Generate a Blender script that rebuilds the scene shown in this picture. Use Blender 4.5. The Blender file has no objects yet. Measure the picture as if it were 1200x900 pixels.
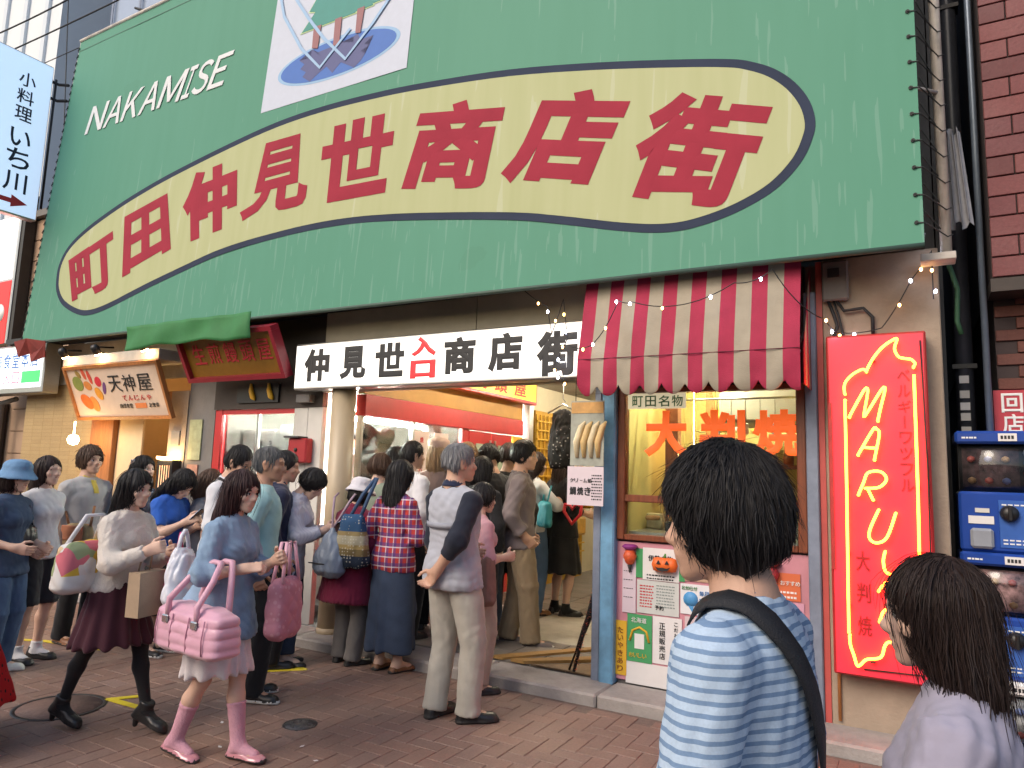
import bpy, bmesh, math, random
import numpy as np
from mathutils import Vector, Matrix

SC = bpy.context.scene
COL = SC.collection
R = math.radians
# ---------------------------------------------------------------- camera (eye height 1.5 m, wide lens, tilted a little up)
cam_data = bpy.data.cameras.new('camera')
cam = bpy.data.objects.new('camera', cam_data); COL.objects.link(cam)
cam_data.sensor_width = 36.0; cam_data.lens = 24.9; cam_data.clip_start = .05; cam_data.clip_end = 600
_y, _p, _r = R(29.7), R(7.3), R(1.83)
_fw = Vector((-math.sin(_y)*math.cos(_p), math.cos(_y)*math.cos(_p), math.sin(_p)))
_r0 = Vector((math.cos(_y), math.sin(_y), 0)); _u0 = _r0.cross(_fw)
_R = math.cos(_r)*_r0 + math.sin(_r)*_u0; _U = -math.sin(_r)*_r0 + math.cos(_r)*_u0
cam.matrix_world = Matrix(((_R.x, _U.x, -_fw.x, 0), (_R.y, _U.y, -_fw.y, 0), (_R.z, _U.z, -_fw.z, 1.5), (0, 0, 0, 1)))
SC.camera = cam
# ---------------------------------------------------------------- late afternoon under a bright overcast sky
world = bpy.data.worlds.new('World'); SC.world = world; world.use_nodes = True
_n = world.node_tree.nodes; _l = world.node_tree.links
_bg = _n['Background']
_sky = _n.new('ShaderNodeTexSky'); _sky.sky_type = 'NISHITA'; _sky.sun_disc = False
SUN_EL, SUN_ROT = R(38), R(200)
_sky.sun_elevation = SUN_EL; _sky.sun_rotation = SUN_ROT
_sky.air_density = 1.2; _sky.dust_density = 4.0; _sky.ozone_density = 1.0
_hs = _n.new('ShaderNodeHueSaturation'); _hs.inputs['Saturation'].default_value = 1.15
_l.new(_sky.outputs[0], _hs.inputs['Color']); _l.new(_hs.outputs[0], _bg.inputs['Color'])
_bg.inputs['Strength'].default_value = .13
sun_data = bpy.data.lights.new('sun', 'SUN'); sun_data.energy = .5; sun_data.angle = R(25); sun_data.color = (1, .97, .95)
sun = bpy.data.objects.new('sun', sun_data); COL.objects.link(sun)
_sd = Vector((math.sin(SUN_ROT)*math.cos(SUN_EL), math.cos(SUN_ROT)*math.cos(SUN_EL), math.sin(SUN_EL)))
sun.rotation_euler = _sd.to_track_quat('Z', 'Y').to_euler()
vs = SC.view_settings; vs.view_transform = 'Standard'; vs.look = 'None'; vs.exposure = .72; vs.gamma = 1.0
SC.cycles.max_bounces = 6; SC.cycles.diffuse_bounces = 3; SC.cycles.glossy_bounces = 3; SC.cycles.transmission_bounces = 4
SC.cycles.transparent_max_bounces = 8; SC.cycles.sample_clamp_indirect = 6; SC.cycles.caustics_reflective = False; SC.cycles.caustics_refractive = False
random.seed(11)
# ---------------------------------------------------------------- materials
_MC = {}
def srgb(h):
    h = h.lstrip('#'); return tuple(((int(h[i:i+2], 16)/255)/12.92 if int(h[i:i+2], 16)/255 <= .04045 else ((int(h[i:i+2], 16)/255 + .055)/1.055)**2.4) for i in (0, 2, 4))
def mat(name, col, rough=.6, metal=0, noise=.12, scale=12, bump=0, bscale=60, emit=0, ecol=None, spec=.5, stretch=None, alpha=1, sheen=0, coat=0, dirt=0):
    """Plain painted / cloth / metal surface with mottling, fine relief and optional grime."""
    key = (name,)
    if key in _MC: return _MC[key]
    if isinstance(col, str): col = srgb(col)
    m = bpy.data.materials.new(name); m.use_nodes = True; nt = m.node_tree; N, L = nt.nodes, nt.links
    b = N['Principled BSDF']; b.inputs['Roughness'].default_value = rough; b.inputs['Metallic'].default_value = metal
    b.inputs['Specular IOR Level'].default_value = spec
    tc = N.new('ShaderNodeTexCoord'); mp = N.new('ShaderNodeMapping'); L.new(tc.outputs['Object'], mp.inputs['Vector'])
    if stretch: mp.inputs['Scale'].default_value = stretch
    if noise > 0:
        nz = N.new('ShaderNodeTexNoise'); nz.inputs['Scale'].default_value = scale; nz.inputs['Detail'].default_value = 6; nz.inputs['Roughness'].default_value = .65
        L.new(mp.outputs[0], nz.inputs['Vector'])
        cr = N.new('ShaderNodeValToRGB'); cr.color_ramp.elements[0].position = .3; cr.color_ramp.elements[1].position = .72
        cr.color_ramp.elements[0].color = (*[c*(1 - noise) for c in col], 1); cr.color_ramp.elements[1].color = (*[min(1, c*(1 + noise*.6)) for c in col], 1)
        L.new(nz.outputs['Fac'], cr.inputs[0]); src = cr.outputs[0]
        if dirt:
            n2 = N.new('ShaderNodeTexNoise'); n2.inputs['Scale'].default_value = scale*.35; n2.inputs['Detail'].default_value = 8
            L.new(mp.outputs[0], n2.inputs['Vector']); c2 = N.new('ShaderNodeValToRGB'); c2.color_ramp.elements[0].position = .52; c2.color_ramp.elements[1].position = .75
            L.new(n2.outputs['Fac'], c2.inputs[0]); mx = N.new('ShaderNodeMixRGB'); mx.blend_type = 'MULTIPLY'
            mu = N.new('ShaderNodeMath'); mu.operation = 'MULTIPLY'; mu.inputs[1].default_value = dirt; L.new(c2.outputs[0], mu.inputs[0]); L.new(mu.outputs[0], mx.inputs[0])
            L.new(src, mx.inputs[1]); mx.inputs[2].default_value = (.28, .22, .17, 1); src = mx.outputs[0]
        L.new(src, b.inputs['Base Color'])
    else: b.inputs['Base Color'].default_value = (*col, 1)
    if bump > 0:
        nb = N.new('ShaderNodeTexNoise'); nb.inputs['Scale'].default_value = bscale; nb.inputs['Detail'].default_value = 4
        L.new(mp.outputs[0], nb.inputs['Vector']); bp = N.new('ShaderNodeBump'); bp.inputs['Strength'].default_value = bump; bp.inputs['Distance'].default_value = .01
        L.new(nb.outputs['Fac'], bp.inputs['Height']); L.new(bp.outputs[0], b.inputs['Normal'])
    if emit: b.inputs['Emission Color'].default_value = (*(ecol or col), 1); b.inputs['Emission Strength'].default_value = emit
    if alpha < 1: b.inputs['Alpha'].default_value = alpha
    if sheen: b.inputs['Sheen Weight'].default_value = sheen
    if coat: b.inputs['Coat Weight'].default_value = coat; b.inputs['Coat Roughness'].default_value = .1
    _MC[key] = m; return m
def wrinkle(m, k=.32, sc=5, stretch=(1, 1, .6)):
    """Adds soft creases and a fine weave to a fabric's relief."""
    N, L = m.node_tree.nodes, m.node_tree.links; b = N['Principled BSDF']
    if 'crease' in N: return m
    tc = N.new('ShaderNodeTexCoord'); mp = N.new('ShaderNodeMapping'); mp.inputs['Scale'].default_value = stretch; L.new(tc.outputs['Object'], mp.inputs[0])
    n = N.new('ShaderNodeTexNoise'); n.name = 'crease'; n.noise_type = 'RIDGED_MULTIFRACTAL'; n.inputs['Scale'].default_value = sc; n.inputs['Detail'].default_value = 3; n.inputs['Roughness'].default_value = .45; n.inputs['Distortion'].default_value = .6; L.new(mp.outputs[0], n.inputs['Vector'])
    n2 = N.new('ShaderNodeTexNoise'); n2.inputs['Scale'].default_value = 320; n2.inputs['Detail'].default_value = 2; L.new(tc.outputs['Object'], n2.inputs['Vector'])
    h = mth(N, L, 'MULTIPLY_ADD', n2.outputs['Fac'], .06, n.outputs[0]); bp = N.new('ShaderNodeBump'); bp.inputs['Strength'].default_value = k; bp.inputs['Distance'].default_value = .012; L.new(h, bp.inputs['Height'])
    L.new(bp.outputs[0], b.inputs['Normal']); return m
def cloth(col, name=None, rough=.85, noise=.1):
    return wrinkle(mat('cloth_' + (name or str(col)).lstrip('#'), col, rough, 0, noise, 9, 0, 260, spec=.25, sheen=.15))
def nodes_mat(name, build, rough=.8, spec=.3):
    """A material whose colour comes from build(nodes, links, object_coordinates) -> colour socket."""
    m = bpy.data.materials.new(name); m.use_nodes = True; N, L = m.node_tree.nodes, m.node_tree.links
    b = N['Principled BSDF']; b.inputs['Roughness'].default_value = rough; b.inputs['Specular IOR Level'].default_value = spec
    tc = N.new('ShaderNodeTexCoord'); out = build(N, L, tc.outputs['Object'])
    L.new(out, b.inputs['Base Color']); return m
def mth(N, L, op, a, b=None, c=None):
    n = N.new('ShaderNodeMath'); n.operation = op
    for i, v in enumerate((a, b, c)):
        if v is None: continue
        if isinstance(v, (int, float)): n.inputs[i].default_value = v
        else: L.new(v, n.inputs[i])
    return n.outputs[0]
def mixc(N, L, f, a, b, mode='MIX'):
    n = N.new('ShaderNodeMixRGB'); n.blend_type = mode
    for i, v in enumerate((f, a, b)):
        if isinstance(v, (int, float)): n.inputs[i].default_value = v
        elif isinstance(v, tuple): n.inputs[i].default_value = (*v[:3], 1)
        else: L.new(v, n.inputs[i])
    return n.outputs[0]
# ---------------------------------------------------------------- objects
def tag(o, label=None, cat=None, group=None, kind=None):
    if label: o['label'] = label
    if cat: o['category'] = cat
    if group: o['group'] = group
    if kind: o['kind'] = kind
    return o
def thing(name, label, cat, loc=(0, 0, 0), rz=0, group=None):
    o = bpy.data.objects.new(name, None); COL.objects.link(o); o.location = loc; o.rotation_euler = (0, 0, R(rz)); o.empty_display_size = .1
    return tag(o, label, cat, group)
def dup(root, loc=None, label=None, rz=None):
    r = root.copy(); COL.objects.link(r)
    if loc is not None: r.location = loc
    if rz is not None: r.rotation_euler = (0, 0, R(rz))
    if label: r['label'] = label
    for ch in list(root.children):
        c = ch.copy(); COL.objects.link(c); c.parent = r
        for g in ch.children: d = g.copy(); COL.objects.link(d); d.parent = c
    return r
def link(name, me, parent=None, loc=None):
    o = bpy.data.objects.new(name, me); COL.objects.link(o)
    if parent is not None: o.parent = parent
    if loc is not None: o.location = loc
    return o
class MB:
    """Collects shapes, builds ONE mesh object."""
    def __init__(s): s.v, s.f, s.m, s.sm = [], [], [], []
    def poly(s, pts, faces, mi=0, smooth=False):
        b = len(s.v); s.v += [tuple(p) for p in pts]; s.f += [tuple(i + b for i in f) for f in faces]; s.m += [mi]*len(faces); s.sm += [smooth]*len(faces); return s
    def box(s, x0, x1, y0, y1, z0, z1, mi=0, bev=0):
        if bev <= 0:
            p = [(x0,y0,z0),(x1,y0,z0),(x1,y1,z0),(x0,y1,z0),(x0,y0,z1),(x1,y0,z1),(x1,y1,z1),(x0,y1,z1)]
            return s.poly(p, [(0,3,2,1),(4,5,6,7),(0,1,5,4),(1,2,6,5),(2,3,7,6),(3,0,4,7)], mi)
        b = min(bev, (x1-x0)/2.1, (y1-y0)/2.1, (z1-z0)/2.1)
        def ring(z, i): return [(x0+i,y0+b,z),(x0+b,y0+i,z),(x1-b,y0+i,z),(x1-i,y0+b,z),(x1-i,y1-b,z),(x1-b,y1-i,z),(x0+b,y1-i,z),(x0+i,y1-b,z)]
        rs = [ring(z0, b), ring(z0+b, 0), ring(z1-b, 0), ring(z1, b)]
        p = [q for r in rs for q in r]; f = [tuple(range(7, -1, -1)), tuple(range(24, 32))]
        for k in range(3):
            for i in range(8): j = (i+1) % 8; f.append((k*8+i, k*8+j, k*8+8+j, k*8+8+i))
        return s.poly(p, f, mi)
    def tube(s, pts, r, n=8, mi=0, closed=False, smooth=True):
        P = [Vector(p) for p in pts]; m = len(P); rr = r if isinstance(r, (list, tuple)) else [r]*m; ring = []; up = None
        for i in range(m):
            a = P[i-1] if (i > 0 or closed) else P[i]; c = P[(i+1) % m] if (i < m-1 or closed) else P[i]
            d = (c - a); d = d.normalized() if d.length > 1e-9 else Vector((0, 0, 1))
            if up is None: up = Vector((0, 0, 1)) if abs(d.z) < .9 else Vector((1, 0, 0))
            sd = d.cross(up); sd = sd.normalized() if sd.length > 1e-6 else d.orthogonal().normalized(); up = sd.cross(d).normalized()
            for k in range(n): t = 2*math.pi*k/n; ring.append(P[i] + rr[i]*(math.cos(t)*sd + math.sin(t)*up))
        f = []
        for i in range(m if closed else m-1):
            j = (i+1) % m
            for k in range(n): l = (k+1) % n; f.append((i*n+k, i*n+l, j*n+l, j*n+k))
        if not closed: f += [tuple(range(n-1, -1, -1)), tuple(range((m-1)*n, m*n))]
        return s.poly(ring, f, mi, smooth)
    def lathe(s, prof, c=(0, 0, 0), n=20, mi=0, axis='z', smooth=True):
        p = []; m = len(prof)
        for (r, h) in prof:
            for k in range(n):
                t = 2*math.pi*k/n; a, b = r*math.cos(t), r*math.sin(t)
                q = {'z': (a, b, h), 'y': (b, h, a), 'x': (h, a, b)}[axis]; p.append((q[0]+c[0], q[1]+c[1], q[2]+c[2]))
        f = [(i*n+k, i*n+(k+1) % n, (i+1)*n+(k+1) % n, (i+1)*n+k) for i in range(m-1) for k in range(n)]
        f += [tuple(range(n-1, -1, -1)), tuple(range((m-1)*n, m*n))]
        return s.poly(p, f, mi, smooth)
    def prism(s, out, y0, y1, mi=0):
        """Outline in (x, z), extruded from y0 (front) to y1."""
        n = len(out); p = [(x, y0, z) for x, z in out] + [(x, y1, z) for x, z in out]
        f = [tuple(range(n)), tuple(range(2*n-1, n-1, -1))] + [((i+1) % n, i, n+i, n+(i+1) % n) for i in range(n)]
        return s.poly(p, f, mi)
    def xf(s, M):
        s.v = [tuple(M @ Vector(p)) for p in s.v]; return s
    def mesh(s, name, mats):
        me = bpy.data.meshes.new(name); me.from_pydata(s.v, [], s.f)
        for m in (mats if isinstance(mats, (list, tuple)) else [mats]): me.materials.append(m)
        me.polygons.foreach_set('material_index', s.m); me.polygons.foreach_set('use_smooth', s.sm); me.update()
        bm = bmesh.new(); bm.from_mesh(me); bmesh.ops.recalc_face_normals(bm, faces=bm.faces); bm.to_mesh(me); bm.free()
        return me
    def build(s, name, mats, parent=None, loc=None): return link(name, s.mesh(name, mats), parent, loc)
def B(name, m, parent, *a, bev=0, **k): return MB().box(*a, bev=bev).build(name, m, parent, **k)
# lettering: outlines of the built-in font, thickened by a shallow bevel and set into place as raised print
_TM = {}
F32 = np.float32
def glyphs(txt, bold=0.0):
    k = (txt, bold)
    if k in _TM: return _TM[k]
    cu = bpy.data.curves.new('lettering', 'FONT'); cu.body = txt; cu.size = 1; cu.extrude = .004; cu.bevel_depth = bold; cu.bevel_resolution = 0; cu.resolution_u = 3; cu.fill_mode = 'BOTH'
    o = bpy.data.objects.new('lettering', cu); COL.objects.link(o)
    dg = bpy.context.evaluated_depsgraph_get(); me = bpy.data.meshes.new_from_object(o.evaluated_get(dg)); bpy.data.objects.remove(o)
    v = np.empty(len(me.vertices)*3, F32); me.vertices.foreach_get('co', v); v = v.reshape(-1, 3).astype(float); v[:, 2] /= max(.004 + bold, 1e-6)
    f = [tuple(p.vertices) for p in me.polygons]; bpy.data.meshes.remove(me)
    _TM[k] = (v, f); return v, f
def print_mesh(name, v3, f, m, parent):
    me = bpy.data.meshes.new(name); me.from_pydata([tuple(q) for q in v3], [], f); me.materials.append(m); me.update(); return link(name, me, parent)
def quad_letter(ch, m, parent, quad, plane, bold=.02, name='lettering', th=.0018):
    """One character stretched into four corners (TL, TR, BR, BL, as a reader sees them) given in the sign's own (u, v)."""
    v, f = glyphs(ch, bold); lo, hi = v.min(0), v.max(0); st = (v[:, :2] - lo[:2])/np.maximum(hi[:2] - lo[:2], 1e-6); TL, TR, BR, BL = [np.array(q, float) for q in quad]
    a, b = st[:, :1], st[:, 1:]
    q = BL*(1-a)*(1-b) + BR*a*(1-b) + TL*(1-a)*b + TR*a*b
    P = np.array([plane(*t) for t in q]); p0, p1, p2 = (np.array(plane(*c)) for c in (BL, BR, TL)); n = np.cross(p1 - p0, p2 - p0); n /= np.linalg.norm(n)
    return print_mesh(name, P + n*(v[:, 2:]*th), f, m, parent)
def lettering(txt, m, parent, x, y, z, h, bold=0.0, name='lettering', place=None):
    """A short line of print on a plane facing -Y; (x, z) is its lower left, h its letter height."""
    v, f = glyphs(txt, bold); lo, hi = v.min(0), v.max(0); sc = h/max(hi[1] - lo[1], 1e-6); w = (hi[0] - lo[0])*sc
    return quad_letter(txt, m, parent, [(x, z + h), (x + w, z + h), (x + w, z), (x, z)], (lambda u, v: (u, y, v)) if place is None else place, bold, name, .0008)
# ---------------------------------------------------------------- shared surfaces
def attr_brick(name, cols, rough=.8, bump=.35, wet=0.0, grime=.5):
    def bd(N, L, co):
        a = N.new('ShaderNodeAttribute'); a.attribute_name = 'rnd'
        cr = N.new('ShaderNodeValToRGB'); cr.color_ramp.interpolation = 'LINEAR'; e = cr.color_ramp.elements
        while len(e) < len(cols): e.new(.5)
        for i, c in enumerate(cols): e[i].position = i/(len(cols) - 1); e[i].color = (*c, 1)
        L.new(a.outputs['Fac'], cr.inputs[0]); g = N.new('ShaderNodeNewGeometry')
        n1 = N.new('ShaderNodeTexNoise'); n1.inputs['Scale'].default_value = 1.3; n1.inputs['Detail'].default_value = 8; n1.inputs['Roughness'].default_value = .7; L.new(g.outputs['Position'], n1.inputs['Vector'])
        n2 = N.new('ShaderNodeTexNoise'); n2.inputs['Scale'].default_value = 70; n2.inputs['Detail'].default_value = 4; L.new(g.outputs['Position'], n2.inputs['Vector'])
        f = mth(N, L, 'MULTIPLY_ADD', n1.outputs['Fac'], 1.1, .45); c = mixc(N, L, grime, cr.outputs[0], f, 'MULTIPLY')
        f2 = mth(N, L, 'MULTIPLY_ADD', n2.outputs['Fac'], .7, .65); return mixc(N, L, .8, c, f2, 'MULTIPLY')
    m = nodes_mat(name, bd, rough, .4); N, L = m.node_tree.nodes, m.node_tree.links
    g = N.new('ShaderNodeNewGeometry'); n = N.new('ShaderNodeTexNoise'); n.inputs['Scale'].default_value = 45; n.inputs['Detail'].default_value = 5; L.new(g.outputs['Position'], n.inputs['Vector'])
    b = N.new('ShaderNodeBump'); b.inputs['Strength'].default_value = bump; b.inputs['Distance'].default_value = .008; L.new(n.outputs['Fac'], b.inputs['Height']); L.new(b.outputs[0], N['Principled BSDF'].inputs['Normal'])
    n3 = N.new('ShaderNodeTexNoise'); n3.inputs['Scale'].default_value = 2.2; n3.inputs['Detail'].default_value = 5; L.new(g.outputs['Position'], n3.inputs['Vector'])
    L.new(mth(N, L, 'MULTIPLY_ADD', n3.outputs['Fac'], -.5, rough + .2), N['Principled BSDF'].inputs['Roughness'])
    return m
def set_rnd(me, vals):
    a = me.attributes.new('rnd', 'FLOAT', 'FACE'); a.data.foreach_set('value', np.asarray(vals, F32))
def glass_mat(name, tint=(.9, .95, .93), refl=.08):
    m = bpy.data.materials.new(name); m.use_nodes = True; N, L = m.node_tree.nodes, m.node_tree.links; N.remove(N['Principled BSDF'])
    t = N.new('ShaderNodeBsdfTransparent'); t.inputs[0].default_value = (*tint, 1); g = N.new('ShaderNodeBsdfGlossy'); g.inputs['Roughness'].default_value = .03
    fr = N.new('ShaderNodeFresnel'); fr.inputs[0].default_value = 1.45; mx = N.new('ShaderNodeMixShader'); L.new(mth(N, L, 'MULTIPLY_ADD', fr.outputs[0], .9, refl*.2), mx.inputs[0]); L.new(t.outputs[0], mx.inputs[1]); L.new(g.outputs[0], mx.inputs[2]); L.new(mx.outputs[0], N['Material Output'].inputs[0]); return m
def glow(name, col, k, noise=0):
    return mat('glow_' + name, tuple(min(1, c) for c in col), .5, noise=0, emit=k, ecol=col)
GLASS = glass_mat('window_glass'); GLASS_D = glass_mat('acrylic', (.85, .88, .9), .2)
M = dict(
    steel=mat('brushed_steel', (.55, .55, .54), .32, .9, .1, 20, .1, 80, stretch=(1, 1, 6)), dark=mat('dark_paint', (.025, .024, .025), .5, 0, .2, 8, .1, 40, dirt=.2),
    black=mat('black_plastic', (.012, .012, .013), .42, noise=.1), rust=mat('rusty_white_pole', (.55, .5, .45), .6, .1, .25, 7, .3, 30, dirt=.7), rope=mat('lacing_cord', (.045, .05, .05), .8),
    beige=mat('beige_fascia', (.46, .40, .30), .55, 0, .14, 3, .1, 30, dirt=.35), column=mat('cream_column_paint', (.46, .37, .25), .4, 0, .1, 4, .08, 20, dirt=.35, stretch=(1, 1, .4)), plaster=mat('pink_beige_plaster', (.36, .28, .21), .75, 0, .22, 3, .4, 45, dirt=.75),
    white=mat('white_enamel', (.78, .78, .76), .35, noise=.05), offw=mat('off_white_board', (.62, .60, .56), .5, 0, .1, 3, dirt=.3), greyw=mat('grey_wall', (.17, .16, .155), .7, 0, .2, 4, .2, 40, dirt=.3), brownw=mat('dark_brown_fascia', (.045, .032, .026), .6, 0, .25, 5, .15, 30),
    red=mat('red_gloss_paint', (.52, .025, .03), .35, 0, .12, 5, .06, 25, dirt=.15), yellow=mat('sign_yellow', (.78, .44, .03), .5, 0, .08, 4), wood=mat('red_brown_wood', (.20, .055, .022), .4, 0, .35, 6, .2, 50, stretch=(8, 8, .8)), owood=mat('orange_wood', (.42, .17, .055), .45, 0, .3, 5, .15, 50, stretch=(8, 8, .7)),
    bluep=mat('chipped_blue_paint', (.16, .36, .55), .5, 0, .22, 9, .25, 40, dirt=.55), steelblue=mat('grey_blue_post', (.22, .26, .34), .5, .2, .2, 8, .2, 40, dirt=.4), conc=mat('kerb_concrete', (.36, .33, .31), .8, 0, .22, 6, .45, 60, dirt=.5), floor=mat('passage_floor', (.17, .15, .135), .6, 0, .25, 5, .25, 50, dirt=.4),
    tube=glow('tube', (1, .95, .85), 420), warm=glow('warm', (1, .62, .25), 40), led=glow('led', (.75, .8, 1), 30), ledw=glow('led_warm', (1, .5, .15), 12),
    paper=mat('white_paper', (.72, .70, .69), .7, noise=.06, scale=5), ink=mat('black_ink', (.02, .02, .022), .6, noise=0), redink=mat('red_ink', (.5, .03, .04), .6, noise=0), pipe=mat('dark_downpipe', (.05, .055, .07), .35, noise=.15), wire=mat('black_cable', (.012, .012, .014), .6, noise=0),
    cream=mat('cream_wall', (.62, .56, .40), .6, 0, .1, 4, dirt=.2), warmwall=mat('warm_wall', (.68, .48, .28), .6, 0, .1, 3), pinkp=mat('pink_board', (.58, .25, .30), .6, 0, .15, 5, dirt=.2))
# ---------------------------------------------------------------- ground, pavement of clay pavers, kerb, passage floor
tag(MB().box(-300, 300, -300, 300, -.4, -.035).build('ground', mat('asphalt', (.06, .06, .062), .9, 0, .3, 40, .4, 90)), kind='structure')
PAVE = attr_brick('clay_paver', [(.20, .132, .108), (.215, .138, .11), (.235, .148, .117), (.205, .136, .112), (.225, .152, .128)], .6, .25, grime=.85)
pav = tag(MB().box(-16, 8, -8, 4.56, -.03, -.0045).build('pavement', mat('paver_joint', (.178, .132, .11), .9, 0, .3, 30, .4, 80)), kind='structure')
def paver(w, d, r, h=.0):
    g = .0018; c = .0025; p = [(g, g), (w-g, g), (w-g, d-g), (g, d-g)]; q = [(g+c, g+c), (w-g-c, g+c), (w-g-c, d-g-c), (g+c, d-g-c)]
    v = [(x, y, -.012) for x, y in p] + [(x, y, -.0035) for x, y in p] + [(x, y, 0) for x, y in q]
    f = [(8, 9, 10, 11)] + [(i, (i+1) % 4, 4+(i+1) % 4, 4+i) for i in range(4)] + [(4+i, 4+(i+1) % 4, 8+(i+1) % 4, 8+i) for i in range(4)]
    return v, f
rp = random.Random(4); U = .105; allp = []
for k in range(-180, 120):
    for n in range(-40, 40):
        for (ox, oy, w, d) in ((k + 4*n, k, 2, 1), (k + 4*n + 2, k - 1, 1, 2)):
            x, y = ox*U, oy*U
            if -9.6 < x < 2.2 and .9 < y and y + d*U < 4.555: allp.append((x, y, w*U, d*U))
def seen(x, y, m=0):
    v = Vector((x, y, -1.5)); z = v.dot(_fw)
    return z > .3 and abs(v.dot(_R)/z) < .74 + m and abs(v.dot(_U)/z) < .56 + m
near = sorted([p for p in allp if seen(p[0], p[1])], key=lambda p: math.hypot(p[0] + .05, p[1] + .05))[:300]; nset = set(near); PM = {}
for (x, y, w, d) in near:
    key = (round(w, 3), rp.randrange(14))
    if key not in PM:
        v, f = paver(w, d, 0); me = bpy.data.meshes.new('paving_brick'); me.from_pydata(v, [], f); me.materials.append(PAVE); set_rnd(me, [rp.random()]*len(f)); PM[key] = me
    o = link('paving_brick', PM[key], pav, (x, y, rp.uniform(-.0012, .0012))); o.rotation_euler = (rp.gauss(0, .004), rp.gauss(0, .004), 0)
rest = MB(); rv = []
for (x, y, w, d) in allp:
    if (x, y, w, d) in nset: continue
    v, f = paver(w, d, 0); z = rp.uniform(-.0012, .0012); rest.poly([(a + x, b + y, c + z) for a, b, c in v], f); rv += [rp.random()]*len(f)
me = bpy.data.meshes.new('paving_bricks'); me.from_pydata(rest.v, [], rest.f); me.materials.append(PAVE); set_rnd(me, rv); link('paving_bricks', me, pav)['kind'] = 'stuff'
kerb = tag(MB().box(-11, .3, 4.60, 4.96, -.03, .052).build('kerb', M['conc']), kind='structure')
x = -10.9
while x < .25:
    L_ = min(rp.uniform(.85, .95), .28 - x); B('kerb_stone', M['conc'], kerb, x + .004, x + L_ - .004, 4.563, 4.93, -.02, .075 + rp.uniform(-.003, .003), bev=.014); x += L_
pf = tag(MB().box(-4.6, -1.9, 4.965, 16, -.03, .055).build('passage_floor', M['floor']), kind='structure')
tile_m = attr_brick('passage_tile', [(.14, .115, .10), (.17, .15, .13), (.20, .175, .15)], .55, .2); tm = []
for i in range(4):
    b = MB().box(.004, .296, .004, .296, -.01, .012, bev=.003); me = b.mesh('floor_tile', tile_m); set_rnd(me, [rp.random()]*len(me.polygons)); tm.append(me)
for i in range(8):
    for j in range(11): link('floor_tile', tm[rp.randrange(4)], pf, (-4.42 + i*.3, 5.0 + j*.3, .055))
B('inspection_cover', mat('pale_cover', (.42, .38, .31), .6, 0, .2, 6, .2, 40, dirt=.4), pf, -3.35, -2.45, 5.75, 6.85, .06, .074, bev=.003)
B('floor_line', mat('white_line', (.6, .58, .52), .6, noise=.2), pf, -4.4, -2.0, 6.95, 7.0, .06, .075)
# wooden ramp boards by the kerb, yellow tape on the paving, iron covers
def board(label, pts, z0, z1, m):
    n = len(pts); v = [(x, y, z0) for x, y in pts] + [(x, y, z1) for x, y in pts]
    o = MB().poly(v, [tuple(range(n-1, -1, -1)), tuple(range(n, 2*n))] + [(i, (i+1) % n, n+(i+1) % n, n+i) for i in range(n)]).build('ramp_board', m); return tag(o, label, 'board')
OR = mat('worn_orange_board', (.36, .20, .06), .6, 0, .3, 6, .3, 50, dirt=.5); BR = mat('brown_plywood', (.24, .15, .08), .65, 0, .3, 5, .3, 50, dirt=.5)
board('worn orange edge strip laid across the passage floor toward the blue post', [(-2.98, 4.99), (-2.85, 4.99), (-2.35, 5.72), (-2.42, 5.75)], .068, .085, OR)
board('second orange edge strip nearest the leaning garland', [(-2.78, 4.99), (-2.66, 4.98), (-2.12, 5.45), (-2.2, 5.52)], .068, .09, OR)
board('brown plywood sheet on the floor beside the blue post', [(-2.6, 4.985), (-2.1, 4.98), (-2.08, 5.38)], .068, .078, BR)
TAPE = mat('yellow_tape', (.72, .58, .03), .45, 0, .12, 25, .2, 60, dirt=.25)
def tape(label, pts, w=.048):
    b = MB()
    for (a, c) in zip(pts[:-1], pts[1:]):
        a, c = Vector((*a, 0)), Vector((*c, 0)); d = (c - a).normalized(); s = Vector((-d.y, d.x, 0))*w/2; a = a - d*w*.5; c = c + d*w*.5
        b.poly([a + s, c + s, c - s, a - s, a + s + Vector((0, 0, .0035)), c + s + Vector((0, 0, .0035)), c - s + Vector((0, 0, .0035)), a - s + Vector((0, 0, .0035))], [(0,1,2,3),(4,5,6,7),(0,1,5,4),(1,2,6,5),(2,3,7,6),(3,0,4,7)])
    for i in range(len(b.v)): b.v[i] = (b.v[i][0], b.v[i][1], b.v[i][2] + .0015 + .0006*(i // 8))
    tag(b.build('floor_tape', TAPE), label, 'floor tape', 'yellow queue tape on the paving')
tape('yellow tape corner on the paving behind the walking woman in tights', [(-4.15, 2.89), (-4.51, 2.88), (-4.42, 3.02)])
tape('yellow tape corner by the black flat shoes of the phone user', [(-4.5, 3.62), (-4.05, 4.08), (-4.24, 4.12)])
tape('long yellow tape line under the cardigan man', [(-6.8, 3.25), (-6.37, 3.44), (-5.7, 3.56)])
def cover(label, x, y, r, m, name='manhole_cover'):
    t = thing(name, label, 'manhole cover', (x, y, 0)); MB().lathe([(r*.9, -.004), (r*.9, .0035), (r, .004), (r, -.006)], n=40).build('rim', M['dark'], t)
    b = MB().lathe([(.001, .0025), (r*.895, .0025), (r*.895, -.004), (.001, -.004)], n=40)
    if r < .2:
        for i in range(8):
            a = i*math.pi/4; b.lathe([(.013, .0024), (.011, .0055), (.001, .0055)], (r*.6*math.cos(a), r*.6*math.sin(a), 0), 8)
    b.build('lid', m, t)
cover('large paved manhole with a dark iron ring beside the polka dot dress', -4.62, 2.63, .255, mat('paved_lid', (.17, .105, .085), .7, 0, .3, 14, .5, 40, dirt=.3))
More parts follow.
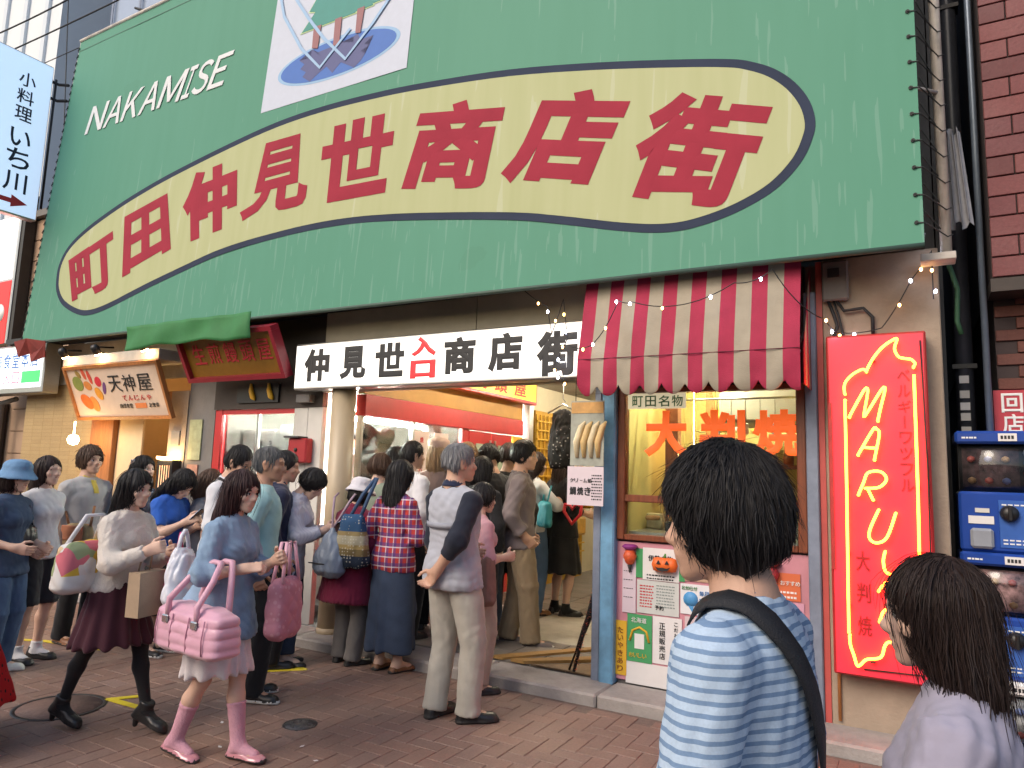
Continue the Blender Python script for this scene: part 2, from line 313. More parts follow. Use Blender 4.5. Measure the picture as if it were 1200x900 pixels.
cover('small round iron valve cover set in the paving', -3.21, 3.235, .1, mat('cast_iron', (.10, .10, .105), .4, .6, .3, 20, .4, 60), 'valve_cover')
lit = [(-3.6, 3.0), (-3.3, 2.75), (-2.95, 3.0), (-3.05, 2.55), (-2.75, 2.9), (-3.75, 3.35), (-2.55, 2.75), (-2.2, 3.0)]
b = MB()
for (x, y) in lit: a = rp.uniform(0, 3); c, s = math.cos(a)*.018, math.sin(a)*.018; b.poly([(x-c, y-s, .003), (x+s*.6, y-c*.6, .004), (x+c, y+s, .006), (x-s*.6, y+c*.6, .004)], [(0, 1, 2, 3)])
tag(b.build('paper_litter', M['paper']), kind='stuff')
# ---------------------------------------------------------------- the arcade building: upper storey, walls of the ground floor, ceiling
ab = thing('arcade_building', 'two storey arcade building behind the green billboard', 'building', (-4.6, 5, 0))
def P_(name, m, x0, x1, y0, y1, z0, z1, par=None, bev=0): return MB().box(x0 + 4.6, x1 + 4.6, y0 - 5, y1 - 5, z0, z1, bev=bev).build(name, m, par or ab)
P_('wall', mat('upper_wall_plaster', (.10, .095, .09), .8, 0, .2, 2, .3, 30, dirt=.4), -9.55, .16, 5.25, 16, 2.96, 6.7)
P_('ceiling', mat('stained_ceiling', (.36, .33, .28), .7, 0, .2, 3, dirt=.5), -10.25, .16, 5.0, 16, 2.72, 2.955)
P_('soffit', M['dark'], -10.3, .1, 4.66, 4.999, 2.985, 3.04)
for (a, c) in ((-4.86, -3.16), (-3.155, -2.0)): P_('fascia_panel', M['beige'], a, c, 4.9, 4.995, 2.22, 2.98, bev=.004)
P_('wall', M['cream'], -4.6, -1.8, 14, 14.2, 0, 2.72)
P_('passage_wall', M['cream'], -1.97, -1.9, 5.05, 14, .05, 2.72)
P_('passage_wall', M['cream'], -4.62, -4.5, 8.4, 14, .05, 2.72)
P_('dividing_wall', M['greyw'], -6.86, -6.42, 4.95, 5.1, .05, 2.96); P_('dividing_wall', M['greyw'], -6.66, -6.56, 5.1, 9, .05, 2.72)
P_('brown_fascia', M['brownw'], -6.42, -4.87, 4.93, 5.0, 2.08, 2.96)
P_('wall_panel', M['offw'], -5.25, -5.065, 4.94, 5.0, .08, 2.09, bev=.004); P_('wall_panel', M['offw'], -5.06, -4.87, 4.937, 5.0, .08, 2.09, bev=.004)
P_('pillar', M['plaster'], -.49, .165, 4.9, 6.6, .05, 2.96, bev=.006)
P_('wall', M['greyw'], .0, .165, 6.6, 16, 0, 2.96)
# left end of the ground floor: tan tiles, wooden door post, warm doorway
tw = P_('tan_tile_wall', mat('tan_tile_joint', (.38, .26, .12), .8), -10.25, -8.66, 4.972, 5.1, .05, 2.45)
tt = attr_brick('tan_tile', [(.45, .31, .145), (.48, .335, .16), (.44, .30, .14)], .5, .1, grime=.2); b = MB(); rv = []
for i in range(50):
    for j in range(7):
        x0 = -10.25 + j*.227 + 4.6; n0 = len(b.f); b.box(x0 + .0015, x0 + .2255, -.03, -.02, .06 + i*.047 + .0015, .06 + i*.047 + .0455, bev=.002); rv += [rp.random()]*(len(b.f) - n0)
me = b.mesh('tiles', tt); set_rnd(me, rv); link('tiles', me, tw)['kind'] = 'stuff'
P_('door_post', M['owood'], -8.655, -8.2, 4.94, 5.08, .05, 2.3, bev=.006); P_('door_head', M['owood'], -8.2, -7.16, 4.95, 5.06, 2.02, 2.3)
P_('pink_wall', M['plaster'], -7.16, -6.865, 4.94, 5.08, .05, 2.3)
P_('room_wall', M['warmwall'], -8.7, -6.7, 6.6, 6.7, .05, 2.72); P_('room_wall', M['warmwall'], -8.7, -8.6, 5.1, 6.6, .05, 2.72); P_('room_wall', M['warmwall'], -6.8, -6.7, 5.1, 6.6, .05, 2.72); P_('sliding_door', mat('paper_screen', (.72, .55, .34), .6, noise=.06), -8.19, -7.72, 5.0, 5.03, .08, 2.01, bev=.004)
P_('post', M['owood'], -7.5, -7.4, 5.3, 5.4, .05, 2.3)
P_('vent', mat('vent_grey', (.2, .19, .18), .5), -7.09, -6.95, 4.925, 4.939, 1.70, 1.86)
P_('header', mat('header_beige', (.5, .45, .38), .6, dirt=.3), -10.2, -6.87, 4.955, 5.0, 2.455, 2.96)
tag(MB().tube([(-8.42, 4.62, 1.95), (-8.42, 4.62, 1.80)], .008).lathe([(.001, -.06), (.045, -.045), (.062, 0), (.045, .045), (.001, .06)], (-8.42, 4.62, 1.74), 16).build('globe_lamp', [M['warm']]), 'glowing round globe lamp hanging by the tan wall', 'lamp')
tag(MB().lathe([(.001, -.05), (.07, -.04), (.07, 0), (.001, .01)], (-7.7, 5.9, 2.5), 14).tube([(-7.7, 5.9, 2.5), (-7.7, 5.9, 2.72)], .006).build('ceiling_lamp', M['warm']), 'warm ceiling lamp inside the little doorway', 'lamp')
mb_ = thing('menu_box', 'black lattice menu box lit from above on the pink wall', 'menu box', (-7.02, 4.86, 1.4)); MB().box(-.13, .13, -.03, .078, -.3, .14, bev=.006).build('case', M['black'], mb_); MB().box(-.09, .09, -.036, -.031, -.27, .08).build('panel', glow('menu', (1, .55, .3), .7), mb_)
for i in range(5): MB().box(-.085 + i*.04, -.073 + i*.04, -.045, -.037, -.27, .08).build('slat', M['black'], mb_)
MB().box(-.11, .11, -.06, .05, .15, .175, bev=.005).build('lamp', M['warm'], mb_)
# posters on the grey wall
for i, (x0, x1, z0, z1, c) in enumerate(((-6.8, -6.6, 1.55, 1.98, (.35, .38, .22)), (-6.79, -6.62, 1.2, 1.5, (.5, .25, .18)))):
    t = B('poster', mat('poster_%d' % i, c, .6, 0, .3, 14), None, x0, x1, 4.935, 4.948, z0, z1); tag(t, ('faded olive poster on the grey wall beside the tilted food sign', 'smaller reddish notice below the olive poster')[i], 'poster')
# ---------------------------------------------------------------- corner dumpling shop: glass to the street and to the passage
ds = thing('dumpling_shop', 'bright red framed dumpling kitchen behind glass at the passage corner', 'shop', (-4.5, 5, 0))
def D_(name, m, x0, x1, y0, y1, z0, z1, par=None, bev=0): return MB().box(x0 + 4.5, x1 + 4.5, y0 - 5, y1 - 5, z0, z1, bev=bev).build(name, m, par or ds)
D_('frame', M['red'], -6.41, -6.31, 4.95, 5.03, .08, 2.075); D_('frame', M['red'], -6.305, -5.26, 4.955, 5.02, 2.03, 2.076); D_('counter_front', M['steel'], -6.305, -5.26, 4.96, 5.0, .08, .75)
fg = D_('window', M['steel'], -5.80, -5.77, 4.97, 4.995, .75, 2.03); D_('pane', GLASS, -6.3, -5.805, 4.98, 4.986, .755, 2.028, fg); D_('pane', GLASS, -5.765, -5.262, 4.98, 4.986, .755, 2.028, fg)
kw = mat('kitchen_wall', (.72, .72, .66), .4, 0, .06, 3)
D_('wall', kw, -6.55, -4.55, 8.35, 8.45, .05, 2.72); D_('wall', kw, -6.55, -6.45, 5.05, 8.35, .05, 2.72)
hood = D_('extractor_hood', mat('hood_steel', (.6, .6, .58), .4, .25), -6.4, -5.4, 7.2, 8.3, 1.75, 2.3, bev=.02); D_('shelf', M['steel'], -6.4, -5.2, 7.9, 8.3, 1.35, 1.38); D_('work_table', M['steel'], -6.3, -5.0, 5.6, 6.2, .1, .85); D_('fridge', M['white'], -6.4, -5.9, 5.3, 5.5, .1, 1.9, bev=.02); D_('cupboard', M['white'], -5.85, -5.4, 5.32, 5.5, 1.0, 1.95, bev=.01)
for i in range(3): D_('blue_box', mat('blue_box', (.12, .35, .6), .5), -5.75, -5.55, 8.0, 8.25, 1.4 + i*.13, 1.5 + i*.13)
for i in range(6): D_('pot', M['steel'], -6.3 + i*.17, -6.18 + i*.17, 8.05, 8.2, 1.385, 1.5 + .03*(i % 3), bev=.02)
for i, (px_, pz) in enumerate(((-6.12, 1.72), (-5.98, 1.72), (-5.66, 1.75), (-5.52, 1.75), (-6.1, 1.45), (-5.96, 1.45))): D_('handle', M['black'], px_ + .02, px_ + .045, 5.29 if px_ < -5.9 else 5.305, 5.3 if px_ < -5.9 else 5.32, pz, pz + .055)
# passage side: red beams, glass, red double door
D_('passage_beam', M['red'], -4.52, -4.40, 5.0, 8.05, 2.0, 2.2, bev=.005); D_('board', mat('ochre_board', (.50, .26, .05), .5, 0, .15, 4), -4.5, -4.42, 5.0, 8.05, 2.205, 2.5)
D_('counter_wall', M['red'], -4.52, -4.42, 5.0, 6.75, .07, .85)
for y in (5.0, 5.78, 6.7): D_('mullion', M['steel'] if y < 6.5 else M['red'], -4.5, -4.44, y, y + (.03 if y < 6.5 else .12), .86, 2.0)
sw = D_('window', M['steel'], -4.5, -4.44, 5.04, 6.69, .855, .875)
D_('pane', GLASS, -4.475, -4.468, 5.04, 5.77, .88, 1.998, sw); D_('pane', GLASS, -4.475, -4.468, 5.82, 6.68, 1.35, 1.998, sw)
for k, y in enumerate((6.84, 7.34)):
    d = D_('door', M['red'], -4.5, -4.44, y, y + .48, .07, 1.99, bev=.004); D_('pane', mat('door_glass', (.35, .42, .33), .15, noise=.3, scale=5), -4.436, -4.43, y + .13, y + .35, .9, 1.85, d); D_('handle', M['steel'], -4.43, -4.41, y + (.42 if k == 0 else .03), y + (.44 if k == 0 else .05), .8, 1.9, d)
D_('yellow_panel', M['yellow'], -4.5, -4.44, 7.86, 8.1, .07, 1.99); D_('steel_post', M['steel'], -4.48, -4.36, 8.13, 8.25, .07, 2.72)
for i, (y, c) in enumerate(((5.95, 'pale'), (6.3, 'pale'), (5.45, 'pale'))):
    o = MB().box(-.003, .003, -.13, .13, -.62 if i < 2 else -.45, .42 if i < 2 else .0).build('price_list', mat('pink_paper', (.72, .58, .54), .6, noise=.05), loc=(-4.455 - (.0 if i < 2 else .03), y, 1.5)); tag(o, ('tall pink price strip on the passage window, nearer the pillar', 'second pink price strip with red figures on the passage window', 'short pink notice behind the glass beside the cream column')[i], 'price list')
    if i < 2:
        for k, s in enumerate('焼饅頭六個三〇〇円'[:7]): quad_letter(s, M['redink'], o, [(-.03, .06), (.03, .06), (.03, 0), (-.03, 0)], lambda u, v, k=k: (.0055, u, .3 - k*.1 + v), .02)
for k, (x, y, rz, ln) in enumerate(((-5.75, 5.16, 0, .95), (-5.3, 6.4, 90, 1.3), (-4.85, 5.9, 90, 1.2), (-4.8, 7.5, 90, 1.2))):
    t = thing('tube_lamp', ('fluorescent tube over the street window of the kitchen', 'fluorescent tube over the middle of the kitchen', 'long fluorescent tube above the passage window', 'fluorescent tube deep in the kitchen near the red doors')[k], 'lamp', (x, y, 2.16 if k != 2 else 2.0), rz)
    MB().box(-ln/2, ln/2, -.05, .05, .025, .06).build('fitting', M['white'], t); MB().tube([(-ln/2 + .02, 0, 0), (ln/2 - .02, 0, 0)], .02, 8).build('tube', M['tube'], t)
# passage: ceiling tubes, goods at the far end
for k, (y, x) in enumerate(((6.3, -3.2), (8.4, -3.2), (11, -3.2))):
    t = thing('tube_lamp', ('passage ceiling tube just inside the entrance', 'second passage ceiling tube above the hanging clothes', 'farthest passage ceiling tube')[k], 'lamp', (x, y, 2.66), 90); MB().box(-.6, .6, -.05, .05, .025, .055).build('fitting', M['white'], t); MB().tube([(-.58, 0, 0), (.58, 0, 0)], .018, 8).build('tube', glow('tube_warm', (1, .86, .64), 110), t)
rk = thing('goods_rack', 'yellow wire mesh goods rack by the passage wall', 'rack', (-4.3, 9.0, .06)); gm = mat('yellow_mesh', (.62, .36, .03), .5)
MB().box(-.12, -.06, -.7, .9, 0, 2.3).build('panel', mat('yellow_back', (.45, .25, .02), .6, noise=.2), rk)
for i in range(14): B('wire', gm, rk, -.05, -.035, -.7 + i*.115, -.68 + i*.115, .3, 2.25)
for i in range(16): B('wire', gm, rk, -.034, -.02, -.7, .9, .35 + i*.12, .37 + i*.12)
for i, (y, z, c) in enumerate(((-.4, 1.25, (.55, .3, .03)), (-.05, 1.05, (.6, .42, .05)), (.3, 1.2, (.5, .25, .03)), (.6, 1.05, (.6, .36, .03)), (-.4, .75, (.3, .32, .1)), (.1, .7, (.55, .3, .05)))): tag(B('goods_box', mat('goods_%d' % i, c, .5, noise=.25), None, -4.32, -4.08, 9 + y, 9.3 + y, z, z + .24, bev=.02), ('ochre box of goods, upper near end of the yellow rack', 'yellow box of goods in the middle of the rack', 'dark ochre box of goods on the rack', 'yellow box of goods at the far rack end', 'olive box of goods low on the rack', 'amber box of goods low on the rack')[i], 'box')
hc = thing('hanging_clothes', 'black lace trimmed top hanging from the passage ceiling', 'clothes', (-3.10, 6.5, .08)); MB().tube([(0, 0, 2.7), (0, 0, 2.2), (.03, 0, 2.17)], .006).tube([(-.17, 0, 2.06), (0, 0, 2.15), (.17, 0, 2.06)], .01).build('hanger', M['steel'], hc)
# ---------------------------------------------------------------- the green billboard
def canvas_mat():
    def bd(N, L, co):
        def noise(sc, mp, det=4):
            m_ = N.new('ShaderNodeMapping'); L.new(co, m_.inputs[0]); m_.inputs['Scale'].default_value = mp; n = N.new('ShaderNodeTexNoise'); n.inputs['Scale'].default_value = sc; n.inputs['Detail'].default_value = det; L.new(m_.outputs[0], n.inputs['Vector']); return n.outputs['Fac']
        base = mixc(N, L, noise(1.2, (1, 1, .3), 6), (.068, .225, .15), (.084, .25, .172)); base = mixc(N, L, mth(N, L, 'MULTIPLY', noise(9, (1, 1, .08), 3), .45), base, (.10, .285, .21))
        sz = N.new('ShaderNodeSeparateXYZ'); L.new(co, sz.inputs[0]); st = mth(N, L, 'GREATER_THAN', noise(30, (1, 1, .0012), 1), .63); top = mth(N, L, 'MULTIPLY_ADD', noise(6, (1, 1, .0), 2), 9.0, -3.1); k = mth(N, L, 'MULTIPLY', st, mth(N, L, 'GREATER_THAN', mth(N, L, 'SUBTRACT', top, sz.outputs[2]), 0))
        base = mixc(N, L, mth(N, L, 'MULTIPLY', k, .2), base, (.28, .42, .37)); sp = mth(N, L, 'GREATER_THAN', noise(1.0, (1, 1, 1), 10), .70)
        return mixc(N, L, mth(N, L, 'MULTIPLY', sp, .12), base, (.05, .15, .09))
    m = nodes_mat('green_canvas', bd, .55, .2); N, L = m.node_tree.nodes, m.node_tree.links
    return m
CANVAS = canvas_mat()
bb = thing('billboard', 'huge green canvas billboard reading Machida Nakamise shopping street', 'billboard', (-4.6, 4.5, 2.9))
SL = .067
def BP(u, v, d=0): return (u + 4.6, SL*(v - 2.9) - d, v - 2.9)            # a point of the leaning canvas, d in front of it
X0, X1, Z0, Z1 = -9.57, .09, 2.92, 7.1
nx, nz = 60, 26; rb = random.Random(2)
v = []; f = []
for j in range(nz + 1):
    for i in range(nx + 1):
        u = X0 + (X1 - X0)*i/nx; w = Z0 - .05*i/nx + (Z1 - Z0)*j/nz; dd = .0012*math.sin(u*2.1 + w*1.3) + .001*math.sin(u*5.3 - w*2.2); v.append(BP(u, w, dd*(0 < i < nx)*(0 < j)))
for j in range(nz):
    for i in range(nx): a = j*(nx+1) + i; f.append((a, a+1, a+nx+2, a+nx+1))
n = len(v); v += [(x, y + .012, z) for x, y, z in v]; f += [tuple(n + i for i in q[::-1]) for q in f]
rim = [i for i in range(nx+1)] + [(j)*(nx+1) + nx for j in range(1, nz+1)] + [nz*(nx+1) + i for i in range(nx-1, -1, -1)] + [j*(nx+1) for j in range(nz-1, 0, -1)]
f += [(rim[(i+1) % len(rim)], rim[i], rim[i] + n, rim[(i+1) % len(rim)] + n) for i in range(len(rim))]
b = MB().poly(v, f, 0, False); b.build('canvas', CANVAS, bb)
def flat(name, pts, m, d=.016, th=.003, par=None):
    d = .004 + (d - .016)*.35; th = .0014
    p3 = [BP(u, w, d) for u, w in pts]; nn = len(p3); q3 = [BP(u, w, d - th) for u, w in pts]
    me = bpy.data.meshes.new(name); bm = bmesh.new(); vs_ = [bm.verts.new(p) for p in p3]; fc = bm.faces.new(vs_); wv = [bm.verts.new(p) for p in q3]
    for i in range(nn): bm.faces.new((vs_[i], vs_[(i+1) % nn], wv[(i+1) % nn], wv[i]))
    bmesh.ops.triangulate(bm, faces=[fc]); bmesh.ops.recalc_face_normals(bm, faces=bm.faces); bm.to_mesh(me); bm.free(); me.materials.append(m); return link(name, me, par or bb)
def spline(pts, n=5):
    out = []; m_ = len(pts)
    for i in range(m_):
        p0, p1, p2, p3 = (np.array(pts[(i + k) % m_]) for k in (-1, 0, 1, 2))
        for t in np.arange(n)/n: out.append(tuple(.5*((2*p1) + (-p0 + p2)*t + (2*p0 - 5*p1 + 4*p2 - p3)*t*t + (-p0 + 3*p1 - 3*p2 + p3)*t**3)))
    return out
LOZ = [(-9.03, 3.648), (-9.04, 3.871), (-8.9, 4.095), (-8.56, 4.287), (-7.993, 4.482), (-7.464, 4.619), (-6.941, 4.724), (-6.133, 4.853), (-5.448, 4.935), (-4.808, 4.953), (-4.098, 4.922), (-3.504, 4.864), (-2.732, 4.758), (-1.98, 4.602), (-1.338, 4.442), (-0.996, 4.345), (-0.856, 4.285), (-0.71, 4.191), (-0.585, 4.058), (-0.5, 3.904), (-0.469, 3.754), (-0.489, 3.642), (-0.545, 3.515), (-0.651, 3.39), (-0.778, 3.3), (-0.971, 3.22), (-1.175, 3.172), (-1.34, 3.158), (-1.531, 3.175), (-1.762, 3.224), (-1.92, 3.265), (-2.264, 3.357), (-2.634, 3.442), (-3.37, 3.562), (-3.938, 3.637), (-4.384, 3.674), (-4.848, 3.683), (-5.352, 3.664), (-5.75, 3.637), (-6.132, 3.59), (-6.596, 3.495), (-7.201, 3.363), (-7.814, 3.213), (-8.17, 3.164), (-8.447, 3.198), (-8.779, 3.332), (-8.956, 3.49)]
LO = spline(LOZ, 4); NAVY = mat('lozenge_navy', (.035, .045, .078), .7, 0, .15, 2, spec=.1)
flat('lozenge_border', LO, NAVY, .016)
li = []
for i in range(len(LO)):
    a, c = np.array(LO[i-1]), np.array(LO[(i+1) % len(LO)]); d = unit_ = (c - a)/np.linalg.norm(c - a); li.append(tuple(np.array(LO[i]) + np.array((d[1], -d[0]))*.062))
def loz_yellow():
    def bd(N, L, co):
        m_ = N.new('ShaderNodeMapping'); L.new(co, m_.inputs[0]); m_.inputs['Scale'].default_value = (1, 1, .05); n = N.new('ShaderNodeTexNoise'); n.inputs['Scale'].default_value = 10; L.new(m_.outputs[0], n.inputs['Vector'])
        st = mth(N, L, 'MULTIPLY', mth(N, L, 'GREATER_THAN', n.outputs['Fac'], .66), .3); return mixc(N, L, st, mixc(N, L, n.outputs['Fac'], (.36, .385, .20), (.44, .46, .27)), (.5, .53, .42))
    return nodes_mat('lozenge_yellow', bd, .6, .12)
flat('lozenge', li, loz_yellow(), .021)
LET = {'町': [(-8.835, 3.902), (-8.004, 4.166), (-7.771, 3.488), (-8.566, 3.313)], '田': [(-7.815, 4.3), (-7.072, 4.459), (-6.848, 3.779), (-7.655, 3.551)], '仲': [(-6.848, 4.595), (-5.979, 4.676), (-5.84, 3.913), (-6.647, 3.802)], '見': [(-5.684, 4.726), (-4.984, 4.726), (-4.874, 3.943), (-5.834, 3.921)], '世': [(-4.771, 4.722), (-3.899, 4.684), (-3.91, 3.901), (-4.746, 3.925)], '商': [(-3.605, 4.671), (-2.753, 4.519), (-2.866, 3.74), (-3.812, 3.913)], '店': [(-2.482, 4.511), (-1.667, 4.295), (-1.953, 3.567), (-2.791, 3.782)], '街': [(-1.5, 4.242), (-0.693, 3.962), (-0.96, 3.236), (-1.78, 3.497)]}
CRIM = mat('crimson_print', (.31, .032, .055), .7, 0, .12, 3, spec=.1)
BPL = lambda u, v: BP(u, v, .0085)
BOLD = .05
for ch, q in LET.items(): quad_letter(ch, CRIM, bb, q, BPL, {'町': .034, '田': .04, '見': .032, '世': .045, '商': .042, '街': .042}.get(ch, BOLD))
WHP = mat('white_print', (.6, .62, .64), .6, noise=.04)
q = [(-9.05, 5.969), (-6.395, 5.994), (-6.41, 5.6), (-9.022, 5.6)]; wds = [1.15, 1.05, 1.0, 1.05, 1.3, .42, .8, .85]; tot = sum(wds) + .12*7; u0 = 0
for ch, wd in zip('ＮＡＫＡＭＩＳＥ', wds):
    a, c = u0/tot, (u0 + wd)/tot; u0 += wd + .12; P = [np.array(p) for p in q]; sl = .115
    quad_letter(ch, WHP, bb, [P[0] + (P[1] - P[0])*a + (sl, 0), P[0] + (P[1] - P[0])*c + (sl, 0), P[3] + (P[2] - P[3])*c, P[3] + (P[2] - P[3])*a], BPL, .012)
# emblem: three trees on a blue oval
EMW = mat('emblem_white', (.46, .50, .60), .6, noise=.04); em = flat('emblem', [(-5.716, 5.095), (-3.839, 5.085), (-3.827, 6.9), (-5.70, 6.9)], EMW, .016)
flat('oval_rim', [(-4.74 + .79*math.cos(t), 5.452 + .225*math.sin(t)) for t in np.linspace(0, 2*math.pi, 49)[:-1]], mat('emblem_sky', (.24, .40, .6), .6, noise=.04), .021, par=em)
flat('oval', [(-4.74 + .745*math.cos(t), 5.452 + .2*math.sin(t)) for t in np.linspace(0, 2*math.pi, 49)[:-1]], mat('emblem_blue', (.03, .12, .42), .6, noise=.05), .025, par=em)
flat('reflection', [(-5.076, 5.634), (-5.09, 5.543), (-5.239, 5.555), (-5.16, 5.493), (-5.212, 5.452), (-5.125, 5.396), (-5.166, 5.353), (-5.053, 5.272), (-4.951, 5.332), (-4.846, 5.38), (-4.758, 5.286), (-4.661, 5.373), (-4.48, 5.265), (-4.401, 5.318), (-4.359, 5.375), (-4.418, 5.423), (-4.317, 5.452), (-4.383, 5.487), (-4.278, 5.545), (-4.435, 5.548), (-4.481, 5.623), (-4.532, 5.609), (-4.523, 5.545), (-4.693, 5.597), (-4.706, 5.554), (-4.802, 5.583), (-4.99, 5.577), (-4.942, 5.516)], mat('emblem_shadow_blue', (.06, .07, .2), .6, noise=.05), .029, par=em)
TG = mat('emblem_green', (.03, .22, .19), .6, noise=.06); TY = mat('emblem_lime', (.45, .6, .3), .6, noise=.05); TB = mat('emblem_brown', (.25, .10, .11), .6, noise=.06)
for (cx_, bz, w_) in ((-4.90, 5.87, .36), (-4.62, 5.88, .3), (-4.36, 5.90, .3)):
    pts = []; tiers = 4; H_ = 1.0
    for s in (-1, 1):
        seq = []
        for k in range(tiers): z0_ = bz + k*.22; ww = w_*(1 - k/tiers*.85); seq += [(cx_ + s*ww, z0_), (cx_ + s*ww*.55, z0_ + .19)]
        pts += seq if s < 0 else [(cx_, bz + H_)] + seq[::-1]
    flat('tree_outline', [(cx_ + (a - cx_)*1.06, bz + (c - bz)*1.02 - .012) for a, c in pts], TY, .033 + .001*cx_, par=em); flat('tree', pts, TG, .040 + .001*cx_, par=em)
for tr in ([(-5.089, 5.88), (-4.984, 5.88), (-4.996, 5.618), (-5.077, 5.642)], [(-4.802, 5.88), (-4.714, 5.88), (-4.707, 5.562), (-4.788, 5.587)], [(-4.518, 5.9), (-4.426, 5.9), (-4.445, 5.62), (-4.509, 5.635)]): flat('trunk', tr, TB, .046, par=em)
def band(pts, w):
    P = [np.array(p) for p in pts]; L_, R_ = [], []
    for i in range(len(P)):
        d = P[min(i+1, len(P)-1)] - P[max(i-1, 0)]; d = d/np.linalg.norm(d); nrm = np.array((-d[1], d[0]))*w/2; L_.append(tuple(P[i] + nrm)); R_.append(tuple(P[i] - nrm))
    return L_ + R_[::-1]
ES = mat('emblem_pale_blue', (.27, .42, .62), .6, noise=.03)
for pts, zz in (([(-5.66, 6.75), (-5.636, 6.387), (-5.554, 6.157), (-5.231, 5.688), (-4.932, 5.389), (-4.582, 5.709)], .05), ([(-5.5, 6.6), (-5.404, 6.308), (-5.187, 6.021), (-4.935, 5.718), (-4.599, 5.386), (-4.295, 5.678), (-4.131, 5.873), (-3.95, 6.3)], .053)): flat('pale_band', band(pts, .034), ES, zz, par=em)
# frame poles, eyelets and lacing down the edges, seam, loose green cloth below
MB().tube([BP(.205, 2.86, -.30), BP(.205, 7.3, -.30)], .032, 10).build('frame_pole', M['rust'], bb); MB().tube([BP(-9.64, 2.9, -.05), BP(-9.64, 7.15, -.05)], .02, 8).build('frame_pole', M['rust'], bb); MB().box(4.6 + .07, 4.6 + .25, .20, .34, -.075, -.03, bev=.004).build('frame_foot', M['rust'], bb)
for k, zz in enumerate((3.9, 5.2)): MB().tube([BP(.0, zz, -.02), BP(.2, zz + .03, -.28)], .012, 6).build('frame_strut', M['rust'], bb)
eb = M['wire']
for i in range(24):
    z = 3.0 + i*.17
    MB().lathe([(.006, 0), (.012, -.004), (.012, .002), (.006, .002)], BP(.055, z, .006), 8, axis='y').build('eyelet', eb, bb); MB().tube([BP(.055, z, .01), BP(.10, z - .005, .0), BP(.215, z - .02, -.265), BP(.243, z + .0, -.30), BP(.2, z + .03, -.335), BP(.1, z + .07, -.02)], .004, 5).build('lacing', M['rope'], bb)
for i in range(38):
    z = 2.98 + i*.108
    MB().tube([BP(-9.55, z, .012), BP(-9.60, z - .01, .0), BP(-9.655, z - .015, -.05), BP(-9.56, z + .02, .01)], .006, 5).build('lacing', M['rope'], bb)
flat('seam', band([(X0, 6.94), (-3, 6.94), (X1, 6.94)], .012), mat('seam_green', (.05, .16, .11), .6), .016); MB().tube([BP(X0, 7.1, 0), BP(X1, 7.1, 0)], .022, 8).build('rail', M['rust'], bb); MB().tube([BP(X0, 2.915, -.012), BP(-4, 2.89, -.012), BP(X1, 2.865, -.012)], .018, 8).build('rail', mat('bottom_rail', (.05, .09, .07), .6), bb)
gc = []; nu, nv = 30, 8
for j in range(nv + 1):
    for i in range(nu + 1):
        u = i/nu; t = j/nv; sag = .235*(1 - .12*math.sin(u*math.pi))
        gc.append((-7.17 + 1.9*u, 4.35 + .010*math.sin(u*9 + t*4) + .010*math.sin(u*31 + 2*t), 2.915 - t*sag*(1.1 + .06*math.sin(u*17))))
n = len(gc); fc = [(j*(nu+1) + i, j*(nu+1) + i + 1, (j+1)*(nu+1) + i + 1, (j+1)*(nu+1) + i) for j in range(nv) for i in range(nu)]
rim = list(range(nu+1)) + [j*(nu+1) + nu for j in range(1, nv+1)] + [nv*(nu+1) + i for i in range(nu-1, -1, -1)] + [j*(nu+1) for j in range(nv-1, 0, -1)]
b = MB().poly(gc + [(x, y + .006, z) for x, y, z in gc], fc + [tuple(n + i for i in q[::-1]) for q in fc] + [(rim[(i+1) % len(rim)], rim[i], rim[i]+n, rim[(i+1) % len(rim)]+n) for i in range(len(rim))], 0, True)
tag(b.build('loose_cloth', mat('loose_green_cloth', (.028, .17, .05), .7, 0, .15, 6)), 'rumpled bright green cloth sagging below the billboard edge', 'cloth')
b = MB().poly([(-9.62, 4.44, 2.93), (-9.3, 4.42, 2.95), (-8.95, 4.46, 2.9), (-9.0, 4.5, 2.72), (-9.18, 4.44, 2.66), (-9.35, 4.5, 2.78), (-9.52, 4.46, 2.74)], [(0, 1, 2, 3, 4, 5, 6)]); b.v += [(x, y + .01, z) for x, y, z in b.v]; b.f += [(13, 12, 11, 10, 9, 8, 7)] + [((i+1) % 7, i, i+7, (i+1) % 7+7) for i in range(7)]; b.m += [0]*8; b.sm += [False]*8
tag(b.build('red_rag', mat('red_rag', (.22, .03, .025), .8, 0, .3, 8)), 'ragged red cloth hanging at the billboard corner', 'cloth')
# ---------------------------------------------------------------- lit entrance sign 仲見世入口商店街
es = thing('entrance_sign', 'long white lit entrance sign with black characters and a red one', 'sign', (-3.5, 4.7, 2.2))
MB().box(-1.53, 1.5, 0, .16, .02, .45, bev=.01).build('case', M['steel'], es)
def panel_glow(name, col, k0, k1, sc=(1.2, 1, 3)):
    m = bpy.data.materials.new(name); m.use_nodes = True; N, L = m.node_tree.nodes, m.node_tree.links; b = N['Principled BSDF']; b.inputs['Base Color'].default_value = (*[min(1, c*.8) for c in col], 1); b.inputs['Roughness'].default_value = .3
    tc = N.new('ShaderNodeTexCoord'); mp = N.new('ShaderNodeMapping'); L.new(tc.outputs['Object'], mp.inputs[0]); mp.inputs['Scale'].default_value = sc; n = N.new('ShaderNodeTexNoise'); n.inputs['Scale'].default_value = 1; n.inputs['Detail'].default_value = 2; L.new(mp.outputs[0], n.inputs['Vector'])
    b.inputs['Emission Color'].default_value = (*col, 1); L.new(mth(N, L, 'MULTIPLY_ADD', n.outputs['Fac'], (k1 - k0)*1.6, k0 - (k1-k0)*.3), b.inputs['Emission Strength']); return m
MB().box(-1.512, 1.482, -.006, -.0005, .04, .43).build('panel', panel_glow('lit_white_panel', (1, .95, .88), .55, 1.0), es)
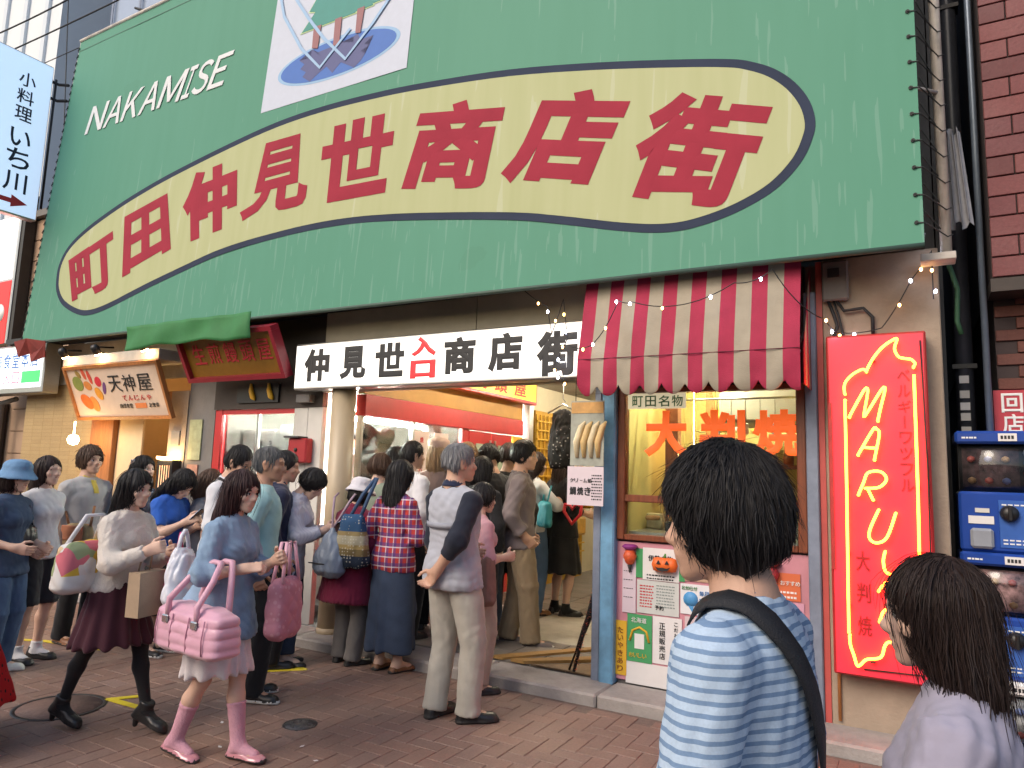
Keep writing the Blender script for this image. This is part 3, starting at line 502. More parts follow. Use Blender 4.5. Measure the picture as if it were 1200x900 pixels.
ek = M['ink']
for ch, x0, x1, z0, z1 in (('仲', -4.899, -4.586, 2.29, 2.595), ('見', -4.46, -4.155, 2.295, 2.59), ('世', -4.05, -3.735, 2.295, 2.595), ('商', -3.325, -3.02, 2.292, 2.597), ('店', -2.90, -2.595, 2.292, 2.60), ('街', -2.47, -2.13, 2.24, 2.585)): quad_letter(ch, ek, es, [(x0 + 3.5, z1 - 2.2), (x1 + 3.5, z1 - 2.2), (x1 + 3.5, z0 - 2.2), (x0 + 3.5, z0 - 2.2)], lambda u, v: (u, -.0095, v), .05)
rl = mat('sign_red', (.72, .02, .03), .4, noise=0, emit=.25)
for ch, z0, z1 in (('入', 2.455, 2.625), ('口', 2.27, 2.425)): quad_letter(ch, rl, es, [(-3.665 + 3.5, z1 - 2.2), (-3.405 + 3.5, z1 - 2.2), (-3.405 + 3.5, z0 - 2.2), (-3.665 + 3.5, z0 - 2.2)], lambda u, v: (u, -.0095, v), .06)
for x in (-4.6, -2.4): MB().box(x + 3.5 - .02, x + 3.5 + .02, .161, .2, .05, .4).build('bracket', M['steel'], es)
tag(MB().lathe([(.11, .06), (.11, 2.24)], (-4.55, 4.87, 0), 28).lathe([(.118, .06), (.118, .12)], (-4.55, 4.87, 0), 28).build('entrance_column', M['column']), 'round cream painted column under the lit entrance sign', 'column')
al = thing('alarm_box', 'red alarm box on the white panel beside the cream column', 'alarm box', (-5.06, 4.9, 1.68)); MB().box(-.14, .1, -.06, .034, -.13, .1, bev=.012).build('case', mat('alarm_red', (.35, .02, .025), .45), al); MB().box(-.17, .02, -.09, .034, .102, .118).build('lid', M['dark'], al); MB().lathe([(.001, -.072), (.018, -.07), (.02, -.06)], (-.03, 0, -.01), 12, axis='y').build('button', M['black'], al)
tag(B('junction_box', M['greyw'], None, -5.16, -4.98, 4.86, 4.934, 2.12, 2.2, bev=.006), 'grey junction box under the left end of the lit sign', 'junction box')
# tilted shop signs at the left
def tilted(name, label, x0, x1, top, bot, fr, face, fw=.04, th=.05, cat='sign'):
    t = thing(name, label, cat, (x0, top[0], top[1])); dy, dz = bot[0] - top[0], bot[1] - top[1]; Hh = math.hypot(dy, dz); e = (dy/Hh, dz/Hh); nrm = (e[1], -e[0])          # along the face downwards; out of the face
    def pl(u, s, d=0): return (u, e[0]*s + nrm[0]*d, e[1]*s + nrm[1]*d)
    W = x1 - x0
    def slab(nm, u0, u1, s0, s1, d0, d1, m):
        p = [pl(u0, s0, d0), pl(u1, s0, d0), pl(u1, s1, d0), pl(u0, s1, d0), pl(u0, s0, d1), pl(u1, s0, d1), pl(u1, s1, d1), pl(u0, s1, d1)]
        return MB().poly(p, [(0,3,2,1),(4,5,6,7),(0,1,5,4),(1,2,6,5),(2,3,7,6),(3,0,4,7)]).build(nm, m, t)
    slab('panel', fw, W - fw, fw, Hh - fw, -th*.3, 0, face)
    for (a, b_, c, d) in ((0, W, 0, fw), (0, W, Hh - fw, Hh), (0, fw, fw + .001, Hh - fw - .001), (W - fw, W, fw + .001, Hh - fw - .001)): slab('frame', a, b_, c, d, -th*.5, th*.5, fr)
    return t, pl, W, Hh, slab
ts, pl, W, Hh, slab = tilted('food_sign', 'tilted cream sign with painted vegetables reading Tenjinya', -8.70, -6.92, (4.57, 2.59), (4.82, 1.99), M['owood'], mat('tenjin_panel', (.66, .52, .42), .55, noise=.06), .035)
def sq(x0, x1, s0, s1): return [(x0, s0), (x1, s0), (x1, s1), (x0, s1)]
for ch, x0, x1 in (('天', .80, 1.03), ('神', 1.06, 1.28), ('屋', 1.33, 1.57)): quad_letter(ch, M['ink'], ts, sq(x0, x1, .14, .33), lambda u, s: pl(u, s, .006), .0)
for i, ch in enumerate('てんじんや'): quad_letter(ch, M['redink'], ts, sq(.98 + i*.11, 1.06 + i*.11, .375, .435), lambda u, s: pl(u, s, .006), .0)
for i, ch in enumerate('自然食堂'): quad_letter(ch, M['ink'], ts, sq(.9 + i*.06, .95 + i*.06, .47, .52), lambda u, s: pl(u, s, .006), .0)
for i, ch in enumerate('お惣菜'): quad_letter(ch, M['ink'], ts, sq(1.43 + i*.06, 1.48 + i*.06, .47, .52), lambda u, s: pl(u, s, .006), .0)
slab('orange_label', 1.18, 1.38, .468, .525, .003, .006, mat('orange_label', (.7, .2, .06), .5))
def blob(cx_, cs, a, b_, ang, col, k):
    pts = [(cx_ + a*math.cos(t)*math.cos(ang) - b_*math.sin(t)*math.sin(ang), cs + a*math.cos(t)*math.sin(ang) + b_*math.sin(t)*math.cos(ang)) for t in np.linspace(0, 2*math.pi, 21)[:-1]]
    p = [pl(u, s, .004 + k) for u, s in pts] + [pl(u, s, .001) for u, s in pts]; n_ = len(pts); MB().poly(p, [tuple(range(n_))] + [((i+1) % n_, i, n_+i, n_+(i+1) % n_) for i in range(n_)]).build('painted_vegetable', mat('veg_%d' % int(cx_*100 + cs*1000), col, .55, noise=.2, scale=15), ts)
for q in ((.20, .21, .1, .085, .5, (.22, .26, .06)), (.25, .1, .06, .03, .8, (.3, .2, .05)), (.36, .1, .07, .03, 1.2, (.6, .1, .05)), (.46, .14, .085, .03, 1.3, (.6, .07, .04)), (.38, .24, .075, .05, .4, (.6, .22, .05)), (.60, .2, .06, .06, 0, (.6, .03, .05)), (.69, .28, .075, .03, 1.9, (.15, .06, .2)), (.56, .34, .085, .055, .9, (.7, .3, .03)), (.28, .43, .12, .075, .6, (.75, .17, .03)), (.42, .46, .1, .07, 1.0, (.75, .28, .06))): blob(*q, .0008*(q[0]*10 % 3))
for k, x in enumerate((-8.6, -7.95, -7.1)):
    t = thing('spotlight', ('small black spotlight over the left end of the vegetable sign', 'small black spotlight over the middle of the vegetable sign', 'small black spotlight half under the loose green cloth')[k], 'spotlight', (x, 4.5, 2.74), 0); MB().tube([(0, .2, .06), (0, .05, .04), (0, .0, .0)], .012, 6).build('arm', M['black'], t); MB().lathe([(.001, -.06), (.04, -.05), (.048, .03), (.03, .06), (.001, .065)], n=14).xf(Matrix.Rotation(.55, 4, 'X')).build('lamp_head', M['black'], t); MB().lathe([(.001, -.052), (.034, -.0525), (.034, -.0615), (.001, -.0615)], n=12).xf(Matrix.Rotation(.55, 4, 'X')).build('bulb', glow('spot_warm', (1, .6, .28), 90), t)
tag(B('sign_housing', mat('housing_beige', (.5, .46, .4), .6, dirt=.3), None, -8.78, -6.95, 4.6, 4.953, 2.6, 2.72, bev=.008), 'beige housing strip above the vegetable sign', 'sign housing')
ns, pl, W, Hh, slab = tilted('dumpling_sign', 'dark ochre tilted sign in a red frame below the green cloth', -6.48, -5.08, (4.46, 2.80), (4.69, 2.35), mat('dark_red_frame', (.24, .014, .028), .4, 0, .15, 6), mat('ochre_sign', (.25, .12, .012), .5, noise=.15), .045, .1)
for i, ch in enumerate('生煎饅頭屋'): quad_letter(ch, M['redink'], ns, sq(.15 + i*.235, .33 + i*.235, .12, .33), lambda u, s: pl(u, s, .006), .01)
ch_ = thing('window_card', 'black card with two yellow bananas under the ochre sign', 'card', (-5.75, 4.915, 2.24)); MB().box(-.3, .3, -.01, .012, -.1, .09).build('card', M['black'], ch_)
for x in (-.06, .2): MB().tube([(x - .03, -.02, .09), (x - .02, -.022, .02), (x + .015, -.024, -.05), (x + .04, -.022, -.075)], [.012, .025, .028, .01], 8).build('banana', M['yellow'], ch_)
ys = thing('passage_sign', 'yellow sign with red frame along the passage wall', 'sign', (-4.30, 6.8, 2.52)); MB().box(-.05, .06, -1.75, 1.3, -.12, .17, bev=.006).build('case', M['red'], ys); MB().box(.061, .068, -1.7, 1.26, -.085, .14).build('panel', mat('lit_yellow', (.8, .48, .03), .4, noise=.05, emit=.55, ecol=(1, .62, .04)), ys)
for i, ch in enumerate('生煎饅頭屋'): quad_letter(ch, M['redink'], ys, [(-1.2 + i*.47, .12), (-.9 + i*.47, .12), (-.9 + i*.47, -.06), (-1.2 + i*.47, -.06)], lambda u, s: (.0712, u, s), .02)
# far left: green and white light box, red sign, projecting sign
gl = thing('light_box_sign', 'white light box sign with blue writing and a green bar', 'sign', (-9.9, 4.7, 2.64)); MB().box(-1.2, .52, 0, .2, -.31, .32, bev=.01).build('case', M['steel'], gl); MB().box(-1.18, .48, -.006, -.001, -.24, .29).build('panel', glow('white_box', (.9, .97, 1), .95), gl); MB().box(.03, .46, -.011, -.0065, -.18, -.03).build('green_bar', glow('green', (.05, .7, .12), .8), gl)
for i, ch in enumerate('正宗食堂本店'): quad_letter(ch, mat('blue_print', (.03, .15, .5), .5), gl, [(-.9 + i*.22, .22), (-.72 + i*.22, .22), (-.72 + i*.22, .02), (-.9 + i*.22, .02)], lambda u, s: (u, -.0095, s), .01)
for i, ch in enumerate('入口'): quad_letter(ch, mat('pink_print', (.7, .25, .4), .5), gl, [(-.42 + i*.22, -.03), (-.25 + i*.22, -.03), (-.25 + i*.22, -.19), (-.42 + i*.22, -.19)], lambda u, s: (u, -.0095, s), .0)
rs_ = thing('red_sign', 'tall sign with white lit top and red lower half', 'sign', (-11.6, 5.0, 3.1)); MB().box(-1, .55, 0, .18, 0, 1.9, bev=.01).build('case', M['steel'], rs_); MB().box(-.99, .5, -.006, -.001, .01, .92).build('red_panel', glow('red_panel', (.75, .02, .02), .7), rs_); MB().box(-.99, .5, -.006, -.001, .95, 1.88).build('white_panel', glow('peach', (1, .9, .82), 1.0), rs_); MB().box(.56, .64, .02, .16, -.1, 2.2).build('post', M['dark'], rs_)
MB().lathe([(.001, -.012), (.14, -.01), (.14, -.007)], (.28, 0, .45), 20, axis='y').build('white_dot', M['white'], rs_)
pj = thing('projecting_sign', 'pale blue projecting sign for a small restaurant with a red arrow', 'sign', (-9.78, 4.0, 4.55)); MB().box(-.12, 0, -.62, .6, 0, 2.13, bev=.012).build('case', M['steel'], pj); MB().box(.0005, .006, -.6, .585, .02, 2.11).build('panel', glow('pale_blue', (.62, .78, 1), .42), pj)
PJ = lambda u, v: (.0095, u, v); ki = mat('sign_navy_ink', (.015, .02, .05), .5)
for ch, zc, hh in (('小', 1.79, .2), ('料', 1.56, .2), ('理', 1.33, .2), ('い', 1.0, .24), ('ち', .73, .27), ('川', .42, .27)): quad_letter(ch, ki, pj, [(.30 - hh*.5, zc + hh*.48), (.30 + hh*.5, zc + hh*.48), (.30 + hh*.5, zc - hh*.48), (.30 - hh*.5, zc - hh*.48)], PJ, .012)
MB().poly([(.0095, -.5, .14), (.0095, .28, .14), (.0095, .28, .09), (.0095, .47, .17), (.0095, .28, .25), (.0095, .28, .2), (.0095, -.5, .2), (.0065, -.5, .14), (.0065, .28, .14), (.0065, .28, .09), (.0065, .47, .17), (.0065, .28, .25), (.0065, .28, .2), (.0065, -.5, .2)], [(0, 1, 5, 6), (2, 3, 4), (1, 2, 4, 5)] + [(i, (i+1) % 7, 7+(i+1) % 7, 7+i) for i in range(7)]).build('arrow', M['redink'], pj)
MB().tube([(-.05, .6, 1.95), (-.05, .7, 1.95), (.15, .72, 1.9)], .02, 6).tube([(-.05, .6, 1.72), (-.05, .7, 1.72), (.15, .72, 1.68)], .02, 6).build('bracket', M['dark'], pj); MB().tube([(-.05, .66, .2), (-.05, .66, 2.0)], .016, 6).build('bracket_pole', M['dark'], pj)
# ---------------------------------------------------------------- waffle kiosk: posts, wooden window, notice board, awning
ks = thing('waffle_kiosk', 'wooden fronted waffle kiosk under the striped awning', 'kiosk', (-1.25, 4.95, 0))
def K_(name, m, x0, x1, y0, y1, z0, z1, par=None, bev=0): return MB().box(x0 + 1.25, x1 + 1.25, y0 - 4.95, y1 - 4.95, z0, z1, bev=bev).build(name, m, par or ks)
K_('corner_post', M['steelblue'], -2.065, -2.005, 4.88, 4.99, .06, 2.75, bev=.006); K_('blue_post', M['bluep'], -2.0, -1.895, 4.86, 4.98, .06, 2.75, bev=.012); K_('post', M['steelblue'], -.605, -.53, 4.88, 4.99, .06, 2.75, bev=.008); K_('door_track', mat('neon_lit_track', (.5, .09, .08), .5), -.528, -.492, 4.9, 4.97, .06, 2.95)  # door track colour carries the red light of the neon
K_('wall', M['greyw'], -1.894, -.606, 4.962, 5.0, .06, 1.06); K_('wall', M['brownw'], -1.894, -.606, 4.96, 5.02, 2.16, 2.95)
wf = K_('window', M['wood'], -1.893, -1.835, 4.905, 4.98, 1.065, 2.155, bev=.006)
K_('frame', M['wood'], -.665, -.607, 4.905, 4.98, 1.065, 2.155, wf, .006); K_('frame', M['wood'], -1.834, -.666, 4.91, 4.98, 2.12, 2.155, wf); K_('frame', M['wood'], -1.834, -.666, 4.905, 4.985, 1.335, 1.385, wf, .005); K_('frame', M['wood'], -1.834, -.666, 4.905, 4.985, 1.065, 1.105, wf, .005); K_('frame', M['wood'], -1.27, -1.235, 4.92, 4.975, 1.105, 1.335, wf, .004)
K_('pane', GLASS, -1.834, -.666, 4.945, 4.951, 1.386, 2.119, wf); K_('pane', GLASS, -1.834, -1.271, 4.945, 4.951, 1.106, 1.334, wf); K_('pane', GLASS, -1.234, -.666, 4.945, 4.951, 1.106, 1.334, wf)
yw = mat('kiosk_yellow_wall', (.60, .50, .20), .55, 0, .12, 4, dirt=.15)
K_('wall', yw, -1.88, -.5, 6.5, 6.6, .06, 2.7); K_('wall', yw, -1.89, -1.85, 5.03, 6.5, .06, 2.7); K_('wall', yw, -.53, -.495, 5.03, 6.5, .06, 2.7); K_('counter', M['steel'], -1.84, -.54, 5.02, 5.5, .95, 1.12)
K_('post', M['wood'], -1.72, -1.62, 5.5, 5.6, 1.12, 2.7); K_('frame', M['owood'], -1.5, -1.44, 5.9, 5.96, 1.12, 2.7); K_('shelf', M['wood'], -1.84, -.54, 6.2, 6.45, 1.62, 1.65); K_('griddle', M['dark'], -1.6, -.8, 5.1, 5.4, 1.125, 1.2, bev=.01); K_('hood', M['offw'], -1.3, -.55, 5.5, 6.2, 1.95, 2.25, bev=.02)
for i in range(9):
    c = [(.5, .2, .1), (.6, .5, .3), (.3, .1, .05), (.7, .65, .55)][i % 4]; b = MB().lathe([(.001, 0), (.04, 0), (.045, .06), (.03, .13), (.022, .16), (.001, .16)], (-1.7 + i*.13, 6.32, 1.652), 12); tag(b.build('jar', mat('jar_%d' % (i % 4), c, .3)), 'small jar on the back shelf inside the waffle kiosk', 'jar', 'jars on the kiosk shelf')
for i in range(6):
    o = MB().lathe([(.001, 0), (.05, 0), (.055, .015), (.05, .03), (.001, .034)], (-1.68 + i*.16, 5.08 + .0*i, 1.206), 14).build('waffle_cake', mat('baked_cake', (.42, .2, .06), .6, noise=.3, scale=30)); tag(o, 'round baked cake on the griddle behind the kiosk window', 'cake', 'baked cakes on the griddle')
for i in range(5): tag(MB().tube([(-1.25 + i*.1, 5.25, 2.1), (-1.25 + i*.1, 5.25, 1.92)], .004, 5).box(-1.27 + i*.1, -1.23 + i*.1, 5.245, 5.255, 1.84, 1.92, bev=.004).build('ladle', M['steel']), 'steel baking tool hanging from a rail inside the kiosk', 'tool', 'tools hanging inside the kiosk')
tag(MB().tube([(-1.8, 5.25, 2.1), (-.6, 5.25, 2.1)], .008, 6).build('utensil_rail', M['steel']), 'thin steel rail across the kiosk behind the glass', 'rail')
for k, (x, y) in enumerate(((-1.35, 5.35), (-1.0, 6.0))):
    t = thing('tube_lamp', ('tube lamp just behind the kiosk window head', 'second tube lamp over the kiosk back shelf')[k], 'lamp', (x, y, 2.5)); MB().box(-.3, .3, -.05, .05, .025, .055).build('fitting', M['white'], t); MB().tube([(-.28, 0, 0), (.28, 0, 0)], .018, 8).build('tube', glow('kiosk_tube', (1, .86, .55), 210), t)
tag(MB().lathe([(.001, -.05), (.035, -.035), (.04, .01), (.02, .05), (.001, .06)], (-1.56, 5.75, 1.72), 14).tube([(-1.56, 5.75, 1.78), (-1.56, 5.75, 2.7)], .004, 5).build('hanging_bulb', glow('kiosk_bulb', (1, .55, .2), 30)), 'small warm bulb hanging inside the kiosk', 'lamp')
# signs on the glass
wl = thing('window_label', 'cream label with green characters at the window top corner', 'label', (-1.825, 4.935, 2.0)); MB().box(0, .43, -.003, .003, .005, .118).build('card', mat('cream_card', (.72, .66, .45), .6, emit=.28, ecol=(1, .9, .6)), wl)  # card glows faintly for kiosk light coming through it
for i, ch in enumerate('町田名物'): quad_letter(ch, mat('green_print', (.08, .24, .08), .5), wl, [(.035 + i*.098, .1), (.115 + i*.098, .1), (.115 + i*.098, .02), (.035 + i*.098, .02)], lambda u, v: (u, -.0062, v), .012)
for ch, x0, x1, z0, z1, lb in (('大', -1.70, -1.38, 1.66, 1.99, 'big orange character 大 cut out on the kiosk window'), ('判', -1.30, -.99, 1.66, 1.99, 'big orange character 判 half behind the passing man'), ('焼', -.945, -.635, 1.67, 1.985, 'big orange character 焼 on the window beside the pillar')):
    o = quad_letter(ch, mat('orange_letter', (.85, .13, .015), .45, noise=.04, emit=.35, ecol=(1, .13, .01)), None, [(x0, z1), (x1, z1), (x1, z0), (x0, z0)], lambda u, v: (u, 4.936, v), .045, 'window_character'); tag(o, lb, 'lettering')  # letters' own glow stands for inside light shining through
tag(MB().box(-1.9, -.61, 4.935, 4.961, .1, 1.05).build('notice_board', M['pinkp']), 'pink board below the kiosk window covered with notices', 'notice board')
def note(label, x0, x1, z0, z1, col, y=4.928, name='notice', cat='notice'):
    t = thing(name, label, cat, ((x0 + x1)/2, y, (z0 + z1)/2)); w, h = (x1 - x0)/2, (z1 - z0)/2; MB().box(-w, w, -.0015, .0025, -h, h).build('sheet', mat('sheet_' + '_'.join('%d' % (c*99) for c in col), col, .65, noise=.07, scale=6), t); return t, w, h
def txt(t, s, x, z, h, m=None, vertical=False, bold=.0, gap=None):
    m = m or M['ink']
    for i, ch in enumerate(s):
        if ch == ' ': continue
        xx, zz = (x, z - i*(gap or h*1.12)) if vertical else (x + i*(gap or h*1.08), z); quad_letter(ch, m, t, [(xx, zz + h), (xx + h, zz + h), (xx + h, zz), (xx, zz)] if ch not in 'ー' else [(xx + h*.4, zz + h), (xx + h*.6, zz + h), (xx + h*.6, zz), (xx + h*.4, zz)], lambda u, v: (u, -.0048, v), bold)
def rows(t, x0, x1, z1, n, dz, hh, m=None):
    b = MB(); r = random.Random(n*7)
    for i in range(n):
        x = x0
        while x < x1 - .01: w = r.uniform(.008, .02); b.box(x, min(x + w, x1), -.0042, -.0016, z1 - i*dz, z1 - i*dz + hh); x += w + .006
    o = b.build('print_line', m or M['ink'], t); o['kind'] = 'stuff'
gp = mat('green_poster_print', (.05, .3, .1), .6)
t, w, h = note('white flyer with red and black writing between green strips', -1.70, -1.44, .80, 1.02, (.70, .69, .68)); MB().box(-w - .05, -w, -.0015, .0025, -h + .01, h - .01).build('green_strip', gp, t); MB().box(w, w + .04, -.0015, .0025, -h + .01, h - .01).build('green_strip', gp, t); txt(t, '伊勢名物', -.09, .02, .042, bold=.02); txt(t, 'うまい', -.06, -.035, .035, M['redink'], bold=.02); rows(t, -.1, .1, -.08, 2, .022, .009)
t, w, h = note('grey printed sheet with rows of small figures', -1.74, -1.44, .57, .795, (.55, .57, .55)); rows(t, -.13, -.03, .07, 8, .02, .008, M['redink']); rows(t, -.01, .12, .08, 8, .02, .007, mat('grey_ink', (.25, .3, .28), .6)); txt(t, '予約', -.02, -.08, .03, bold=.02)
t, w, h = note('green flyer with a yellow arch and a small white pack', -1.81, -1.63, .235, .555, (.06, .32, .12)); MB().box(-.035, .035, -.006, -.0016, -.07, .03).build('white_pack', M['white'], t); MB().tube([(-.07, -.004, -.02), (-.05, -.004, .05), (0, -.004, .075), (.05, -.004, .05), (.07, -.004, -.02)], .008, 6).build('yellow_arch', M['yellow'], t); txt(t, '北海道', -.06, .105, .035, M['white']); txt(t, 'おいしい', -.075, -.13, .03, M['yellow'])
t, w, h = note('white sheet reading authorised shop in tall brush characters', -1.625, -1.42, .245, .56, (.72, .70, .70)); txt(t, '正規販売店', -.055, .075, .042, None, True, .0, .05); txt(t, 'こだわりたまご', .05, .105, .025, None, True, .0, .036)
t, w, h = note('white sheet with a blue balloon and blue lines of text', -1.43, -1.17, .60, .80, (.72, .72, .74)); MB().lathe([(.001, -.003), (.05, -.004), (.05, -.0016)], (-.06, 0, 0), 20, axis='y').build('blue_balloon', mat('balloon_blue', (.08, .3, .6), .5), t); MB().poly([(-.08, -.004, -.04), (-.04, -.004, -.045), (-.045, -.004, -.09)], [(0, 1, 2)]).build('balloon_tail', mat('balloon_blue', (.08, .3, .6), .5), t); txt(t, '毎月お得', 0, .03, .03, mat('blue_ink', (.05, .2, .5), .5)); rows(t, .0, .12, .0, 3, .028, .01, mat('blue_ink', (.05, .2, .5), .5)); txt(t, 'お知らせ', -.12, .06, .025, mat('green_print', (.08, .24, .08), .5))
t, w, h = note('pinkish sheet with loose black brush strokes', -1.40, -1.05, .3, .585, (.62, .5, .52)); txt(t, '大判焼', -.11, .0, .075)
t, w, h = note('tall yellow strip with vertical writing at the board foot', -1.895, -1.815, .13, .50, (.72, .42, .03)); txt(t, 'たいやきあり', -.025, .1, .04, mat('brown_ink', (.25, .08, .02), .5), True, .0, .052)
t, w, h = note('pale ruled sheet pinned behind the grey sheet', -1.85, -1.75, .56, .93, (.62, .52, .58)); rows(t, -.04, .03, .1, 4, .06, .004)
t, w, h = note('orange card with white letters by the pillar', -.80, -.66, .76, .93, (.62, .14, .05)); txt(t, 'おすすめ', -.05, .01, .028, M['white']); rows(t, -.05, .05, -.04, 2, .03, .012, M['white'])
t, w, h = note('pink printed sheet low beside the pillar', -.90, -.64, .45, .75, (.6, .3, .4)); rows(t, -.1, .1, .08, 6, .03, .01)
t, w, h = note('brown wrapping paper notice above the balloon sheet', -1.40, -1.0, .82, 1.02, (.45, .3, .2)); txt(t, '本日営業', -.1, .02, .05, M['redink'])
tag(MB().box(-1.82, -.9, 4.93, 4.9335, .085, .232).build('white_sheet', M['paper']), 'white plastic sheet at the foot of the notice board', 'sheet')
pk = thing('pumpkin_ornament', 'round orange jack o lantern ornament on the notice board', 'ornament', (-1.535, 4.905, .915)); OG = mat('pumpkin_orange', (.75, .14, .02), .5, noise=.1)
for i in range(5): MB().lathe([(.002, -.05), (.03, -.042), (.042, 0), (.03, .042), (.002, .05)], (-.05 + i*.025, -.004*(2 - abs(i - 2)), 0), 14).build('lobe', OG, pk)
for s in (-1, 1): MB().poly([(s*.045, -.049, .008), (s*.015, -.054, .008), (s*.03, -.053, .034), (s*.045, -.044, .008), (s*.015, -.048, .008), (s*.03, -.046, .034)], [(0, 1, 2), (3, 5, 4), (0, 1, 4, 3), (1, 2, 5, 4), (2, 0, 3, 5)]).build('eye', M['ink'], pk)
MB().poly([(-.055, -.047, -.01), (-.03, -.055, -.018), (0, -.057, -.014), (.03, -.055, -.018), (.055, -.047, -.01), (.035, -.052, -.035), (0, -.056, -.042), (-.035, -.052, -.035)], [(0, 1, 7), (1, 2, 6, 7), (2, 3, 5, 6), (3, 4, 5)]).build('mouth', M['ink'], pk); MB().tube([(0, -.005, .045), (.008, -.01, .075)], [.012, .006], 8).build('stem', mat('stem_green', (.08, .25, .05), .6), pk)
for k, (x, z, lb) in enumerate(((-1.79, .935, 'orange and purple pumpkin sweet bag near the blue post'), (-.83, .90, 'dark red pumpkin pennant beside the orange card'))):
    t = thing('halloween_ornament', lb, 'ornament', (x, 4.91, z)); MB().lathe([(.002, -.05), (.03, -.03), (.05, .02), (.03, .06), (.002, .065)], n=12).build('pouch', mat('orn_%d' % k, ((.62, .1, .03), (.25, .02, .03))[k], .5, noise=.3, scale=40), t); MB().lathe([(.02, .055), (.06, .085), (.04, .1), (.002, .1)], n=10).build('bow', mat('orn_bow_%d' % k, ((.25, .03, .2), (.2, .02, .02))[k], .6), t); MB().lathe([(.002, -.1), (.018, -.045), (.002, -.03)], n=8).build('tip', M['ink'], t)
# awning
aw = thing('awning', 'red and white striped awning with a scalloped valance', 'awning', (-1.3, 4.9, 2.9)); AR = mat('awning_red', (.34, .016, .055), .8, 0, .12, 8, .2, 120, dirt=.15); AW = mat('awning_white', (.33, .285, .215), .8, 0, .1, 8, .2, 120, dirt=.35)
v = []; f = []; mi = []; NX = 15*8; xa, xb = -2.04 + 1.3, -.58 + 1.3
prof = [(-.25, .08), (-.295, -.1), (-.34, -.3), (-.385, -.5), (-.4, -.575), (-.405, -.68), (-.402, -.76)]; K = len(prof)
for i in range(NX + 1):
    u = i/NX; x = xa + (xb - xa)*u; sc = (u*9.6) % 1; cus = abs(2*sc - 1)**2.2*.07
    for j, (y, z) in enumerate(prof + [(-.404, -.84 + cus)]): v.append((x, y + .008*math.sin(u*40 + j)*(j > 3) + .006*math.sin(u*17)*(j in (2, 3)), z))
K += 1
for i in range(NX):
    for j in range(K - 1): a = i*K + j; f.append((a, a + 1, a + K + 1, a + K)); mi.append(0 if (i // 8) % 2 == 0 else 1)
n = len(v); v2 = v + [(x, y + .004, z - .004) for x, y, z in v]; f2 = f + [tuple(n + i for i in q[::-1]) for q in f]; mi2 = mi + mi
for i in range(NX): a, c = i*K + K - 1, (i+1)*K + K - 1; f2.append((a, a + n, c + n, c)); mi2.append(mi[i*(K-1)])
b = MB(); b.poly(v2, f2); b.m = mi2; b.sm = [True]*len(f2); b.build('canopy', [AR, AW], aw)
b = MB()
for s in range(5): y0, y1 = .03 - s*.082, .03 - (s+1)*.082; b.poly([(xb + .012, y0, .06 - s*.129), (xb + .012, y1, .06 - (s+1)*.129), (xb + .012, y1, -.80), (xb + .012, y0, -.80), (xb + .018, y0, .06 - s*.129), (xb + .018, y1, .06 - (s+1)*.129), (xb + .018, y1, -.80), (xb + .018, y0, -.80)], [(0, 1, 2, 3), (7, 6, 5, 4), (2, 3, 7, 6)], s % 2)
b.build('end_panel', [AR, AW], aw); MB().tube([(xa, -.365, -.6), (xb, -.365, -.6)], .009, 8).build('bar', M['steel'], aw); MB().tube([(xa + .02, .03, -.4), (xa + .02, -.39, -.575)], .011, 8).build('arm', M['steel'], aw); MB().tube([(xb - .02, .03, -.4), (xb - .02, -.39, -.575)], .011, 8).build('arm', M['steel'], aw)
MB().tube([(xa, -.41, -.83), (xb, -.41, -.83)], .001, 3).build('hem_thread', M['wire'], aw); MB().tube([(xa, -.4065, -.585), (xb, -.4065, -.585)], .003, 6).build('valance_seam', mat('seam_plum', (.12, .01, .03), .8), aw)
# fairy lights: dark wire with white and amber bulbs
def fairy(label, pts, drops, seed):
    t = thing('fairy_lights', label, 'fairy lights'); P = [Vector(p) for p in pts]; path = []
    for a, c in zip(P[:-1], P[1:]):
        n_ = 9
        for k in range(n_): s = k/n_; p = a.lerp(c, s); p = p + Vector((0, 0, -drops*4*s*(1 - s)*(c - a).length)); path.append(p)
    path.append(P[-1]); MB().tube(path, .0035, 5).build('wire', M['wire'], t); r = random.Random(seed)
    for k, p in enumerate(path[2::4]):
        if r.random() < .25: continue
        m = M['led'] if k % 2 == 0 else M['ledw']; o = MB().lathe([(.0006, -.013), (.008, -.006), (.008, .006), (.0006, .012)], (p.x + r.uniform(-.012, .012), p.y - .012, p.z - .012), 8).build('bulb', m, t)
fairy('fairy lights looped across the face of the striped awning', [(-2.1, 4.46, 2.42), (-1.92, 4.44, 2.40), (-1.72, 4.44, 2.70), (-1.62, 4.44, 2.68), (-.95, 4.44, 2.74), (-.72, 4.44, 2.80), (-.45, 4.6, 2.50), (-.36, 4.8, 2.44)], .12, 1)
fairy('fairy lights from the awning corner up to the billboard end', [(-.36, 4.83, 2.45), (-.15, 4.84, 2.47), (.02, 4.84, 2.76), (.13, 4.82, 2.92), (.13, 4.82, 2.62)], .05, 2)
fairy('tangle of fairy lights hanging over the last character of the lit sign', [(-2.55, 4.6, 2.9), (-2.35, 4.62, 2.75), (-2.32, 4.64, 2.55), (-2.22, 4.62, 2.8), (-2.18, 4.62, 2.5), (-2.3, 4.64, 2.3), (-2.2, 4.64, 2.18)], .03, 3)
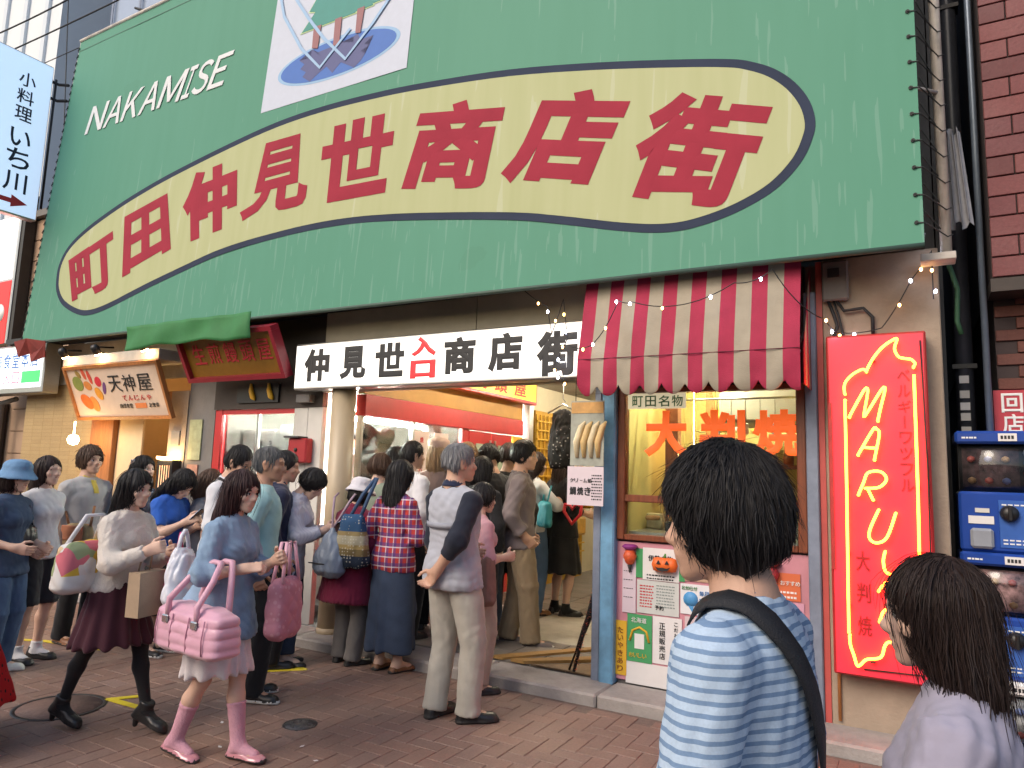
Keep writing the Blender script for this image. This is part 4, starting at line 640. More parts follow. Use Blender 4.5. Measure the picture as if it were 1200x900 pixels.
# neon sign
ne = thing('neon_sign', 'tall red neon sign reading Maru with a soft cream outline', 'neon sign', (-.2, 4.75, .4)); NX0 = .2
MB().box(-.26, .28, 0, .145, .0, 2.02, bev=.008).build('case', mat('neon_case', (.42, .02, .02), .4, noise=.1), ne); MB().box(-.245, .265, -.006, -.001, .012, 2.005).build('panel', mat('neon_panel', (.70, .04, .075), .4, 0, .14, 3, emit=.15, ecol=(1, .03, .055)), ne)
NE = glow('neon_tube', (1, .20, .016), 15); T_ = lambda pts: [(x + NX0, -.045, z - .4) for x, z in pts]
def smooth(pts, n=4):
    P = [np.array(p) for p in pts]; out = []
    for i in range(len(P) - 1):
        p0, p1, p2, p3 = P[max(i-1, 0)], P[i], P[i+1], P[min(i+2, len(P)-1)]
        for t in np.arange(n)/n: out.append(tuple(.5*((2*p1) + (-p0 + p2)*t + (2*p0 - 5*p1 + 4*p2 - p3)*t*t + (-p0 + 3*p1 - 3*p2 + p3)*t**3)))
    return out + [tuple(P[-1])]
def neon(name, pts, r=.0075): 
    P = T_(smooth(pts)); P = [(P[0][0], -.006, P[0][2])] + P + [(P[-1][0], -.006, P[-1][2])]; MB().tube(P, r, 8).build(name, NE, ne)
neon('cream_outline', [(-0.358, 2.052), (-0.356, 2.112), (-0.317, 2.164), (-0.258, 2.197), (-0.237, 2.185)]); neon('cream_outline', [(-.237, 2.185), (-0.198, 2.26), (-0.144, 2.328), (-0.081, 2.371), (-0.069, 2.365), (-0.083, 2.313), (-0.065, 2.265), (-0.035, 2.252), (0.0, 2.244), (0.019, 2.22), (0.011, 2.2)])
neon('edge_line', [(-.357, 2.016), (-.361, 1.5), (-.367, 1.0), (-.371, .65)]); neon('edge_line', [(.012, 2.151), (.008, 1.5), (.002, 1.1), (-.003, .68)])
neon('cone_tip', [(-0.368, 0.632), (-0.364, 0.579), (-0.348, 0.527), (-0.333, 0.473), (-0.316, 0.478), (-0.282, 0.513), (-0.21, 0.535), (-0.186, 0.603), (-0.159, 0.625), (-.1, .6), (-.05, .56), (-.02, .6), (-.004, .66)])
neon('letter', [(-0.337, 1.909), (-0.29, 2.0), (-0.245, 2.079), (-0.232, 2.06), (-0.255, 1.93), (-0.245, 1.925), (-0.155, 2.076), (-0.142, 2.064), (-0.165, 1.97), (-0.184, 1.885)]); neon('letter', [(-0.296, 1.681), (-0.211, 1.833), (-0.192, 1.836), (-0.179, 1.804), (-0.209, 1.654)]); neon('letter', [(-.266, 1.728), (-.196, 1.723)])
neon('letter', [(-0.30, 1.446), (-.27, 1.52), (-0.244, 1.579), (-0.178, 1.586), (-0.149, 1.542), (-0.19, 1.495), (-0.262, 1.487)]); neon('letter', [(-.25, 1.487), (-0.222, 1.42)]); neon('letter', [(-0.196, 1.363), (-0.244, 1.249), (-0.245, 1.193), (-0.207, 1.175), (-0.156, 1.212), (-0.108, 1.349)])
neon('letter', [(-0.17, 1.126), (-0.18, 1.07), (-0.165, 1.01), (-.1, 1.0)]); neon('letter', [(-0.21, .90), (-0.17, 0.955), (-.11, .96)]); neon('letter', [(-0.21, 0.73), (-0.18, 0.80), (-.1, .82)])
b = MB()
for (x, z) in ((-.357, 1.9), (-.361, 1.5), (-.366, 1.1), (-.37, .8), (.011, 1.9), (.008, 1.5), (.003, 1.1), (-.002, .8), (-.2, 2.25), (-.25, .5)): b.box(x + NX0 - .012, x + NX0 + .012, -.04, -.006, z - .404, z - .396)
b.build('tube_clip', M['dark'], ne)['kind'] = 'stuff'; MB().tube([(.25, -.012, 1.96), (.262, -.016, 1.2), (.255, -.014, .5), (.2, -.014, .06), (-.1, -.012, .05)], .005, 6).build('feed_cable', M['wire'], ne); MB().box(-.255, -.235, -.012, -.0065, .6, 1.6).build('edge_trim', mat('neon_edge_trim', (.30, .03, .03), .5, 0, .3, 9), ne)
nk = mat('neon_dark_print', (.22, .01, .012), .5, noise=0)
for i, ch in enumerate('ベルギーワッフル'): z = 2.19 - i*.092; quad_letter(ch, nk, ne, [(-.075 + NX0, z - .4), (-.01 + NX0, z - .4), (-.01 + NX0, z - .47), (-.075 + NX0, z - .47)] if ch != 'ー' else [(-.048 + NX0, z - .395), (-.042 + NX0, z - .395), (-.042 + NX0, z - .47), (-.048 + NX0, z - .47)], lambda u, v: (u, -.0095, v), .0)
for ch, z1, z0 in (('大', 1.12, 1.003), ('判', .936, .822), ('焼', .747, .635)): quad_letter(ch, nk, ne, [(-.325 + NX0, z1 - .4), (-.252 + NX0, z1 - .4), (-.252 + NX0, z0 - .4), (-.325 + NX0, z0 - .4)], lambda u, v: (u, -.0095, v), .01)
MB().box(-.02, .02, .146, .16, .3, 1.7).build('bracket', M['dark'], ne)
eb_ = thing('meter_box', 'dark meter box with tangled cables on the pillar', 'meter box', (-.42, 4.84, 2.8)); MB().box(-.065, .09, 0, .055, -.13, .13, bev=.01).build('case', M['greyw'], eb_); MB().box(-.03, .04, -.004, -.0005, .02, .08).build('window', M['dark'], eb_)
MB().tube([(-.03, .03, -.13), (0, .02, -.22), (.02, .02, -.3), (-.02, .02, -.4), (-.04, .03, -.42)], .012, 6).build('cable', M['wire'], eb_); MB().tube([(.02, .03, -.13), (.06, .02, -.2), (.17, .025, -.19), (.22, .03, -.25), (.22, .03, -.42)], .011, 6).build('cable', M['wire'], eb_)
MB().tube([(.0, .03, -.13), (.03, .02, -.24), (.05, .03, -.35), (.03, .03, -.38)], .008, 6).build('cable', M['wire'], eb_)
tag(MB().tube([(-.445, 4.885, .1), (-.445, 4.885, 1.35)], .01, 8).build('conduit', mat('orange_conduit', (.5, .2, .06), .5)), 'thin orange conduit up the edge of the pillar beside the neon', 'conduit')
# gap: downpipes, wind-torn sheet, then the brick building
tag(MB().tube([(.41, 5.25, 0), (.41, 5.25, 9)], .02, 12).build('downpipe', mat('blue_grey_pipe', (.16, .2, .26), .35, .3)), 'slim blue grey pipe up the corner of the brick building', 'pipe')
dp = thing('downpipe', 'thick black downpipe with stickers in the narrow gap', 'pipe', (.31, 5.6, 0)); MB().tube([(0, 0, 0), (0, 0, 9)], .055, 14).build('pipe', M['pipe'], dp)
for i, z in enumerate((1.95, 2.02, 2.1, 2.2, 1.86)): MB().box(-.035, .02, -.062, -.05, z, z + .05).build('sticker', M['paper'] if i % 2 else M['offw'], dp)
for z in (2.3, 3.6, 4.9): MB().box(-.07, .07, -.06, .06, z, z + .03).build('clamp', M['dark'], dp)
v = []; f = []
for i in range(17):
    for j in range(9): t_ = j/8; v.append((.215 + .10*i/16 + .05*t_*i/16 + .012*math.sin(i*1.6), 5.05 + .012*math.cos(i*1.6), 3.75 - .62*t_ + .03*math.sin(i)))
for i in range(16):
    for j in range(8): a = i*9 + j; f.append((a, a+1, a+10, a+9))
b = MB().poly(v + [(x, y + .004, z) for x, y, z in v], f + [tuple(len(v) + k for k in q[::-1]) for q in f], 0, True); tag(b.build('plastic_sheet', mat('grey_sheet', (.24, .24, .26), .5, noise=.2)), 'crumpled grey plastic sheet hanging in the gap', 'sheet')
tag(MB().tube([(.2, 4.9, 2.92), (.26, 4.95, 2.7), (.25, 4.95, 2.5), (.27, 4.95, 2.42)], .014, 8).build('cloth_strip', mat('strip_green', (.018, .07, .03), .7)), 'torn green strip dangling below the billboard end', 'cloth')
bk = thing('brick_building', 'red brick building beyond the narrow gap', 'building', (.45, 5.1, 0)); BM = attr_brick('red_brick', [(.12, .034, .036), (.155, .043, .046), (.185, .056, .056), (.14, .04, .045)], .6, .3, grime=.35); DB = attr_brick('dark_brick', [(.09, .028, .022), (.12, .04, .03), (.15, .05, .035)], .7, .3, grime=.4)
MB().box(0, 6, .012, 9, 2.78, 12).build('wall', mat('mortar', (.05, .035, .035), .9), bk); MB().box(.02, 6, .25, 9, 0, 2.775).build('wall', mat('mortar', (.05, .035, .035), .9), bk); MB().box(-.01, 6, -.01, .25, 2.70, 2.78).build('ledge', M['brownw'], bk)
bl = {}
for nm, m, bw in (('u', BM, .29), ('d', DB, .22)):
    for k in range(6): me = MB().box(.003, bw - .003, -.004, .012, .003, .122 if nm == 'u' else .072, bev=.003).mesh('brick', m); set_rnd(me, [rp.random()]*len(me.polygons)); bl[nm, k] = me
for r_ in range(24):
    for c in range(-1, 4):
        x0 = .0 + c*.292 + (.146 if r_ % 2 else 0)
        if x0 < -.2 or x0 > .7: continue
        if x0 < 0: continue
        link('brick', bl['u', rp.randrange(6)], bk, (x0, 0, 2.79 + r_*.128))
    if r_ % 2: me = bl['u', rp.randrange(6)]; o = link('brick', me, bk, (.003, 0, 2.79 + r_*.128)); o.scale = (.48, 1, 1)
for r_ in range(20):
    for c in range(4): link('brick', bl['d', rp.randrange(6)], bk, (.02 + c*.223 + (.11 if r_ % 2 else 0), .238, 1.2 + r_*.077))
rp_ = thing('red_poster', 'red poster with white characters above the capsule machines', 'poster', (.60, 5.32, 2.0)); MB().box(-.16, .3, 0, .012, -.3, .12).build('sheet', mat('poster_red', (.45, .03, .05), .5), rp_)
for i, ch in enumerate('回店'): quad_letter(ch, M['white'], rp_, [(-.12, .1 - i*.13), (-.01, .1 - i*.13), (-.01, -.02 - i*.13), (-.12, -.02 - i*.13)], lambda u, v: (u, -.0035, v), .02)
tag(MB().box(.17, .2, 5.3, 12, 0, 6).build('gap_board', M['dark']), 'dark board closing the narrow gap between the buildings', 'board')
# capsule machines, stacked three high
CB = mat('machine_blue', (.015, .06, .32), .3, 0, .1, 6, coat=.3); 
def capsule(label, x, y, z, k):
    t = thing('capsule_machine', label, 'capsule machine', (x, y, z)); W_ = .4
    MB().box(0, W_, 0, .34, .0, .345, bev=.014).build('body', CB, t); MB().box(-.005, W_ + .005, -.012, .34, .625, .70, bev=.014).build('machine_cap', CB if k != 2 else M['white'], t); MB().box(.01, W_ - .01, .06, .33, .345, .625).build('housing', M['black'], t)
    pts = [(.06*math.cos(a)*1.0, .14*math.sin(a)) for a in np.linspace(-math.pi/2, math.pi/2, 9)]; v = []; n_ = len(pts)
    for xx in (.012, W_ - .012): v += [(xx, .055 - 1.0*p, .485 + q) for p, q in pts]
    MB().poly(v, [(i, i+1, n_+i+1, n_+i) for i in range(n_-1)] + [tuple(range(n_)), tuple(range(2*n_-1, n_-1, -1))], 0, True).build('window', GLASS_D, t)
    card = MB().box(.03, W_ - .09, .05, .056, .37, .60).build('card', mat('card_%d' % k, ((.09, .05, .05), (.55, .32, .30), (.6, .58, .56))[k], .3, noise=.85, scale=22, coat=.5), t)
    r = random.Random(k)
    for i in range(3):
        for j in range(2): MB().lathe([(.002, -.02), (.018, -.012), (.022, 0), (.018, .012), (.002, .02)], (.075 + i*.085, .04, .41 + j*.125), 10).build('prize', mat('prize_%d_%d' % (k, (i + j) % 3), ((.5, .3, .15), (.5, .12, .1), (.2, .25, .5))[(i + j + k) % 3], .4), card)
    for i in range(4): MB().lathe([(.002, -.028), (.02, -.02), (.028, 0), (.02, .02), (.002, .028)], (W_ - .045, .04, .40 + i*.058), 10).build('capsule', mat('capsule_%d' % (i % 3), ((.6, .65, .75), (.5, .1, .1), (.1, .2, .5))[i % 3], .2), t)
    MB().lathe([(.002, -.05), (.03, -.048), (.045, -.03), (.048, -.005)], (.245, 0, .225), 18, axis='y').build('knob', M['black'], t); MB().box(.235, .255, -.062, -.046, .185, .265, bev=.004).build('knob_grip', M['black'], t); MB().box(.195, .345, -.006, -.0005, .03, .30, bev=.002).build('plate', mat('plate_blue', (.04, .12, .42), .35), t)
    MB().box(.05, .165, -.03, -.0005, .02, .135, bev=.02).build('outlet', mat('outlet_grey', (.3, .32, .36), .2, coat=.4), t); MB().box(.045, .17, -.006, -.0005, .16, .205).build('price_label', M['paper'], t); MB().box(.08, .15, -.006, -.0005, .225, .25).build('price_label', M['offw'], t); MB().box(.21, .30, -.018, -.0125, .64, .685).build('cap_label', M['paper'], t)
    b_ = MB(); [b_.box(x, x + w, -.0145, -.0126, z, z + .010) for x, w, z in ((.03, .018, .655), (.052, .012, .655), (.068, .02, .655), (.092, .012, .655))]; [b_.box(.21 + .03*q, .232 + .03*q, -.0085, -.0062, z, z + .008) for q in range(4) for z in (.05, .07, .27)]; o_ = b_.build('print_line', M['white'], t); o_['kind'] = 'stuff'; b_ = MB(); [b_.box(.222 + .017*q, .234 + .017*q, -.0195, -.0181, .652, .672) for q in range(4)]; o_ = b_.build('print_line', M['ink'], t); o_['kind'] = 'stuff'
for k, lb in enumerate(('white topped capsule machine at the bottom of the stack', 'middle blue capsule machine of the stack', 'topmost blue capsule machine of the stack')): capsule(lb, .215, 5.0, -.26 + k*.702, (2, 1, 0)[k])
# busy shelves and papers inside the kiosk
for i in range(7):
    o = B('food_carton', mat('carton_%d' % (i % 4), ((.6, .5, .3), (.5, .12, .06), (.7, .68, .6), (.25, .35, .2))[i % 4], .5, noise=.3, scale=20), None, -1.82 + i*.165, -1.70 + i*.165, 5.35, 5.45, 1.125, 1.24 + .05*(i % 3), bev=.006); tag(o, 'small carton standing on the counter behind the griddle', 'carton', 'cartons on the kiosk counter')
for i in range(6): tag(B('price_slip', M['paper'] if i % 2 else mat('slip_yellow', (.7, .55, .12), .6), None, -1.55 + i*.15, -1.45 + i*.15, 6.485, 6.495, 1.95, 2.2 + .02*(i % 2)), 'paper price slip on the back wall of the kiosk', 'paper slip', 'price slips on the kiosk wall')
for i in range(5): tag(MB().lathe([(.001, 0), (.06, 0), (.07, .05), (.068, .055), (.001, .045)], (-1.72 + i*.24, 6.0, 1.12), 14).build('bowl', M['steel']), 'steel bowl on the rear counter of the kiosk', 'bowl', 'steel bowls in the kiosk')
# ---------------------------------------------------------------- behind: neighbour, tower, wires
lb_ = thing('tiled_building', 'low building with peach tiles behind the red sign', 'building', (-12, 5.2, 0)); MB().box(-6, 2.2, 0, 8, 0, 4.95).build('wall', mat('peach_wall', (.42, .29, .2), .7, 0, .15, 2, .2, 30), lb_); b = MB()
for i in range(16): MB().box(.95, 2.2, -.02, -.002, .05 + i*.306, .345 + i*.306, bev=.006).build('panel', mat('peach_panel', (.46, .31, .21), .6, 0, .12, 3), lb_)
MB().box(-6.1, 2.25, -.1, 8, 4.955, 5.05).build('roof', M['greyw'], lb_); MB().box(.55, .85, -.28, -.02, 0, 2.3, bev=.01).build('dark_post', M['brownw'], lb_); MB().box(-5, .5, -.1, -.02, 0, 2.3).build('shutter', mat('shutter_dark', (.05, .04, .04), .5), lb_); MB().tube([(1.05, -.2, 0), (1.05, -.2, 2.1), (1.15, -.24, 2.25), (1.5, -.24, 2.3)], .035, 8).build('pipe', M['greyw'], lb_)
tb = thing('glass_tower', 'blue grey glass fronted tower far behind the billboard', 'building', (-44.5, 24, 0)); MB().box(0, 30, 0, 20, 0, 60).build('wall', mat('tower_blue', (.30, .36, .46), .25, .2, .1, .3), tb)
for i in range(14): MB().box(-.05, 30, -.12, -.01, 4 + i*4, 4.25 + i*4).build('floor_band', mat('tower_band', (.30, .36, .47), .5), tb)
for i in range(10): MB().box(i*3, i*3 + .2, -.16, -.13, 0, 60).build('mullion', mat('tower_mullion', (.17, .21, .3), .5), tb)
pb = thing('pale_sky_block', 'pale white block standing in for the bright sky beyond the wires', 'building', (-75, 24, 0)); MB().box(0, 24, 0, 20, 0, 55).build('wall', mat('pale_sky_white', (.72, .76, .80), .8, noise=.04, scale=.3), pb)  # added pale block stands in for near-white sky
for i in range(8): MB().box(1 + i*3, 1.5 + i*3, -.2, -.01, 0, 55).build('rib', mat('pale_sky_rib', (.62, .68, .75), .8, noise=0), pb)
def cable(label, a, c, sag=.3, r=.012):
    a, c = Vector(a), Vector(c); tag(MB().tube([a.lerp(c, t) - Vector((0, 0, sag*4*t*(1 - t))) for t in np.linspace(0, 1, 14)], r, 6).build('power_line', M['wire']), label, 'cable', 'wires above the street')
cable('uppermost wire crossing the pale sky over the sign', (-26, 9, 13.9), (-15, 9, 13.6), .25, .022); cable('wire slanting behind the top of the green billboard', (-26, 8.9, 12.9), (-10, 8.9, 12.6), .15, .02); cable('second thin wire just below the slanting one', (-26, 9.1, 12.2), (-10, 9.1, 12.0), .1, .012); cable('upright thin wire near the tower edge', (-19.4, 9.2, 14.5), (-18.6, 9.2, 9.0), .02, .014); cable('short pale rod sticking out above the billboard top', (-8.6, 4.9, 7.35), (-8.1, 4.95, 7.12), .0, .016)
# unseen shops across the street, height and wall tone set for the light
ob = thing('plain_shop_building', 'long plain unseen shop building added across the street', 'building', (0, -5, 0)); MB().box(-45, 45, -10, 0, 0, 3.3).build('wall', mat('opposite_wall', (.55, .53, .50), .8, 0, .2, .6), ob)
for i in range(18): MB().box(-44 + i*5, -41 + i*5, .02, .06, .2, 2.5).build('shop_window', mat('shop_window', (.12, .12, .13), .2), ob)
# ---------------------------------------------------------------- organic shapes: rounded volumes blended into one surface
F32 = np.float32
def V(*a): return np.array(a, dtype=float)
def unit(v):
    v = np.asarray(v, float); n = np.linalg.norm(v)
    return v / n if n > 1e-9 else v
def rotm(ax, ang):
    c, s = math.cos(ang), math.sin(ang)
    if ax == 'x': return np.array([[1,0,0],[0,c,-s],[0,s,c]], float)
    if ax == 'y': return np.array([[c,0,s],[0,1,0],[-s,0,c]], float)
    return np.array([[c,-s,0],[s,c,0],[0,0,1]], float)
class Cap:                                   # a limb piece that tapers from r1 to r2
    def __init__(s, A, B, r1, r2=None, tag=0):
        s.A, s.B = np.asarray(A, float), np.asarray(B, float); s.r1 = r1; s.r2 = r1 if r2 is None else r2; s.tag = tag
        r = max(s.r1, s.r2); s.lo = np.minimum(s.A, s.B) - r; s.hi = np.maximum(s.A, s.B) + r
    def ev(s, x, y, z):
        ab = s.B - s.A; L2 = max(ab @ ab, 1e-9)
        qx, qy, qz = x - F32(s.A[0]), y - F32(s.A[1]), z - F32(s.A[2])
        t = np.clip((qx*F32(ab[0]) + qy*F32(ab[1]) + qz*F32(ab[2])) / F32(L2), 0, 1)
        dx, dy, dz = qx - F32(ab[0])*t, qy - F32(ab[1])*t, qz - F32(ab[2])*t
        return np.sqrt(dx*dx + dy*dy + dz*dz) - (F32(s.r1) + F32(s.r2 - s.r1)*t)
class Ell:                                   # ellipsoid
    def __init__(s, C, R, M=None, tag=0):
        s.C, s.R = np.asarray(C, float), np.asarray(R, float); s.M = np.eye(3) if M is None else M; s.tag = tag
        m = s.R.max() if M is not None else s.R
        s.lo = s.C - m; s.hi = s.C + m
    def ev(s, x, y, z):
        q = (x - F32(s.C[0]), y - F32(s.C[1]), z - F32(s.C[2])); k0 = 0; k1 = 0
        for i in range(3):
            c = s.M[:, i]; u = q[0]*F32(c[0]) + q[1]*F32(c[1]) + q[2]*F32(c[2])
            u = u / F32(s.R[i]); k0 = k0 + u*u; u = u / F32(s.R[i]); k1 = k1 + u*u
        k0 = np.sqrt(k0); k1 = np.sqrt(k1) + F32(1e-6)
        return k0*(k0 - 1)/k1
class Loft:                                  # stations (t, half width, half depth, shift x, shift y) along an axis
    def __init__(s, A, B, st, ref=(0,1,0), n=2.0, tag=0, rnd=.012):
        s.A, s.B = np.asarray(A, float), np.asarray(B, float); s.L = np.linalg.norm(s.B - s.A); s.a = (s.B - s.A)/s.L
        ref = np.asarray(ref, float); yy = ref - (ref @ s.a)*s.a
        if np.linalg.norm(yy) < .05: yy = V(0,0,1) - s.a[2]*s.a
        s.Y = unit(yy); s.X = np.cross(s.Y, s.a); s.n = n; s.tag = tag; s.rnd = rnd
        st = [tuple(q) + (0,)*(5 - len(q)) for q in st]; s.st = np.array(st, float)
        pts = []
        for q in s.st:
            c = s.A + s.a*q[0]*s.L
            for i in (-1, 1):
                for j in (-1, 1): pts.append(c + s.X*(q[3] + i*q[1]) + s.Y*(q[4] + j*q[2]))
        pts = np.array(pts); s.lo, s.hi = pts.min(0), pts.max(0)
    def ev(s, x, y, z):
        qx, qy, qz = x - F32(s.A[0]), y - F32(s.A[1]), z - F32(s.A[2])
        def dot(v): return qx*F32(v[0]) + qy*F32(v[1]) + qz*F32(v[2])
        t = dot(s.a); u = dot(s.X); v = dot(s.Y); tt = np.clip(t/F32(s.L), 0, 1)
        T = s.st[:, 0]
        hw, hd, ox, oy = (np.interp(tt, T, s.st[:, i]).astype(F32) for i in (1,2,3,4))
        u = u - ox; v = v - oy
        eu, ev_ = np.abs(u)/hw, np.abs(v)/hd
        rho = np.sqrt(eu*eu + ev_*ev_) if s.n == 2 else (eu**F32(s.n) + ev_**F32(s.n))**F32(1/s.n)
        r = np.sqrt(u*u + v*v)
        dr = np.where(rho > .2, r*(1 - 1/np.maximum(rho, F32(.2))), -np.minimum(hw, hd)*(1 - rho))
        da = np.maximum(-t, t - F32(s.L)); k = F32(s.rnd)
        m = np.maximum(dr, da)
        return m + k*np.log(np.exp((dr - m)/k) + np.exp((da - m)/k)) - k*F32(.3)
class Sdf:                                   # smooth union of pieces, minus hollows
    def __init__(s, k=.012, tag=0): s.p = []; s.sub = []; s.k = k; s.tag = tag; s.disp = None; s.clip = []
    def add(s, *ps): s.p += ps; return s
    @property
    def lo(s): return np.min([p.lo for p in s.p], axis=0)
    @property
    def hi(s): return np.max([p.hi for p in s.p], axis=0)
    def finish(s, d, x, y, z):
        for q, k in s.sub:
            e = -q.ev(x, y, z); k = F32(k); m = np.maximum(d, e)
            d = m + k*np.log(np.exp((d - m)/k) + np.exp((e - m)/k))
        for (n, c) in s.clip: d = np.maximum(d, x*F32(n[0]) + y*F32(n[1]) + z*F32(n[2]) - F32(c))
        if s.disp is not None: d = d + s.disp(x, y, z)
        return d
    def ev(s, x, y, z):
        k = F32(s.k); acc = 0
        for p in s.p: acc = acc + np.exp(np.clip(-p.ev(x, y, z)/k, -60, 60))
        return s.finish(-k*np.log(acc + F32(1e-26)), x, y, z)
class XF:                                    # a piece moved by p' = M p + t
    def __init__(s, q, M, t, tag=None):
        s.q, s.M, s.t = q, np.asarray(M, float), np.asarray(t, float); s.tag = q.tag if tag is None else tag
        c = np.array([[(q.lo, q.hi)[i][0], (q.lo, q.hi)[j][1], (q.lo, q.hi)[k][2]] for i in (0,1) for j in (0,1) for k in (0,1)])
        c = c @ s.M.T + s.t; s.lo, s.hi = c.min(0), c.max(0)
    def ev(s, x, y, z):
        dx, dy, dz = x - F32(s.t[0]), y - F32(s.t[1]), z - F32(s.t[2]); M = s.M.astype(F32)
        return s.q.ev(dx*M[0,0] + dy*M[1,0] + dz*M[2,0], dx*M[0,1] + dy*M[1,1] + dz*M[2,1], dx*M[0,2] + dy*M[1,2] + dz*M[2,2])
def axis_points(lo, hi, h, zones):
    out = [lo]
    while out[-1] < hi:
        x = out[-1]; st = h
        for (a, b, f) in zones:
            if a - h <= x <= b: st = min(st, f if x >= a - f else max(f, min(h, a - x)))
        out.append(x + st)
    return np.array(out, F32)
def surface(S, h=.010, hz=None, zones=()):
    """Quads on the zero level of S. zones: (lo, hi, step) boxes that want a finer grid."""
    hz = hz or h; pad = 3*max(h, hz)
    lo, hi = S.lo - .03 - pad, S.hi + .03 + pad
    ax = [axis_points(lo[i], hi[i], (h, h, hz)[i], [(z[0][i], z[1][i], z[2]) for z in zones]) for i in range(3)]
    X, Y, Z = ax; k = F32(S.k); acc = np.full((len(X), len(Y), len(Z)), 1e-26, F32); m = .07
    for p in S.p:
        a = [max(0, int(np.searchsorted(ax[i], p.lo[i] - m))) for i in range(3)]
        b = [int(np.searchsorted(ax[i], p.hi[i] + m)) for i in range(3)]
        if min(b[i] - a[i] for i in range(3)) <= 0: continue
        d = p.ev(X[a[0]:b[0], None, None], Y[None, a[1]:b[1], None], Z[None, None, a[2]:b[2]])
        acc[a[0]:b[0], a[1]:b[1], a[2]:b[2]] += np.exp(np.clip(-d/k, -60, 60))
    d = -k*np.log(acc)
    d = S.finish(d, X[:, None, None], Y[None, :, None], Z[None, None, :])
    return nets(d.astype(F32), X, Y, Z)
def nets(d, X, Y, Z):
    s = d < 0; n = d.shape; cn = (n[0]-1, n[1]-1, n[2]-1)
    ids, pos, quads = [], [], []
    for a in range(3):
        sl0 = [slice(None)]*3; sl1 = [slice(None)]*3; sl0[a] = slice(0, -1); sl1[a] = slice(1, None)
        s0, s1 = s[tuple(sl0)], s[tuple(sl1)]
        idx = np.argwhere(s0 != s1)
        b, c = (a+1) % 3, (a+2) % 3
        idx = idx[(idx[:, b] > 0) & (idx[:, c] > 0) & (idx[:, b] < cn[b]) & (idx[:, c] < cn[c])]
        i1 = idx.copy(); i1[:, a] += 1
        d0 = d[tuple(idx.T)]; d1 = d[tuple(i1.T)]; t = d0/(d0 - d1)
        P = np.stack([X[idx[:, 0]], Y[idx[:, 1]], Z[idx[:, 2]]], 1); A = (X, Y, Z)[a]
        P[:, a] = A[idx[:, a]] + t*(A[i1[:, a]] - A[idx[:, a]])
        q = []
        for (ob, oc) in ((-1,-1), (0,-1), (0,0), (-1,0)):
            ce = idx.copy(); ce[:, b] += ob; ce[:, c] += oc
            f = (ce[:, 0]*cn[1] + ce[:, 1])*cn[2] + ce[:, 2]
            ids.append(f); pos.append(P); q.append(f)
        q = np.stack(q, 1); inside0 = s0[tuple(idx.T)]
        q[~inside0] = q[~inside0][:, ::-1]
        quads.append(q)
    ids = np.concatenate(ids); pos = np.concatenate(pos); quads = np.concatenate(quads)
    u, inv = np.unique(ids, return_inverse=True)
    cnt = np.bincount(inv)
    v = np.stack([np.bincount(inv, weights=pos[:, i])/cnt for i in range(3)], 1)
    return v, np.searchsorted(u, quads)
def largest_piece(v, q):
    """Keep only the biggest connected piece of a surface."""
    lab = np.arange(len(v))
    for _ in range(400):
        m = lab[q].min(1); new = lab.copy()
        for i in range(4): np.minimum.at(new, q[:, i], m)
        new = new[new]
        if (new == lab).all(): break
        lab = new
    r, c = np.unique(lab, return_counts=True); best = r[c.argmax()]
    keep = lab == best; idx = np.cumsum(keep) - 1
    return v[keep], idx[q[keep[q].all(1)]]
def poly_mesh(name, v, q, mats, mi=None, smooth=True):
    me = bpy.data.meshes.new(name); nv, nq = len(v), len(q); k = q.shape[1]
    me.vertices.add(nv); me.vertices.foreach_set('co', np.ascontiguousarray(v, dtype=F32).ravel())
    me.loops.add(nq*k); me.loops.foreach_set('vertex_index', np.ascontiguousarray(q, dtype=np.int32).ravel())
    me.polygons.add(nq); me.polygons.foreach_set('loop_start', np.arange(0, nq*k, k, dtype=np.int32))
    for m in (mats if isinstance(mats, (list, tuple)) else [mats]): me.materials.append(m)
    if mi is not None: me.polygons.foreach_set('material_index', np.ascontiguousarray(mi, dtype=np.int32))
    me.polygons.foreach_set('use_smooth', np.full(nq, smooth, dtype=bool))
    me.update(calc_edges=True); me.validate()
    return me
def sdf_object(name, S, mats, parent=None, h=.01, hz=None, zones=(), scale=1.0, tags=None, one=True):
    v, q = surface(S, h, hz, zones)
    if one: v, q = largest_piece(v, q)
    mi = None
    if tags:
        x, y, z = (v[:, i].astype(F32) for i in range(3)); best = None; lab = None
        for p in S.p:
            dd = p.ev(x, y, z)
            if best is None: best = dd.copy(); lab = np.full(len(v), tags.get(p.tag, 0))
            else:
                w = dd < best; best[w] = dd[w]; lab[w] = tags.get(p.tag, 0)
        mi = lab[q[:, 0]]
    me = poly_mesh(name, v*scale, q, mats, mi)
    o = bpy.data.objects.new(name, me); COL.objects.link(o)
    if parent is not None: o.parent = parent
    return o
_fr = random.Random(5)
def folds(amp=.004, lam=.09, seed=1, stretch=(1,1,.55), pleat=0):
    r = random.Random(seed); W = []
    for i in range(5):
        k = unit((r.gauss(0,1), r.gauss(0,1), r.gauss(0,1)))*(2*math.pi/lam)*r.uniform(.6, 1.5)*np.array(stretch); W.append((k.astype(F32), r.uniform(0, 6.28), r.uniform(.5, 1)))
    def f(x, y, z):
        w = F32(.025)*np.sin(x*F32(17+r.random()*0) + z*F32(11)) + F32(.02)*np.sin(y*F32(19) - z*F32(13))
        t = 0
        for k, ph, a in W:
            sv = np.sin((x + w)*k[0] + (y - w)*k[1] + (z + w)*k[2] + F32(ph)); t = t + F32(a)*(1 - 2*np.abs(sv)*F32(.75))
        return t*F32(amp/2.2)
    return f
